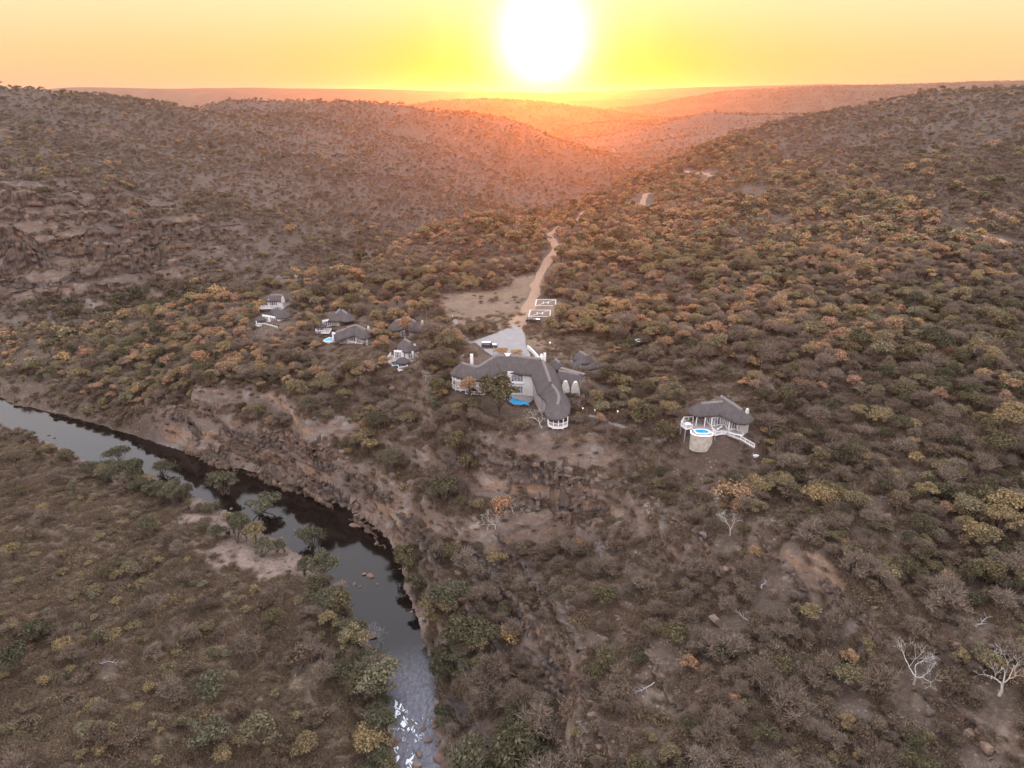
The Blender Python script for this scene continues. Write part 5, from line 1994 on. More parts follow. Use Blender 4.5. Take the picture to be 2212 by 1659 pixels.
def window(root, p0, p1, zb, h, leaves, label=None, bar=0.13, white=None):
    """french window: white frame with leaves, dark panes a little behind"""
    p0, p1 = Vector((p0[0], p0[1])), Vector((p1[0], p1[1]))
    d = (p1 - p0)
    w = d.length
    d = d / w
    nrm = Vector((d.y, -d.x))
    mid = (p0 + p1) / 2
    if nrm.dot(-mid) < 0:
        nrm = -nrm
    f, g = GB(), GB()
    A = lambda u, o: Vector((*(p0 + d * u + nrm * o), 0))
    for z0, z1 in ((zb, zb + bar), (zb + h - bar, zb + h)):
        f.panel(A(0, .05), A(w, .05), z0, z1, 0.12)
    for i in range(leaves + 1):
        u = w * i / leaves
        ww = bar * (0.75 if 0 < i < leaves else 1.0)
        c = min(max(u, ww / 2), w - ww / 2)
        f.panel(A(c - ww / 2, .055), A(c + ww / 2, .055), zb + bar, zb + h - bar, 0.13)
    g.panel(A(0.03, .0), A(w - 0.03, .0), zb + 0.03, zb + h - 0.03, 0.05)
    o = part('window', f, [M_WHITE], root, root)
    part('pane', g, [M_GLASS], o, root)
    return o


def railing(root, pts, hgt=1.0, name='railing', step=1.5, mat=None, thick=1.0, bal=0.26):
    """posts, two rails and thin uprights along a 3-D line"""
    mat = mat or M_WHITE
    f, b = GB(), GB()
    pts = [Vector(p) for p in pts]
    for si, (a, c) in enumerate(zip(pts[:-1], pts[1:])):
        Ld = (c - a).length
        n = max(1, round(Ld / step))
        up = Vector((0, 0, 1))
        for i in range(0 if si == 0 else 1, n + 1):
            q = a.lerp(c, i / n)
            f.bar(q - up * 0.05, q + up * (hgt + 0.06), 0.11 * thick)
        f.bar(a + up * (hgt - 0.02), c + up * (hgt - 0.02), 0.10 * thick, 0.08 * thick)
        f.bar(a + up * 0.14, c + up * 0.14, 0.07 * thick, 0.07 * thick)
        k = max(2, int(Ld / bal))
        for i in range(k):
            q = a.lerp(c, (i + 0.5) / k)
            b.bar(q + up * 0.14, q + up * (hgt - 0.05), 0.045 * thick)
    o = part(name, f, [mat], root, root)
    part('baluster', b, [mat], o, root)
    return o


def deck(root, poly, z, stilts=(), name='deck', th=0.22, edge=True, mat=None):
    g = GB()
    P = [Vector((p[0], p[1])) for p in poly]
    g.prism([tuple(p) for p in P], z - th, z)
    o = part(name, g, [mat or M_DECK], root, root)
    if edge:
        e = GB()
        for i in range(len(P)):
            a, b = P[i], P[(i + 1) % len(P)]
            if (b - a).length > 0.3:
                e.bar((*a, z - th / 2), (*b, z - th / 2), 0.09, th + 0.06)
        part('fascia', e, [M_WHITE], o, root)
    for sx, sy in stilts:
        zb = float(hz(sx, sy)[0]) + H - 0.5
        s = GB()
        s.bar((sx, sy, zb), (sx, sy, z - th), 0.2)
        part('stilt', s, [M_STILT], root, root)
    return o


def walls_along(root, ridge, half, drop, z0, ends=(1, 1), name='wall', mat=None, inset=0.75):
    """walls under a bent roof, stopping just below the thatch"""
    P = [Vector((r[0], r[1])) for r in ridge]
    zr = [r[2] for r in ridge]
    w = [h - inset for h in half]
    d0, d1 = (P[0] - P[1]).normalized(), (P[-1] - P[-2]).normalized()
    P[0] = P[0] + d0 * w[0] * ends[0] * 0.8
    P[-1] = P[-1] + d1 * w[-1] * ends[1] * 0.8
    l, r = offset_poly(P, w)
    g = GB()
    for i in range(len(P) - 1):
        z1 = min(zr[i] - drop[i] * (1 - .55 * inset / half[i]), zr[i + 1] - drop[i + 1] * (1 - .55 * inset / half[i + 1])) - 0.42
        g.prism([tuple(l[i]), tuple(l[i + 1]), tuple(r[i + 1]), tuple(r[i])], z0, z1 + 0.013 * i)
    return part(name, g, [mat or M_PLASTER], root, root)


def bell_gable(root, base, rz, w, h, depth, mat=None, name='chimney'):
    mat = mat or M_GABLE
    base = Vector(base)
    prof = [(-.5, 0), (-.49, .25), (-.44, .48), (-.36, .68), (-.27, .84), (-.19, .95), (-.12, 1.0), (.12, 1.0), (.19, .95), (.27, .84), (.36, .68), (.44, .48), (.49, .25), (.5, 0)]
    V = []
    d, s = Vector((math.cos(rz), math.sin(rz), 0)), Vector((-math.sin(rz), math.cos(rz), 0))
    for o in (-.5, .5):
        for x, z in prof:
            V.append(base + d * x * w + s * o * depth + Vector((0, 0, z * h)))
    n = len(prof)
    F = [tuple(range(n - 1, -1, -1)), tuple(range(n, 2 * n))] + [(i, (i + 1) % n, n + (i + 1) % n, n + i) for i in range(n)]
    mb = GB()
    mb.add([tuple(v) for v in V], F)
    return part(name, mb, [mat or M_PLASTER], root, root)


def pool(root, outline, z, rim=0.35, wall_to=None, wall_mat=None, rim_mat=None, name='pool'):
    P = [Vector((p[0], p[1])) for p in outline]
    c = sum(P, Vector((0, 0))) / len(P)
    Q = [c + (p - c) * (1 + rim / max((p - c).length, .5)) for p in P]
    g = GB()
    n = len(P)
    V = [(*p, z) for p in P] + [(*q, z) for q in Q] + [(*p, z - 0.25) for p in P] + [(*q, z - 0.3) for q in Q]
    F = []
    for i in range(n):
        j = (i + 1) % n
        F += [(i, j, n + j, n + i), (2 * n + i, 2 * n + j, j, i), (n + i, n + j, 3 * n + j, 3 * n + i)]
    g.add(V, F)
    o = part(name, g, [rim_mat or M_WHITE], root, root)
    wt = GB()
    wt.add([(*(c + (p - c) * 1.02), z - 0.08) for p in P], [tuple(range(n))])
    w = part('water', wt, [M_POOL], o, root)
    if wall_to is not None:
        k = GB()
        R2 = [c + (q - c) * 0.985 for q in Q]
        R3 = [c + (q - c) * 0.93 for q in Q]
        V = [(*p, z - 0.31) for p in R2] + [(*p, wall_to) for p in R3]
        F = [(i, (i + 1) % n, n + (i + 1) % n, n + i) for i in range(n)] + [tuple(range(n))]
        k.add(V, F)
        part('retaining_wall', k, [wall_mat or M_STONEWALL], root, root)
    return o


def post(root, x, y, z0, z1, w=0.16, mat=None, name='post'):
    g = GB()
    g.bar((x, y, z0), (x, y, z1), w)
    return part(name, g, [mat or M_WHITE], root, root)


# ---------------------------------------------------------------- the main lodge
def main_lodge():
    c = s1(1000, 1000, -77)
    root = empty('thatched_lodge', (c.x, c.y, -80 + H))
    tag(root, 'largest thatched lodge with winding grey roof, round gazebo end and white veranda', 'lodge')
    # long wing (upper storey)
    A = [s1(300, 797, -71.5), s1(480, 848, -72.0), s1(690, 712, -69.9), s1(840, 708, -69.9), s1(1210, 752, -70.0)]
    hA, dA = [3.6, 3.7, 4.2, 4.3, 4.3], [3.2, 3.0, 3.8, 3.8, 3.8]
    thatch(root, A, hA, dA, (1.0, .3), 3)
    # wing that steps down towards the gazebo
    B = [s1(1240, 768, -69.9), s1(1290, 900, -70.9), s1(1330, 1020, -72.1)]
    thatch(root, B, [3.9, 3.9, 3.7], [3.6, 3.6, 3.4], (.35, .4), 5)
    B2 = [s1(1330, 1030, -72.6), s1(1400, 1110, -73.5), s1(1432, 1190, -74.1), s1(1412, 1290, -74.5)]
    thatch(root, B2, [3.5, 3.4, 3.3, 3.3], [3.2, 2.7, 2.3, 2.0], (.3, 1.6), 7)
    # right-hand wing
    Cw = [s1(1425, 888, -72.6), s1(1540, 905, -72.7), s1(1660, 930, -72.9)]
    thatch(root, Cw, [3.9, 4.0, 3.8], [3.6, 3.7, 3.5], (.3, .75), 9)
    D = [s1(1385, 752, -72.6), s1(1440, 800, -72.8)]
    thatch(root, D, [2.0, 2.0], [1.8, 1.8], (.5, .8), 11, name='roof')
    walls_along(root, A[1:], hA[1:], dA[1:], -82 + H, (0, .2), mat=M_PLASTER, inset=0.9)
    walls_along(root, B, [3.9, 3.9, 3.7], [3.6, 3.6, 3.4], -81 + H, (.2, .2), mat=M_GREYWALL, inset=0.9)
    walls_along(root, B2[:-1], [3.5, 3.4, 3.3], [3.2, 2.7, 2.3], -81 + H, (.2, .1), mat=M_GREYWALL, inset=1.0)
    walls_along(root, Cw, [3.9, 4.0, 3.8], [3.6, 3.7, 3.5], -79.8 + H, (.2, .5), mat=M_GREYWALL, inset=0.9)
    # left end: two-storey round veranda
    e = A[0]
    for lev, zf in ((0, -78.9), (1, -76.0)):
        pts = []
        for k in range(9):
            a = math.radians(160 + 200 * k / 8)
            pts.append(Vector((e.x + 3.1 * math.cos(a), e.y + 3.1 * math.sin(a), zf + H)))
        deck(root, pts, zf + H, name='veranda_floor')
        railing(root, pts, 1.0, step=2.5, thick=1.25)
    for k in range(7):
        a = math.radians(165 + 190 * k / 6)
        post(root, e.x + 3.0 * math.cos(a), e.y + 3.0 * math.sin(a), -81.5 + H, -74.2 + H, 0.2)
    core = GB()
    core.prism([(e.x + 1.9 * math.cos(t), e.y + 0.4 + 1.9 * math.sin(t)) for t in np.linspace(0, 2 * math.pi, 11)[:-1]], -82 + H, -74.3 + H)
    part('wall', core, [M_PLASTER], root, root)
    for zf in (-78.9, -76.0):
        window(root, (e.x - 0.9, e.y - 1.62), (e.x + 1.0, e.y - 1.62), zf + H + 0.02, 2.1, 3)
    # railings of the long veranda behind the trees
    a0, a1 = s1(300, 1060, -76.0), s1(590, 1085, -76.3)
    railing(root, [a0, a1], 1.0, step=2.0)
    deck(root, [a0, a1, a1 + Vector((0, 2.2, 0)), a0 + Vector((0, 2.2, 0))], -76.1 + H, name='veranda_floor')
    a0, a1 = s1(340, 1165, -79.0), s1(540, 1180, -79.3)
    railing(root, [a0, a1], 1.0, step=2.0)
    # front facade
    f0, f1 = s1(830, 1155, -80.2), s1(1015, 1130, -80.2)
    y0 = f0.y - 0.25
    gf = GB()
    gf.panel((f0.x, y0), (f1.x, y0 - 0.1), -82 + H, -73.4 + H, 0.3)
    part('wall', gf, [M_PLASTER], root, root)
    wx0, wx1 = f0.x + 1.0, f1.x - 0.15
    window(root, (wx0, y0 - 0.2), (wx1, y0 - 0.28), -76.45 + H, 2.35, 4)
    window(root, (wx0 + 0.1, y0 - 0.2), (wx1, y0 - 0.28), -80.1 + H, 2.35, 4)
    gl = GB()
    gl.panel((f0.x - 0.4, y0 - 0.35), (f1.x + 0.1, y0 - 0.42), -76.95 + H, -76.5 + H, 0.5)
    part('ledge', gl, [M_WHITE], root, root)
    # recessed balcony to the right of it
    b0, b1 = s1(1015, 1000, -76.5), s1(1130, 1008, -76.5)
    deck(root, [b0, b1, b1 + Vector((0, 2.5, 0)), b0 + Vector((0, 2.5, 0))], -76.5 + H, name='balcony_floor')
    railing(root, [b0, b1], 1.0, step=2.0, thick=1.2)
    dk = GB()
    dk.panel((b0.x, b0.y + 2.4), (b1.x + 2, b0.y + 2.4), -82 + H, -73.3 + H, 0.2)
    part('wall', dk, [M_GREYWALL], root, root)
    window(root, (b0.x + 0.9, b0.y + 2.25), (b0.x + 2.6, b0.y + 2.25), -76.4 + H, 2.1, 2)
    window(root, (b0.x + 0.5, b0.y + 2.25), (b0.x + 2.6, b0.y + 2.25), -80.1 + H, 2.1, 2)
    b0, b1 = s1(1080, 1098, -79.2), s1(1160, 1105, -79.2)
    railing(root, [b0, b1], 0.9, step=2.0)
    # chimneys and the small white gable on the ridge
    p = s1(410, 835, -73.2)
    g = GB()
    g.bar(p + Vector((0, 1.6, -2)), p + Vector((0, 1.6, 2.9)), 0.85)
    part('chimney', g, [M_WHITE], root, root)
    p = s1(1225, 790, -71.2)
    g = GB()
    g.bar(p + Vector((0, .5, -1.5)), p + Vector((0, .5, 1.5)), 1.0)
    g.bar(p + Vector((0, .5, 1.5)), p + Vector((0, .5, 2.1)), 0.6)
    g.bar(p + Vector((0.95, .9, -1.5)), p + Vector((0.95, .9, 2.3)), 0.7)
    part('chimney', g, [M_WHITE], root, root)
    p = s1(830, 725, -70.2)
    g = GB()
    g.add([(p.x - .85, p.y, p.z + .75), (p.x + .85, p.y, p.z + .75), (p.x, p.y - .25, p.z - .75), (p.x - .85, p.y + .4, p.z + .75), (p.x + .85, p.y + .4, p.z + .75), (p.x, p.y + .4, p.z - .75)],
          [(0, 2, 1), (3, 4, 5), (0, 1, 4, 3), (1, 2, 5, 4), (2, 0, 3, 5)])
    part('ridge_vent', g, [M_WHITE], root, root)
    # the two rounded white gables of the right-hand wing and the little oven chimney before them
    bell_gable(root, s1(1502, 1180, -77.6), 0.05, 2.5, 4.3, 1.0)
    bell_gable(root, s1(1617, 1185, -77.7), 0.0, 2.5, 4.2, 1.3)
    bell_gable(root, s1(1487, 1185, -78.0) + Vector((0, -0.9, 0)), 0.05, 1.7, 2.2, .9)
    g = GB()
    q = s1(1487, 1075, -75.8)
    g.bar(q + Vector((0, -.6, -0.5)), q + Vector((0, -.6, .45)), 0.45)
    part('chimney', g, [M_RIDGE], root, root)
    q0, q1 = s1(1440, 878, -72.7), s1(1730, 945, -73.2)
    g = GB()
    g.bar(q0 + Vector((0.3, 1.2, -.1)), q1 + Vector((0, 1.2, -.3)), 1.2, 0.3)
    part('flat_roof', g, [M_RIDGE], root, root)
    # gazebo at the tip
    t = B2[-1]
    ang = [math.radians(a) for a in (168, 204, 242, 270, 298, 336, 372)]
    gz = [Vector((t.x + 2.7 * math.cos(a), t.y - 2.3 + 2.6 * math.sin(a), -78.7 + H)) for a in ang]
    deck(root, gz, -78.7 + H, name='gazebo_floor', th=0.45)
    railing(root, gz, 1.0, step=3.0, thick=1.5, bal=0.3)
    for k, q in enumerate(gz):
        post(root, q.x, q.y, -78.7 + H, -76.5 + H, 0.2)
    for k in (1, 2, 4, 5):
        zb = float(hz(gz[k].x, gz[k].y + .4)[0]) + H - .5
        post(root, gz[k].x, gz[k].y + .4, zb, -78.9 + H, 0.25, M_STILT, 'stilt')
    # terrace and pool in front of the facade
    T = [s1(870, 1160, -80.6), s1(1100, 1150, -80.6), s1(1130, 1230, -80.6), s1(1075, 1275, -80.6), s1(900, 1215, -80.6), s1(800, 1190, -80.6)]
    deck(root, T, -80.55 + H, name='terrace', th=0.6, edge=False)
    pp = [s1(x, y, -80.7) for x, y in [(795, 1185), (850, 1198), (905, 1220), (945, 1255), (1000, 1245), (1045, 1262), (1078, 1300), (1020, 1290), (960, 1298), (905, 1292), (850, 1262), (815, 1228)]]
    pool(root, pp, -80.45 + H, 0.12, name='pool', rim_mat=M_POOL)
    w0 = [s1(x, y, -80.8) for x, y in [(812, 1235), (855, 1272), (910, 1302), (985, 1296)]]
    g = GB()
    for a, b in zip(w0[:-1], w0[1:]):
        g.panel(a, b, -83.2 + H, -80.5 + H, 0.3)
    part('pool_wall', g, [M_BROWNWALL], root, root)
    g = GB()
    for a, b in zip(w0[:-1], w0[1:]):
        g.panel((a.x, a.y - .25), (b.x, b.y - .25), -83.4 + H, -83.05 + H, 0.5)
    part('overflow_channel', g, [M_POOL], root, root)
    for x, y in ((800, 1235), (735, 1230), (1230, 1215)):
        q = s1(x, y, -81)
        post(root, q.x, q.y, -85.5 + H, -80.3 + H, 0.25)
    # trellis beams, stair and the little lookout below
    q0, q1 = s1(600, 1230, -80.4), s1(760, 1240, -80.4)
    g = GB()
    g.bar(q0, q1, .16)
    g.bar(s1(640, 1222, -80.3), s1(685, 1200, -79.4), .14)
    g.bar(s1(480, 1200, -80.0), s1(560, 1218, -80.2), .14)
    part('beam', g, [M_WHITE], root, root)
    st = GB()
    a, b = s1(432, 1205, -80.5), s1(470, 1290, -82.2)
    for i in range(9):
        q = a.lerp(b, i / 8)
        st.bar(q + Vector((-.55, 0, 0)), q + Vector((.55, 0, 0)), 0.3, 0.12)
    part('stair', st, [M_DECK], root, root)
    railing(root, [a + Vector((-.6, 0, 0)), b + Vector((-.6, 0, 0))], .9, step=1.2)
    lk = [s1(x, y, -82.4) for x, y in [(412, 1345), (470, 1300), (560, 1345), (585, 1400), (545, 1415), (470, 1385)]]
    deck(root, lk, -82.4 + H, [(lk[0].x, lk[0].y), (lk[4].x, lk[4].y)], name='lookout_deck')
    railing(root, [lk[1], lk[0], lk[5], lk[4]], .95, step=1.2)
    # low wall along the curved drive
    g = GB()
    cw = [s1(x, y, -74.6) for x, y in [(1062, 625), (1100, 655), (1135, 690), (1165, 725), (1190, 760)]]
    for a, b in zip(cw[:-1], cw[1:]):
        g.panel(a, b, -77 + H, -73.9 + H, 0.5)
    part('garden_wall', g, [M_PLASTER], root, root)


main_lodge()


def pavilion():
    c = s1(1720, 800, -75.5)
    root = empty('thatched_pavilion', (c.x, c.y, -75.8 + H))
    tag(root, 'open two tiered thatched pavilion standing behind the right end of the main lodge', 'pavilion')
    r0, r1 = s1(1672, 665, -71.4), s1(1760, 712, -71.6)
    thatch(root, [r0, r1], [2.5, 2.5], [2.2, 2.2], (.5, .5), 21)
    r0, r1 = s1(1700, 742, -72.6), s1(1770, 738, -72.6)
    thatch(root, [r0, r1], [3.3, 3.3], [2.7, 2.7], (1.1, 1.1), 23)
    for dx in (-2.6, 0, 2.6, 4.0):
        post(root, c.x + dx - 1, c.y - 1.6, -76.5 + H, -74.6 + H, .2, M_STILT)
        post(root, c.x + dx - 1, c.y + 2.6, -76.5 + H, -74.2 + H, .2, M_STILT)
    g = GB()
    g.prism([(c.x - 3, c.y - 1.2), (c.x + 3, c.y - 1.2), (c.x + 3, c.y + 3), (c.x - 3, c.y + 3)], -76.3 + H, -75.6 + H)
    part('floor', g, [M_DECK], root, root)


pavilion()


# ---------------------------------------------------------------- the lone cottage
def lone_cottage():
    zf = -75.4
    c = s3(1000, 800, zf)
    root = empty('thatched_cottage', (c.x, c.y, zf + H))
    tag(root, 'lone thatched cottage on the right with white railings and a round walled blue pool', 'cottage')
    r1 = [s3(745, 352, -70.2), s3(1130, 322, -70.0)]
    thatch(root, r1, [3.0, 3.0], [2.35, 2.35], (1.05, .1), 31)
    r2 = [s3(1105, 225, -69.3), s3(1320, 358, -69.5), s3(1480, 470, -69.9)]
    thatch(root, r2, [3.4, 3.4, 3.2], [2.75, 2.75, 2.5], (.35, .9), 33)
    bell_gable(root, s3(1545, 650, -72.6) + Vector((0, 0, -2.2)), 0.9, 2.4, 5.1, .5)
    sk = s3(1450, 505, -70.7)
    g = GB()
    g.add([(sk.x + .6 * math.cos(t) * 1.1, sk.y - 0.28 + .35 * math.sin(t), sk.z + .25 + .3 * math.sin(t)) for t in np.linspace(0, 2 * math.pi, 10)[:-1]], [tuple(range(9))])
    part('skylight', g, [M_RIDGE], root, root)
    # walls: left room, right room, set back under the eaves
    P = lambda x, y: s3(x, y, zf)
    a, b, d, e, f, h, k = P(835, 685), P(925, 768), P(1080, 742), P(1150, 745), P(1235, 838), P(1370, 818), P(1500, 888)
    k2 = P(1590, 900)
    k2 = Vector((k.x + 1.5, k.y + 1.2, 0))
    back = 6.4
    zt = -72.3 + H
    g = GB()
    g.prism([(a.x, a.y), (b.x, b.y), (d.x, d.y), (d.x + .4, d.y + back * .7), (a.x + .3, a.y + back * .6)], zf + H - 1.5, zt)
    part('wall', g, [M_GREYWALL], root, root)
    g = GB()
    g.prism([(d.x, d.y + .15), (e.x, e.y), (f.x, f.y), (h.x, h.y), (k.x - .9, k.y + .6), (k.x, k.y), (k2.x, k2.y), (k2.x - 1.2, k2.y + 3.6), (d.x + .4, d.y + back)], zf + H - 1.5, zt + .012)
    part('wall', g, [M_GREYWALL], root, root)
    window(root, a, b, zf + H + .05, 2.35, 3)
    window(root, b, d, zf + H + .05, 2.35, 3)
    window(root, e, f, zf + H + .25, 2.25, 3)
    window(root, f, h, zf + H + .25, 2.25, 3)
    window(root, P(1385, 850), P(1492, 882), zf + H + .1, 2.3, 2)
    g = GB()
    for p, q in ((b, d), (a, b), (d, e), (e, f), (f, h)):
        g.bar((p.x, p.y - .12, zf + H + .05), (q.x, q.y - .12, zf + H + .05), .2, .22)
    part('plinth', g, [M_WHITE], root, root)
    # veranda under the left hip
    for x, y in ((600, 690), (655, 755), (805, 775), (690, 640)):
        q = P(x, y)
        post(root, q.x, q.y, zf + H, -73.05 + H, .17)
    q = P(760, 640)
    g = GB()
    g.panel((q.x - 1.6, q.y + 1.6), (q.x + 1.2, q.y + 1.6), zf + H, -72.6 + H, .2)
    part('wall', g, [M_GREYWALL], root, root)
    # deck
    D = [P(x, y) for x, y in [(390, 745), (440, 668), (600, 660), (760, 640), (1000, 700), (1380, 830), (1500, 900), (1490, 925), (1350, 905), (1215, 875), (1000, 925), (940, 845), (600, 825), (585, 800), (480, 815)]]
    st = [P(x, y) for x, y in [(395, 745), (475, 812), (580, 800), (1000, 920), (430, 700)]]
    deck(root, D, zf + H, [(q.x, q.y + .1) for q in st])
    railing(root, [P(585, 800), P(480, 815), P(390, 745), P(440, 668), P(600, 660)], 1.0, step=1.3)
    railing(root, [P(935, 850), P(1000, 925), P(1110, 918), P(1215, 925)], 1.0, step=1.4)
    z2 = zf + H - .6
    R0, R1, R2 = P(1215, 925), P(1450, 985), P(1700, 1085)
    R1.z, R2.z = zf + H - .35, zf + H - 1.0
    railing(root, [R0, R1, R2], 1.0, step=1.5)
    g = GB()
    up = Vector((.35, 1.1, -.08))
    g.add([tuple(R0 + Vector((0, 0, -.05))), tuple(R1 + Vector((0, 0, -.05))), tuple(R2 + Vector((0, 0, -.05))), tuple(R2 + up), tuple(R1 + up), tuple(R0 + up)] +
          [tuple(v + Vector((0, 0, -.25))) for v in (R0, R1, R2, R2 + up, R1 + up, R0 + up)],
          [(0, 1, 4, 5), (1, 2, 3, 4), (6, 7, 1, 0), (7, 8, 2, 1), (8, 9, 3, 2)])
    part('ramp', g, [M_DECK], root, root)
    # round walled pool
    zp = zf + H + .14
    po = [P(x, y) for x, y in [(630, 838), (720, 833), (810, 834), (870, 858), (905, 888), (830, 898), (750, 897), (675, 892)]]
    pool(root, po, zp, .34, None)
    wl = [P(x, y) for x, y in [(520, 880), (590, 838), (700, 832), (850, 835), (930, 870), (960, 900), (950, 935), (850, 925), (745, 918), (650, 915), (570, 900)]]
    base = [P(x, y) for x, y in [(570, 840), (700, 832), (850, 835), (950, 890), (958, 930), (900, 948), (800, 950), (700, 945), (620, 925), (570, 890)]]
    cc = sum((Vector((p.x, p.y)) for p in base), Vector((0, 0))) / len(base)
    k = GB()
    Vt, nb = [], len(base)
    zl = zf + H - 4.3
    for z, s in ((zf + H - .25, .97), (zf + H - .7, 1.0), (zf + H - 2.4, 1.015), (zl, 1.0)):
        for p in base:
            q = cc + (Vector((p.x, p.y)) - cc) * s
            Vt.append((q.x, q.y, z))
    Fk = [tuple(range(nb))]
    for l in range(3):
        for i in range(nb):
            j = (i + 1) % nb
            Fk.append((l * nb + i, l * nb + j, (l + 1) * nb + j, (l + 1) * nb + i))
    k.add(Vt, Fk)
    part('pool_wall', k, [M_STONEWALL], root, root, smooth=False)
    rim = GB()
    for i in range(nb):
        p, q = base[i], base[(i + 1) % nb]
        if min(p.y, q.y) < cc.y + .9:
            rim.bar((p.x, p.y, zf + H + .02), (q.x, q.y, zf + H + .02), .42, .16)
    part('coping', rim, [M_WHITE], root, root)
    # furniture on the deck
    q = P(515, 780)
    t = empty('deck_table', (q.x, q.y + .3, zf + H))
    tag(t, 'white square table at the railing of the lone cottage deck', 'table')
    g = GB()
    g.prism([(q.x - .7, q.y - .1), (q.x + .55, q.y - .25), (q.x + .7, q.y + .85), (q.x - .5, q.y + 1.0)], zf + H + .70, zf + H + .76)
    part('table_top', g, [M_WHITE], t, t)
    for dx, dy in ((-.6, 0), (.5, -.1), (.6, .75), (-.42, .9)):
        g = GB()
        g.bar((q.x + dx, q.y + dy, zf + H), (q.x + dx, q.y + dy, zf + H + .7), .07)
        part('leg', g, [M_WHITE], t, t)
    q = P(735, 735)
    t = empty('hanging_chair', (q.x, q.y, zf + H))
    tag(t, 'grey wicker egg chair under the thatch of the lone cottage veranda', 'chair')
    g = GB()
    V, F = [], []
    for i in range(9):
        a = i / 8
        rr = .52 * math.sin(math.pi * (0.12 + .86 * a)) ** .8
        for j in range(10):
            th = 2 * math.pi * j / 10
            V.append((q.x + rr * math.cos(th), q.y + rr * math.sin(th) * .9, zf + H + .35 + 1.35 * a))
    for i in range(8):
        for j in range(10):
            if not (6 <= j <= 8 and 3 <= i <= 6):
                F.append((i * 10 + j, i * 10 + (j + 1) % 10, (i + 1) * 10 + (j + 1) % 10, (i + 1) * 10 + j))
    g.add(V, F)
    part('basket', g, [M_WICKER], t, t)
    g = GB()
    g.bar((q.x, q.y, zf + H + 1.68), (q.x, q.y, zf + H + 2.7), .05)
    part('hanger', g, [M_METAL], t, t)
    for i, (x, y, lab) in enumerate([(1040, 815, 'grey cushioned sun lounger nearest the bay window on the cottage deck'), (990, 850, 'grey sun lounger nearest the railing on the cottage deck')]):
        q = P(x, y)
        t = empty('sun_lounger', (q.x, q.y, zf + H), -.15)
        tag(t, lab, 'sun lounger', 'sun loungers on the cottage deck')
        for nm, bm_, mt in (('frame', [((-.95, -.33, .25), (.5, -.33, .25), .06), ((-.95, .33, .25), (.5, .33, .25), .06)], M_WHITE),):
            g = GB()
            for aa, bb, w in bm_:
                g.bar(Vector(t.location) + Vector(aa), Vector(t.location) + Vector(bb), w)
            part(nm, g, [mt], t, t)
        g = GB()
        L0 = Vector(t.location)
        g.bar(L0 + Vector((-.95, 0, .34)), L0 + Vector((.45, 0, .34)), .66, .12)
        part('mattress', g, [M_WICKER], t, t)
        g = GB()
        g.bar(L0 + Vector((.47, 0, .36)), L0 + Vector((1.0, 0, .80)), .66, .12)
        part('backrest', g, [M_CANVAS], t, t)
    for x, y, s, lab in ((1755, 1075, 1.0, 'white oval tub on the ground at the foot of the cottage ramp'), (1818, 1080, .45, 'small white bucket beside the oval tub below the cottage ramp')):
        q = s3(x, y, -76.6)
        gz = float(hz(q.x, q.y)[0]) + H
        t = empty('garden_tub' if s > .5 else 'bucket', (q.x, q.y, gz))
        tag(t, lab, 'tub' if s > .5 else 'bucket')
        g = GB()
        n = 12
        V = []
        for z, k in ((0, .7), (.55 * s, 1.0), (.6 * s, .95), (.25 * s, .7)):
            V += [(q.x + .75 * s * k * math.cos(2 * math.pi * i / n), q.y + .5 * s * k * math.sin(2 * math.pi * i / n), gz + z) for i in range(n)]
        F = [(l * n + i, l * n + (i + 1) % n, (l + 1) * n + (i + 1) % n, (l + 1) * n + i) for l in range(3) for i in range(n)] + [tuple(3 * n + i for i in range(n))]
        g.add(V, F)
        part('basin', g, [M_WHITE], t, t)


lone_cottage()


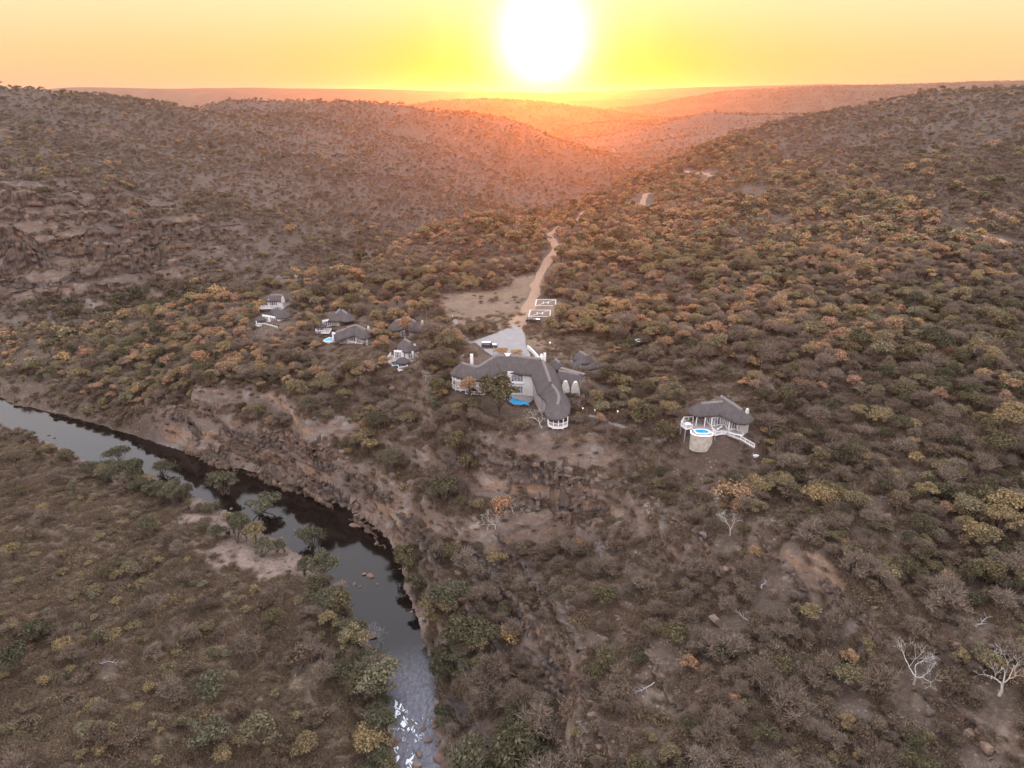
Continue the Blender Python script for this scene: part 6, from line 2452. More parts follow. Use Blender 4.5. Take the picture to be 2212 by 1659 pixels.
# ---------------------------------------------------------------- the chalets on the left
def chalet(label, zf, ridge, half, drop, ends, win, chim=None, deck_poly=None, rails=(), pool_poly=None, pool_wall=None, small_roof=None, ridge2=None, wall_mat=None, stilts=(), extra=None, seed=0, wall_top=None):
    q = [s2(x, y, zf) for x, y in win]
    c = sum(q, Vector((0, 0, 0))) / len(q)
    root = empty('thatched_chalet', (c.x, c.y + 1.5, zf + H))
    tag(root, label, 'chalet')
    rd = [s2(x, y, z) for x, y, z in ridge]
    n = len(rd)
    thatch(root, rd, [half] * n, [drop] * n, ends, 60 + seed)
    walls_along(root, rd, [half] * n, [drop] * n, zf + H - 1.5, (ends[0] * .8, ends[1] * .8), mat=wall_mat or M_PLASTER, inset=.75)
    if ridge2:
        r2 = [s2(x, y, z) for x, y, z in ridge2]
        thatch(root, r2, [half * .95] * len(r2), [drop * .95] * len(r2), (.3, .9), 80 + seed)
    for i in range(len(win) - 1):
        p0, p1 = q[i], q[i + 1]
        g = GB()
        d = (p1 - p0).normalized()
        g.panel(p0 + Vector((0, .12, 0)), p1 + Vector((0, .12, 0)), zf + H - 1.2, zf + H + (wall_top or 2.7), .18)
        part('wall', g, [M_WHITE], root, root)
        m0, m1 = p0.lerp(p1, .10), p0.lerp(p1, .90)
        window(root, m0, m1, zf + H + .08, 2.2, 4 if (p1 - p0).length > 2.2 else 2, bar=.16)
    if chim:
        x, y, w, h, rz = chim
        b = s2(x, y, zf + 2.0)
        bell_gable(root, b, rz, w, h, .5)
    if deck_poly:
        D = [s2(x, y, zf) for x, y in deck_poly]
        deck(root, D, zf + H, [(lambda p: (p.x, p.y + .1))(s2(x, y, zf)) for x, y in stilts])
    for rl in rails:
        railing(root, [s2(x, y, zf) for x, y in rl], 1.0, step=1.6, thick=1.35, bal=.32)
    if pool_poly:
        pool(root, [s2(x, y, zf) for x, y in pool_poly], zf + H + .1, .4, pool_wall, M_STONEWALL)
    if small_roof:
        x, y, z, hf, dr = small_roof
        a = s2(x, y, z)
        thatch(root, [a + Vector((-.35, 0, 0)), a + Vector((.0, 0, 0.02)), a + Vector((.35, 0, 0))], [hf] * 3, [dr] * 3, (1, 1), 90 + seed, (0, 0))
        for k in range(6):
            t = 2 * math.pi * (k + .3) / 6
            post(root, a.x + (hf - .4) * math.cos(t), a.y + (hf - .4) * math.sin(t), zf + H, z + H - dr + .1, .15)
    if extra:
        extra(root)
    return root


chalet('nearest left chalet with a small thatched gazebo and tiny blue plunge pool on stilts', -79.4,
       [(1855, 703, -74.1), (1890, 724, -74.1), (1925, 748, -74.2)], 3.0, 2.7, (.9, .6), [(1738, 925), (1830, 930), (1960, 942)], (1970, 850, 1.5, 2.6, .9),
       [(1655, 960), (1700, 890), (1830, 930), (1980, 945), (1890, 1040), (1790, 1070), (1760, 1030), (1690, 1010), (1660, 990)],
       [[(1700, 895), (1655, 955), (1660, 990), (1700, 1005)], [(1785, 1020), (1790, 1065), (1890, 1045), (1895, 1000)]],
       [(1715, 995), (1768, 990), (1772, 1008), (1722, 1012)], -83 + H, (1830, 915, -76.4, 2.1, 1.5), None, None, [(1665, 985), (1800, 1060), (1885, 1040)], None, 1)
chalet('chalet half hidden behind an orange tree, beside the path, left of the forecourt', -78.2,
       [(1745, 500, -72.4), (1890, 462, -72.1), (1985, 515, -72.3)], 3.0, 2.9, (.9, .8), [(1700, 690), (1800, 690), (1960, 690)], (2058, 580, 1.4, 2.6, 1.0),
       [(1690, 690), (1730, 640), (1900, 680), (1790, 715), (1715, 715)], [[(1695, 680), (1715, 712), (1780, 712)]], [(1720, 695), (1765, 692), (1768, 705), (1728, 706)], -80 + H, None, None, M_GREYWALL, [(1700, 700)], None, 2)
chalet('wide chalet with a white rimmed pool on a stone base in the left group', -80.3,
       [(1195, 578, -75.0), (1300, 545, -74.8), (1420, 600, -75.1)], 3.0, 2.6, (1.0, .7), [(1040, 715), (1180, 732), (1320, 748), (1440, 778)], (1452, 650, 1.5, 2.7, 1.0),
       [(925, 735), (1000, 695), (1130, 700), (1440, 780), (1400, 800), (1180, 755), (1130, 755)],
       [[(1135, 750), (1035, 745)], [(1185, 755), (1300, 780), (1440, 805)]], [(935, 728), (1000, 698), (1045, 705), (1030, 738), (975, 742)], -83.6 + H, None, [(1080, 628, -76.2), (1190, 590, -75.3)], M_GREYWALL, [(1100, 752), (1300, 780)], None, 3)
chalet('chalet with a pale stone front behind the wide chalet in the left group', -80.3,
       [(1120, 368, -75.2), (1095, 400, -75.4), (1065, 420, -75.6)], 3.2, 2.4, (.6, .8), [(930, 580), (1040, 560)], None,
       [(850, 625), (880, 590), (1030, 590), (1000, 645), (870, 645)], [[(870, 600), (850, 630), (870, 648), (960, 640)]], None, None, (905, 528, -77.6, 1.6, 1.2), [(1150, 380, -75.3), (1210, 425, -75.6)], M_GREYWALL, [(860, 635)], None, 4)
chalet('chalet at the left end with a sunlit russet thatch and white deck', -82.0,
       [(425, 345, -76.6), (450, 362, -76.7), (475, 380, -76.8)], 3.0, 2.7, (.6, .9), [(255, 510), (330, 520), (440, 545)], None,
       [(170, 545), (240, 510), (450, 560), (430, 600), (280, 565), (190, 565)], [[(180, 530), (190, 565), (280, 560)], [(280, 562), (420, 600)]], None, None, (222, 455, -79.7, 1.8, 1.3), [(345, 375, -78.0), (420, 352, -77.6)], None, [(195, 560), (280, 565)], None, 5)
chalet('farthest chalet with dark thatch above the russet roofed chalet', -80.9,
       [(340, 212, -76.8), (420, 206, -76.6), (480, 215, -76.7)], 2.8, 2.1, (.8, .8), [(320, 335), (435, 335)], (485, 300, 1.4, 2.6, .9),
       [(180, 360), (250, 340), (440, 345), (420, 362), (240, 368)], [[(185, 350), (240, 362), (330, 360)]], None, None, None, None, None, [(200, 360)], None, 6)


# a low pale roof among the trees beyond the chalets
def far_shed():
    c = s2(530, 95, -80)
    g0 = float(hz(c.x, c.y)[0]) + H
    root = empty('stone_shelter', (c.x, c.y, g0))
    tag(root, 'low grey flat roofed shelter among trees beyond the left chalets', 'shelter')
    g = GB()
    g.prism([(c.x - 4, c.y - 1.2), (c.x + 4.5, c.y - 1.2), (c.x + 4.5, c.y + 2), (c.x - 4, c.y + 2)], g0 - 1, g0 + 2.2)
    part('wall', g, [M_GREYWALL], root, root)
    g = GB()
    g.prism([(c.x - 4.5, c.y - 1.6), (c.x + 5, c.y - 1.6), (c.x + 5, c.y + 2.4), (c.x - 4.5, c.y + 2.4)], g0 + 2.25, g0 + 2.5)
    part('roof', g, [M_RIDGE], root, root)
    bell_gable(root, (c.x + 4.0, c.y - .9, g0 + 2.3), 0, 1.2, 1.5, .4)


far_shed()


# ================================================================ small things
M_LAMP = None


def lamp_material():
    m, t = new_mat('lamp_glow')
    e = N(t, 'ShaderNodeEmission')
    e.inputs[0].default_value = (1.0, 0.72, 0.38, 1)
    e.inputs[1].default_value = 1.0
    finish(t, e.outputs[0])
    return m


M_LAMP = lamp_material()
M_CARDARK = simple_mat('dark_paint_and_shade', (0.035, 0.032, 0.03), 0.35, 0.5, 0.1, 2.0, 0.0)  # dark paint; on the wagon it puts shade into the sides
M_CARWHITE = simple_mat('white_car_paint', (0.72, 0.71, 0.69), 0.35, 0.5, 0.05, 2.0, 0.0)
M_KHAKI = simple_mat('khaki_seat', (0.30, 0.25, 0.20), 0.85, 0.2, 0.15, 3.0, 0.1)
M_LIGHTS = simple_mat('lamp_lens', (0.5, 0.5, 0.48), 0.2, 0.6, 0.05, 3.0, 0.0)
M_WORN = simple_mat('worn_white_paint', (0.52, 0.50, 0.47), 0.8, 0.2, 0.3, 1.2, 0.1)
M_HPAD = simple_mat('brown_paving', (0.17, 0.125, 0.10), 0.95, 0.1, 0.3, 1.5, 0.3)


def local_part(name, mb, mats, parent, smooth=False):
    return link(name, mb.mesh(name, mats, smooth), parent)


def extrude_profile(prof, w0, w1=None, m=0):
    """side profile (x, z) swept across y; narrower at the top if w1 is given"""
    zmin, zmax = min(p[1] for p in prof), max(p[1] for p in prof)
    V = []
    for s in (-1, 1):
        for x, z in prof:
            t = (z - zmin) / (zmax - zmin + 1e-9)
            w = w0 if w1 is None else w0 + (w1 - w0) * t
            V.append((x, s * w / 2, z))
    n = len(prof)
    F = [tuple(range(n)), tuple(range(2 * n - 1, n - 1, -1))] + [(i, n + i, n + (i + 1) % n, (i + 1) % n) for i in range(n)]
    return V, F


def wheel(parent, x, y, r=.38, w=.26):
    g = GB()
    n = 14
    V = []
    for s in (-w / 2, w / 2):
        V += [(x + r * math.cos(2 * math.pi * i / n), y + s, r + r * math.sin(2 * math.pi * i / n)) for i in range(n)]
    F = [tuple(range(n)), tuple(range(2 * n - 1, n - 1, -1))] + [(i, n + i, n + (i + 1) % n, (i + 1) % n) for i in range(n)]
    g.add(V, F)
    o = local_part('wheel', g, [M_BLACK], parent)
    g = GB()
    V = []
    for s in (-w / 2 - .012, w / 2 + .012):
        V += [(x + r * .55 * math.cos(2 * math.pi * i / n), y + s, r + r * .55 * math.sin(2 * math.pi * i / n)) for i in range(n)]
    g.add(V, [tuple(range(n)), tuple(range(2 * n - 1, n - 1, -1))] + [(i, n + i, n + (i + 1) % n, (i + 1) % n) for i in range(n)])
    local_part('rim', g, [M_METAL], o)


def station_wagon():
    p = ground_at(1057, 752)
    t = empty('parked_car', (p.x, p.y, p.z + .2), .03)
    tag(t, 'long four wheel drive with white roof and bonnet parked on the grey forecourt', 'car')
    g = GB()
    g.add(*extrude_profile([(-2.45, .45), (-2.5, 1.08), (1.05, 1.10), (2.25, 1.02), (2.42, .85), (2.45, .45), (1.9, .38), (-1.9, .38)], 1.86))
    local_part('body', g, [M_CARDARK], t)  # dark colour stands in for the shaded, backlit side of a white car
    g = GB()
    g.add(*extrude_profile([(1.06, 1.105), (1.02, 1.135), (2.2, 1.075), (2.3, 1.03)], 1.74))
    local_part('bonnet', g, [M_CARWHITE], t)
    g = GB()
    g.add(*extrude_profile([(-2.42, 1.085), (-2.3, 1.78), (.35, 1.80), (1.05, 1.11)], 1.78, 1.5))
    c = local_part('cabin', g, [M_CARDARK], t)  # shade painted in here as on the body
    g = GB()
    g.add(*extrude_profile([(-2.34, 1.775), (-2.3, 1.87), (.3, 1.88), (.42, 1.79)], 1.55))
    local_part('roof', g, [M_CARWHITE], t)
    for s in (-1, 1):
        for x0, x1 in ((-2.2, -1.35), (-1.25, -.4), (-.3, .5)):
            g = GB()
            y0, y1 = s * .875, s * .765
            g.add([(x0, y0, 1.2), (x1 + (.12 if x1 > .4 else 0), y0, 1.2), (x1 - (.2 if x1 > .4 else 0), y1, 1.7), (x0, y1, 1.7)], [(0, 1, 2, 3)])
            local_part('window', g, [M_GLASS], t)
        g = GB()
        g.bar((2.40, s * .65, .85), (2.47, s * .65, .85), .28, .16)
        local_part('headlight', g, [M_LIGHTS], t)
    g = GB()
    g.add([(.98, -.72, 1.16), (.98, .72, 1.16), (.42, .66, 1.74), (.42, -.66, 1.74)], [(0, 1, 2, 3)])
    local_part('windscreen', g, [M_GLASS], t)
    g = GB()
    g.bar((2.5, -.9, .55), (2.5, .9, .55), .14, .22)
    local_part('bumper', g, [M_BLACK], t)
    for x in (-1.55, 1.5):
        for y in (-.82, .82):
            wheel(t, x, y)


def safari_truck():
    p = ground_at(1152, 697)
    t = empty('safari_vehicle', (p.x, p.y, p.z + .1), -.04)
    tag(t, 'open dark safari vehicle with tiered seats parked below the nearer helipad', 'safari vehicle')
    g = GB()
    g.add(*extrude_profile([(-2.7, .55), (-2.75, 1.15), (.75, 1.15), (.8, 1.2), (2.3, 1.12), (2.5, .95), (2.5, .55), (2.0, .45), (-2.2, .45)], 1.85))
    local_part('body', g, [M_CARDARK], t)
    g = GB()
    g.add(*extrude_profile([(.85, 1.19), (.82, 1.24), (2.2, 1.17), (2.42, 1.0), (2.3, 1.10)], 1.7))
    local_part('bonnet', g, [M_CARWHITE], t)
    for i, x in enumerate((.1, -.85, -1.8)):
        z = 1.15 + .24 * i
        g = GB()
        g.prism([(x - .32, -.85), (x + .32, -.85), (x + .32, .85), (x - .32, .85)], z, z + .18)
        s = local_part('seat', g, [M_KHAKI], t)
        g = GB()
        g.bar((x - .34, -.85, z + .45), (x - .34, .85, z + .45), .14, .55)
        local_part('backrest', g, [M_KHAKI], s)
        g = GB()
        for y in (-.9, .9):
            g.bar((x - .38, y, 1.0), (x - .38, y, z + .8), .07)
        g.bar((x - .38, -.9, z + .78), (x - .38, .9, z + .78), .07)
        local_part('roll_bar', g, [M_BLACK], t)
    g = GB()
    g.bar((.82, -.85, 1.2), (.6, -.85, 1.75), .06)
    g.bar((.82, .85, 1.2), (.6, .85, 1.75), .06)
    g.bar((.6, -.85, 1.75), (.6, .85, 1.75), .06)
    local_part('windscreen_frame', g, [M_BLACK], t)
    for s in (-1, 1):
        g = GB()
        g.bar((2.48, s * .65, .9), (2.55, s * .65, .9), .26, .2)
        local_part('headlight', g, [M_LIGHTS], t)
    g = GB()
    g.bar((2.6, -.9, .6), (2.6, .9, .6), .12, .2)
    local_part('bumper', g, [M_BLACK], t)
    for x in (-1.7, 1.65):
        for y in (-.82, .82):
            wheel(t, x, y, .42, .28)


station_wagon()
safari_truck()


def helipad(c, label):
    P = [s1(x, y, -74.9) for x, y in c]
    ctr = sum(P, Vector((0, 0, 0))) / 4
    z = max(float(hz(p.x, p.y)[0]) for p in P) + H
    t = empty('helipad', (ctr.x, ctr.y, z))
    tag(t, label, 'helipad', 'painted helipads beside the track')
    g = GB()
    big = [ctr + (p - ctr) * 1.06 for p in P]
    g.prism([(p.x, p.y) for p in big], z - .6, z + .08)
    part('slab', g, [M_HPAD], t, t)
    zz = z + .13
    w = .42
    g = GB()
    for i in range(4):
        a, b = P[i], P[(i + 1) % 4]
        g.bar((a.x, a.y, zz), (b.x, b.y, zz), w, .1)
    part('border_line', g, [M_WORN], t, t)
    g = GB()
    d0, d1 = P[3], P[1]
    A = lambda u: d0.lerp(d1, u)
    for u0, u1 in ((.03, .40), (.60, .97)):
        a, b = A(u0), A(u1)
        g.bar((a.x, a.y, zz), (b.x, b.y, zz), .26, .1)
    part('diagonal_line', g, [M_WORN], t, t)
    g = GB()
    ex = (P[1] - P[0]).normalized()
    ey = Vector((0, 1, 0))
    for s in (-1, 1):
        q = ctr + ex * s * .95
        g.bar(((q - ey * 1.5).x, (q - ey * 1.5).y, zz + .01), ((q + ey * 1.5).x, (q + ey * 1.5).y, zz + .01), .36, .1)
    g.bar((*(ctr - ex * .75).xy, zz + .012), (*(ctr + ex * .75).xy, zz + .012), .4, .1)
    part('letter_h', g, [M_WORN], t, t)


helipad([(1168, 68), (1392, 68), (1386, 140), (1153, 140)], 'farther helipad square with a white H and diagonal, right of the track')
helipad([(1093, 190), (1330, 190), (1322, 266), (1076, 266)], 'nearer helipad square with a white H, directly above the open safari vehicle')


def mast(x, y, hgt, label, lamp=False, dist=None):
    px, py = x * KF, y * KF
    g0 = ground_at(px, py) if dist is None else Vector((*pt_d(px, py, dist)[:2], 0))
    g0.z = float(hz(g0.x, g0.y)[0]) + H
    t = empty('lamp_post' if lamp else 'lightning_mast', g0)
    tag(t, label, 'lamp post' if lamp else 'mast', None if lamp else 'thin grey masts')
    g = GB()
    tube(g, [(0, 0, -.4), (0, 0, hgt * .5), (0, 0, hgt)], [.07, .05, .03], 6)
    local_part('pole', g, [M_METAL], t)
    g = GB()
    if lamp:
        g.prism([(-.3, -.2), (.3, -.2), (.3, .2), (-.3, .2)], hgt, hgt + .4)
        local_part('lamp_head', g, [M_WHITE], t)
    else:
        g.prism([(-.18, -.18), (.18, -.18), (.18, .18), (-.18, .18)], -.2, .25)
        local_part('foot', g, [M_RIDGE], t)


mast(1108.8, 797, 7.5, 'thin mast rising behind the long roof of the main lodge', dist=197)
mast(1301.7, 889, 12.5, 'tall thin mast in front of the right wing of the main lodge')
mast(1234.6, 804, 4.2, 'short lamp post with white head behind the lodge chimney', True, dist=203)
mast(1700, 889, 11.0, 'tall thin mast in the bush above the lone cottage')
mast(653, 700, 10.0, 'thin mast right of the two left end chalets')
mast(769.8, 694, 8.5, 'thin mast behind the chalet with the pale stone front')
mast(960, 762, 14.0, 'tall thin mast right of the nearest left chalet')


def path_lamp(x, y, lit, label):
    g0 = ground_at(x * KF, y * KF)
    t = empty('path_lamp', g0)
    tag(t, label, 'path lamp', 'lamps along the footpaths')
    g = GB()
    tube(g, [(0, 0, -.2), (0, 0, .8)], [.09, .09], 6)
    local_part('post', g, [M_STILT], t)
    g = GB()
    tube(g, [(0, 0, .8), (0, 0, 1.1)], [.12, .12], 8)
    local_part('lamp_head', g, [M_LAMP if lit else M_WHITE], t)
    g = GB()
    tube(g, [(0, 0, 1.1), (0, 0, 1.2)], [.24, .06], 8)
    local_part('cap', g, [M_WHITE], t)


for x, y, lit, lab in [(1016.6, 716, 0, 'white path lamp at the far end of the winding footpath'), (1022, 746, 1, 'lit path lamp at the bend of the winding footpath'), (1022.5, 771, 0, 'path lamp left of the forecourt corner'),
                       (1032, 784, 0, 'path lamp on the steps below the forecourt corner'), (1021, 797, 1, 'lit path lamp left of the steps to the main lodge'),
                       (1308.8, 925, 1, 'lit path lamp just right of the round gazebo'), (1335.8, 929, 1, 'second lit path lamp right of the round gazebo'), (1387, 932, 1, 'lit path lamp halfway to the lone cottage'),
                       (1437, 947, 0, 'path lamp where the path turns to the lone cottage'), (1488, 952, 1, 'lit path lamp at the left edge of the lone cottage'), (1197.5, 893.5, 1, 'lit lamp on the terrace corner by the lodge pool')]:
    path_lamp(x, y, lit, lab)


def water_tank():
    g0 = ground_at(1434.7 * KF, 778 * KF)
    t = empty('water_tank', g0)
    tag(t, 'dark round tank with white rim among bushes right of the pavilion', 'tank')
    g = GB()
    tube(g, [(0, 0, -.3), (0, 0, 1.7)], [1.15, 1.15], 16)
    local_part('drum', g, [M_CARDARK], t)
    g = GB()
    n = 16
    V = []
    for r_, z in ((1.1, 1.7), (1.3, 1.7), (1.3, 1.95), (1.1, 1.95)):
        V += [(r_ * math.cos(2 * math.pi * i / n), r_ * math.sin(2 * math.pi * i / n), z) for i in range(n)]
    g.add(V, [(l * n + i, l * n + (i + 1) % n, ((l + 1) % 4) * n + (i + 1) % n, ((l + 1) % 4) * n + i) for l in range(4) for i in range(n)])
    local_part('rim', g, [M_WHITE], t)


water_tank()


def pipe_frame():
    g0 = ground_at(1900 * 1.0, 1085)
    t = empty('pipe_frame', g0, -.35)
    tag(t, 'grey pipe handrail frame on the stony slope at right', 'handrail')
    g = GB()
    g.bar((0, 0, 1.1), (3.4, 0, 1.0), .09)
    local_part('rail', g, [M_METAL], t)
    for x in (0.05, 3.3):
        g = GB()
        g.bar((x, 0, -.5), (x, 0, 1.08), .09)
        local_part('leg', g, [M_METAL], t)


pipe_frame()


# ---------------------------------------------------------------- white water at the foot of the river
def white_water():
    m, t = new_mat('foam')
    g = N(t, 'ShaderNodeNewGeometry')
    f = noise(t, 2.5, 4, 0.7, g.outputs['Position'])
    finish(t, principled(t, ramp(t, f, [(0.35, (0.55, 0.58, 0.62)), (0.6, (0.8, 0.82, 0.85))]), 0.7, 0.3, bump(t, f, 0.8, 0.15)).outputs[0])
    r = np.random.default_rng(66)
    mb = MB()
    spots = [(862, 1530, 1.0), (866, 1548, .8), (872, 1560, 1.0), (884, 1570, .8), (897, 1578, .5), (858, 1575, .5), (905, 1595, .4), (856, 1620, .7), (861, 1640, .6), (884, 1645, .9), (893, 1655, 1.0), (900, 1600, .4), (848, 1590, .4),
             (880, 1548, .4), (915, 1580, .4), (870, 1600, .35), (925, 1550, .3), (885, 1618, .35)]
    for px, py, s in spots:
        for k in range(4):
            c = pt_z(px + r.normal() * 5, py + r.normal() * 7, WZ)
            n = 11
            ang = math.radians(100) + r.normal() * .5
            ln, wd = s * r.uniform(.4, 1.0), s * r.uniform(.10, .28)
            V = [(c[0], c[1], WZ + H + .16)]
            for i in range(n):
                a = 2 * math.pi * i / n
                q = 1 + .35 * r.normal()
                u, v = ln * math.cos(a) * q, wd * math.sin(a) * q
                V.append((c[0] + u * math.cos(ang) - v * math.sin(ang), c[1] + u * math.sin(ang) + v * math.cos(ang), WZ + H + .03 + .05 * abs(r.normal())))
            mb.add(V, [(0, i + 1, (i + 1) % n + 1) for i in range(n)])
    o = link('white_water', mb.mesh('white_water', [m]))
    tag(o, kind='stuff')


white_water()


# ---------------------------------------------------------------- single trees the photograph picks out
def hero(kind, px, py, rpx, label, v=0, wide=1.0, tall=1.0):
    g0 = ground_at(px, py)
    _, _, dep = project(g0.x, g0.y, g0.z - H)
    s = rpx * dep / FPX / KH[kind][1] * 2
    t = make_plant(kind, v, g0 - Vector((0, 0, .1)), random.uniform(0, 6.28), s, label, None, LOOKS[kind][1])
    t.scale = (s * wide, s * wide, s * tall)
    return t


for i, a in enumerate([
    ('dark_tree', 1078, 892, 47, 'tall dark green tree standing before the facade of the main lodge', 1, 1.0, 1.05),
    ('autumn_tree', 1015, 868, 26, 'rusty orange tree against the left veranda of the main lodge', 0, 1, 1.2),
    ('autumn_tree', 880, 733, 24, 'orange yellow tree covering the front of the chalet by the path', 2, 1, 1.2),
    ('dark_tree', 1455, 1398, 42, 'dark green round bush standing alone on the right slope', 0, 1, .75),
    ('green_tree', 1838, 1487, 44, 'yellow green round bush left of the big white dead tree', 1, 1, .75),
    ('green_tree', 1017, 628, 21, 'round golden green tree alone above the sandy clearing', 2, 1, .9),
    ('river_tree', 257, 1008, 26, 'grey green tree against the bright water at the left river bend', 0, 1, 1),
    ('river_tree', 355, 1038, 29, 'grey green tree on the bank right of the first bend tree', 1, 1, 1),
    ('river_tree', 485, 1078, 36, 'spreading grey green tree at the upper tip of the sandbar', 2, 1.1, .9),
    ('river_tree', 575, 1122, 40, 'largest grey green tree leaning over the dark water by the sandbar', 3, 1.15, .9),
    ('river_tree', 672, 1190, 32, 'grey green tree at the lower tip of the sandbar', 0, 1, 1),
    ('river_tree', 700, 1245, 40, 'grey tree overhanging the narrows of the river', 1, 1, 1),
    ('dark_tree', 735, 1330, 38, 'dense dark green riverside tree below the narrows', 2, 1, 1),
    ('green_tree', 765, 1410, 36, 'olive tree on the left bank beside the pale reach of water', 3, 1, 1),
    ('river_tree', 800, 1490, 36, 'grey green tree on the left bank above the rapids', 2, 1, 1),
    ('dark_tree', 815, 1580, 40, 'dark tree on the left bank beside the rapids', 0, 1, 1),
    ('green_tree', 570, 1620, 50, 'fresh green bushy tree at the bottom edge of the photo', 0, 1, .9),
    ('river_tree', 455, 1625, 52, 'grey green spreading tree at the bottom edge left of the fresh green one', 3, 1.1, .9),
    ('river_tree', 465, 1500, 44, 'grey green bush on the grassy flat at lower left', 1, 1.1, .75),
    ('brown_shrub', 655, 1448, 46, 'large russet brown bush on the grassy flat near the river', 3, 1.1, .9),
    ('dark_tree', 882, 1240, 32, 'dark green tree at the foot of the cliff where the river narrows', 1, 1, 1.3),
    ('dark_tree', 900, 1300, 30, 'dark green tree below the cliff beside the pale water', 3, 1, 1.2),
    ('green_tree', 928, 1345, 28, 'olive tree on the right bank at the start of the slanting ledges', 0, 1, 1.1),
    ('dark_tree', 985, 985, 30, 'dark tree in the gully below the left of the lodge', 2, 1, 1.1),
    ('dark_tree', 1010, 1030, 26, 'dark tree lower down in the gully under the lodge', 0, 1, 1.1),
    ('green_tree', 1690, 1060, 30, 'olive bush left of the pipe handrail', 1, 1, .8),
    ('green_tree', 2000, 1085, 26, 'yellow olive bush right of the pipe handrail', 3, 1, .9),
    ('dark_tree', 680, 395, 12, 'dark round tree alone on the hillside across the valley', 3, 1, .9),
    ('autumn_tree', 488, 705, 13, 'yellow tree left of the left end chalet', 1, 1, 1.1),
    ('dark_tree', 300, 655, 18, 'dark green tree at the far rim of the spur below the cliff', 2, 1.1, .9),
    ('green_tree', 1385, 920, 30, 'green yellow tree between the gazebo path and the lone cottage', 2, 1, 1),
    ('green_tree', 1455, 885, 28, 'yellow green tree standing close left of the lone cottage', 3, 1, 1.15),
    ('green_tree', 1545, 770, 30, 'large olive tree on the slope above the lone cottage', 1, 1, 1),
    ('autumn_tree', 1085, 770, 20, 'orange shrub bed on the forecourt edge behind the lodge roof', 0, 1.2, .5),
    ('autumn_tree', 1115, 772, 18, 'second orange shrub of the bed behind the lodge roof', 2, 1.2, .5),
    ('green_tree', 1190, 730, 22, 'bright yellow green tree right of the safari vehicle', 0, 1, 1.1),
]):
    hero(*a)


def dead_tree(px, py, hpx, label, lean=0.0, mat=None, seed=1, spread=.55, levels=5, cat='dead tree', name='dead_tree', flat=0.0, thick=1.0):
    """bare tree: a continuous branching skeleton of tapering limbs"""
    mat = mat or M_WHITEBARK
    g0 = ground_at(px, py)
    _, _, dep = project(g0.x, g0.y, g0.z - H)
    hgt = hpx * dep / FPX * 1.12
    t = empty(name, g0, 0)
    tag(t, label, cat)
    r = np.random.default_rng(seed)
    trunk, br = GB(), GB()
    d0 = np.array([lean, r.normal() * .1, 1.0])
    d0 /= np.linalg.norm(d0)
    r0 = (.016 * hgt + .03) * thick

    def grow(p, d, ln, rad, lev, mb):
        pts, rr = [p], [rad]
        n = 4
        for i in range(n):
            d = d + r.normal(size=3) * .16 + np.array([0, 0, .06 - .2 * flat])
            d /= np.linalg.norm(d)
            p = p + d * ln / n
            pts.append(p)
            rr.append(max(rad * (1 - .42 * (i + 1) / n), .014))
        tube(mb, pts, rr, 6 if lev == 0 else 4, cap=True)
        if lev >= levels:
            return
        k = 3 if lev == 0 else int(r.integers(2, 4))
        for j in range(k):
            a = 2 * math.pi * (j + r.uniform(0, .6)) / k
            s = np.cross(d, [0.3, .2, 1.0] if abs(d[2]) < .95 else [1.0, 0, 0])
            s /= np.linalg.norm(s)
            s2_ = np.cross(d, s)
            nd = d * (1 - spread * .5) + (s * math.cos(a) + s2_ * math.sin(a)) * spread * r.uniform(.8, 1.3)
            grow(pts[-1 if j < 2 else -2], nd / np.linalg.norm(nd), ln * r.uniform(.6, .85), rr[-1] * .9, lev + 1, br)
    grow(np.array([0, 0, -.3]), d0, hgt * .34, r0, 0, trunk)
    local_part('trunk', trunk, [mat], t)
    local_part('branch', br, [mat], t)
    return t


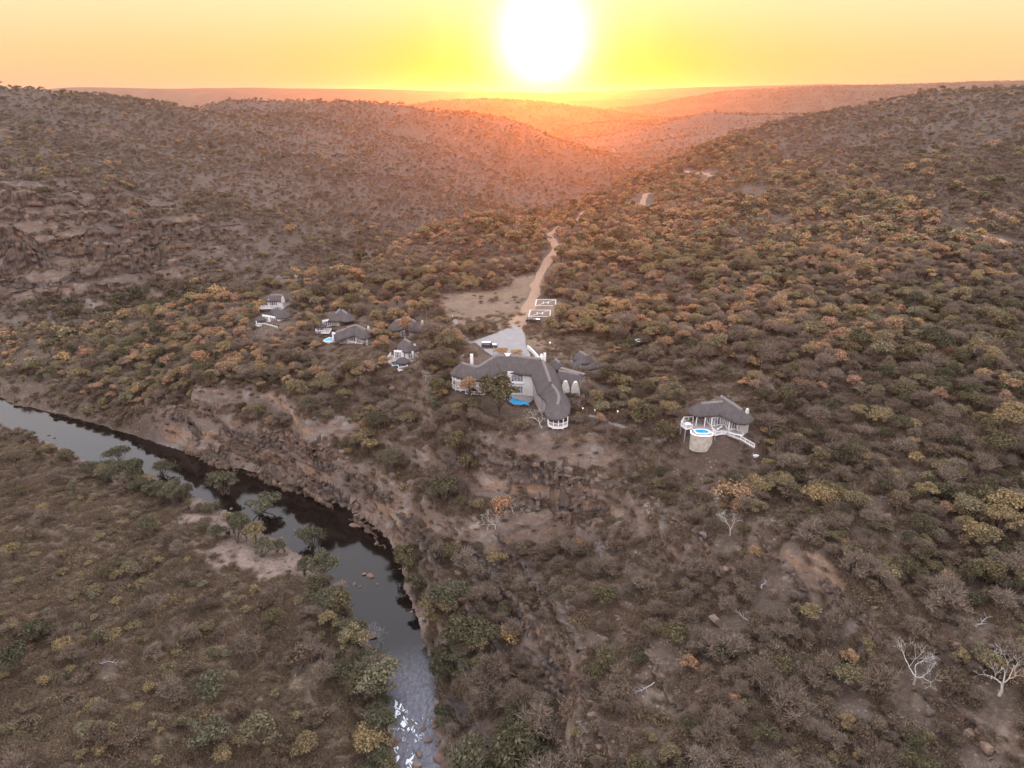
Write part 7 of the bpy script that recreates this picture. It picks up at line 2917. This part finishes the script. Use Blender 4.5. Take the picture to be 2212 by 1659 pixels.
for a in [
    dict(px=1974, py=1478, hpx=98, label='large white dead tree with many forked limbs on the right slope', lean=-.55, seed=21, spread=.62, thick=1.25),
    dict(px=2157, py=1505, hpx=96, label='white dead tree with thick straight trunk at the right edge', lean=.06, seed=24, spread=.55, thick=1.7),
    dict(px=1577, py=1158, hpx=58, label='small white dead tree below the lone cottage pool wall', lean=-.05, seed=25, spread=.6),
    dict(px=1110, py=1108, hpx=44, label='white dead tree on the cliff left of the gazebo outcrop', lean=-.2, seed=26, spread=.75),
    dict(px=1075, py=1160, hpx=58, label='leaning pale dead tree below the left of the outcrop', lean=-.6, seed=27, spread=.6),
    dict(px=1298, py=1212, hpx=44, label='grey dead tree at the foot of the outcrop', lean=-.1, seed=28, spread=.7, mat=M_GREYBARK),
    dict(px=1142, py=872, hpx=38, label='pale bare tree beside the lodge pool terrace', lean=-.05, seed=29, spread=.5),
    dict(px=1172, py=926, hpx=50, label='pale crooked dead tree left of the gazebo leaning left', lean=-.75, seed=30, spread=.8),
    dict(px=920, py=825, hpx=28, label='white bare tree below the nearest left chalet', lean=-.15, seed=31, spread=.6),
    dict(px=1395, py=1110, hpx=26, label='small white snag in the dark gully right of the outcrop', lean=.3, seed=32, spread=.8),
    dict(px=2008, py=1470, hpx=64, label='tangled grey thorn tree behind the large white dead tree', lean=.1, seed=33, spread=1.0, levels=5, mat=M_GREYBARK, thick=.6),
    dict(px=790, py=1405, hpx=60, label='grey bare tree on the left bank by the pale reach of water', lean=.3, seed=34, spread=.6, mat=M_GREYBARK, thick=.7),
    dict(px=1250, py=1590, hpx=40, label='grey leafless shrub low on the slanting ledges', lean=.1, seed=35, spread=1.0, mat=M_GREYBARK, thick=.6),
]:
    dead_tree(**a)


def fallen(px, py, lpx, rz, label, seed):
    g0 = ground_at(px, py)
    _, _, dep = project(g0.x, g0.y, g0.z - H)
    ln = lpx * dep / FPX
    t = empty('fallen_branch', g0 + Vector((0, 0, .25)), rz)
    tag(t, label, 'fallen branch')
    r = np.random.default_rng(seed)
    g = GB()
    pts = [np.array([ln * (u - .5), r.normal() * .15, .12 * r.normal() + .2]) for u in np.linspace(0, 1, 6)]
    tube(g, pts, [.13, .12, .10, .08, .06, .03], 5)
    local_part('stem', g, [M_GREYBARK], t)
    g = GB()
    for i in range(2, 6):
        p = pts[i]
        for s in (-1, 1):
            q = p + np.array([ln * .14, s * ln * r.uniform(.1, .22), r.uniform(.1, .5)])
            tube(g, [p, (p + q) / 2 + r.normal(size=3) * .08, q], [.05, .04, .02], 4)
    local_part('branch', g, [M_GREYBARK], t)


fallen(1600, 1335, 52, 2.1, 'pale fallen branch on bare ground right of the tall weathered boulder', 51)
fallen(1390, 1495, 62, -2.6, 'fallen grey branch with many twigs left of the stony slope', 52)
fallen(228, 1437, 50, .0, 'dry fallen branch lying on the grassy flat at lower left', 53)
fallen(1650, 1265, 40, .9, 'thin pale fallen branch by the smooth grey boulder', 54)
fallen(2120, 1350, 60, .5, 'thin pale fallen branch above the right white tree', 55)
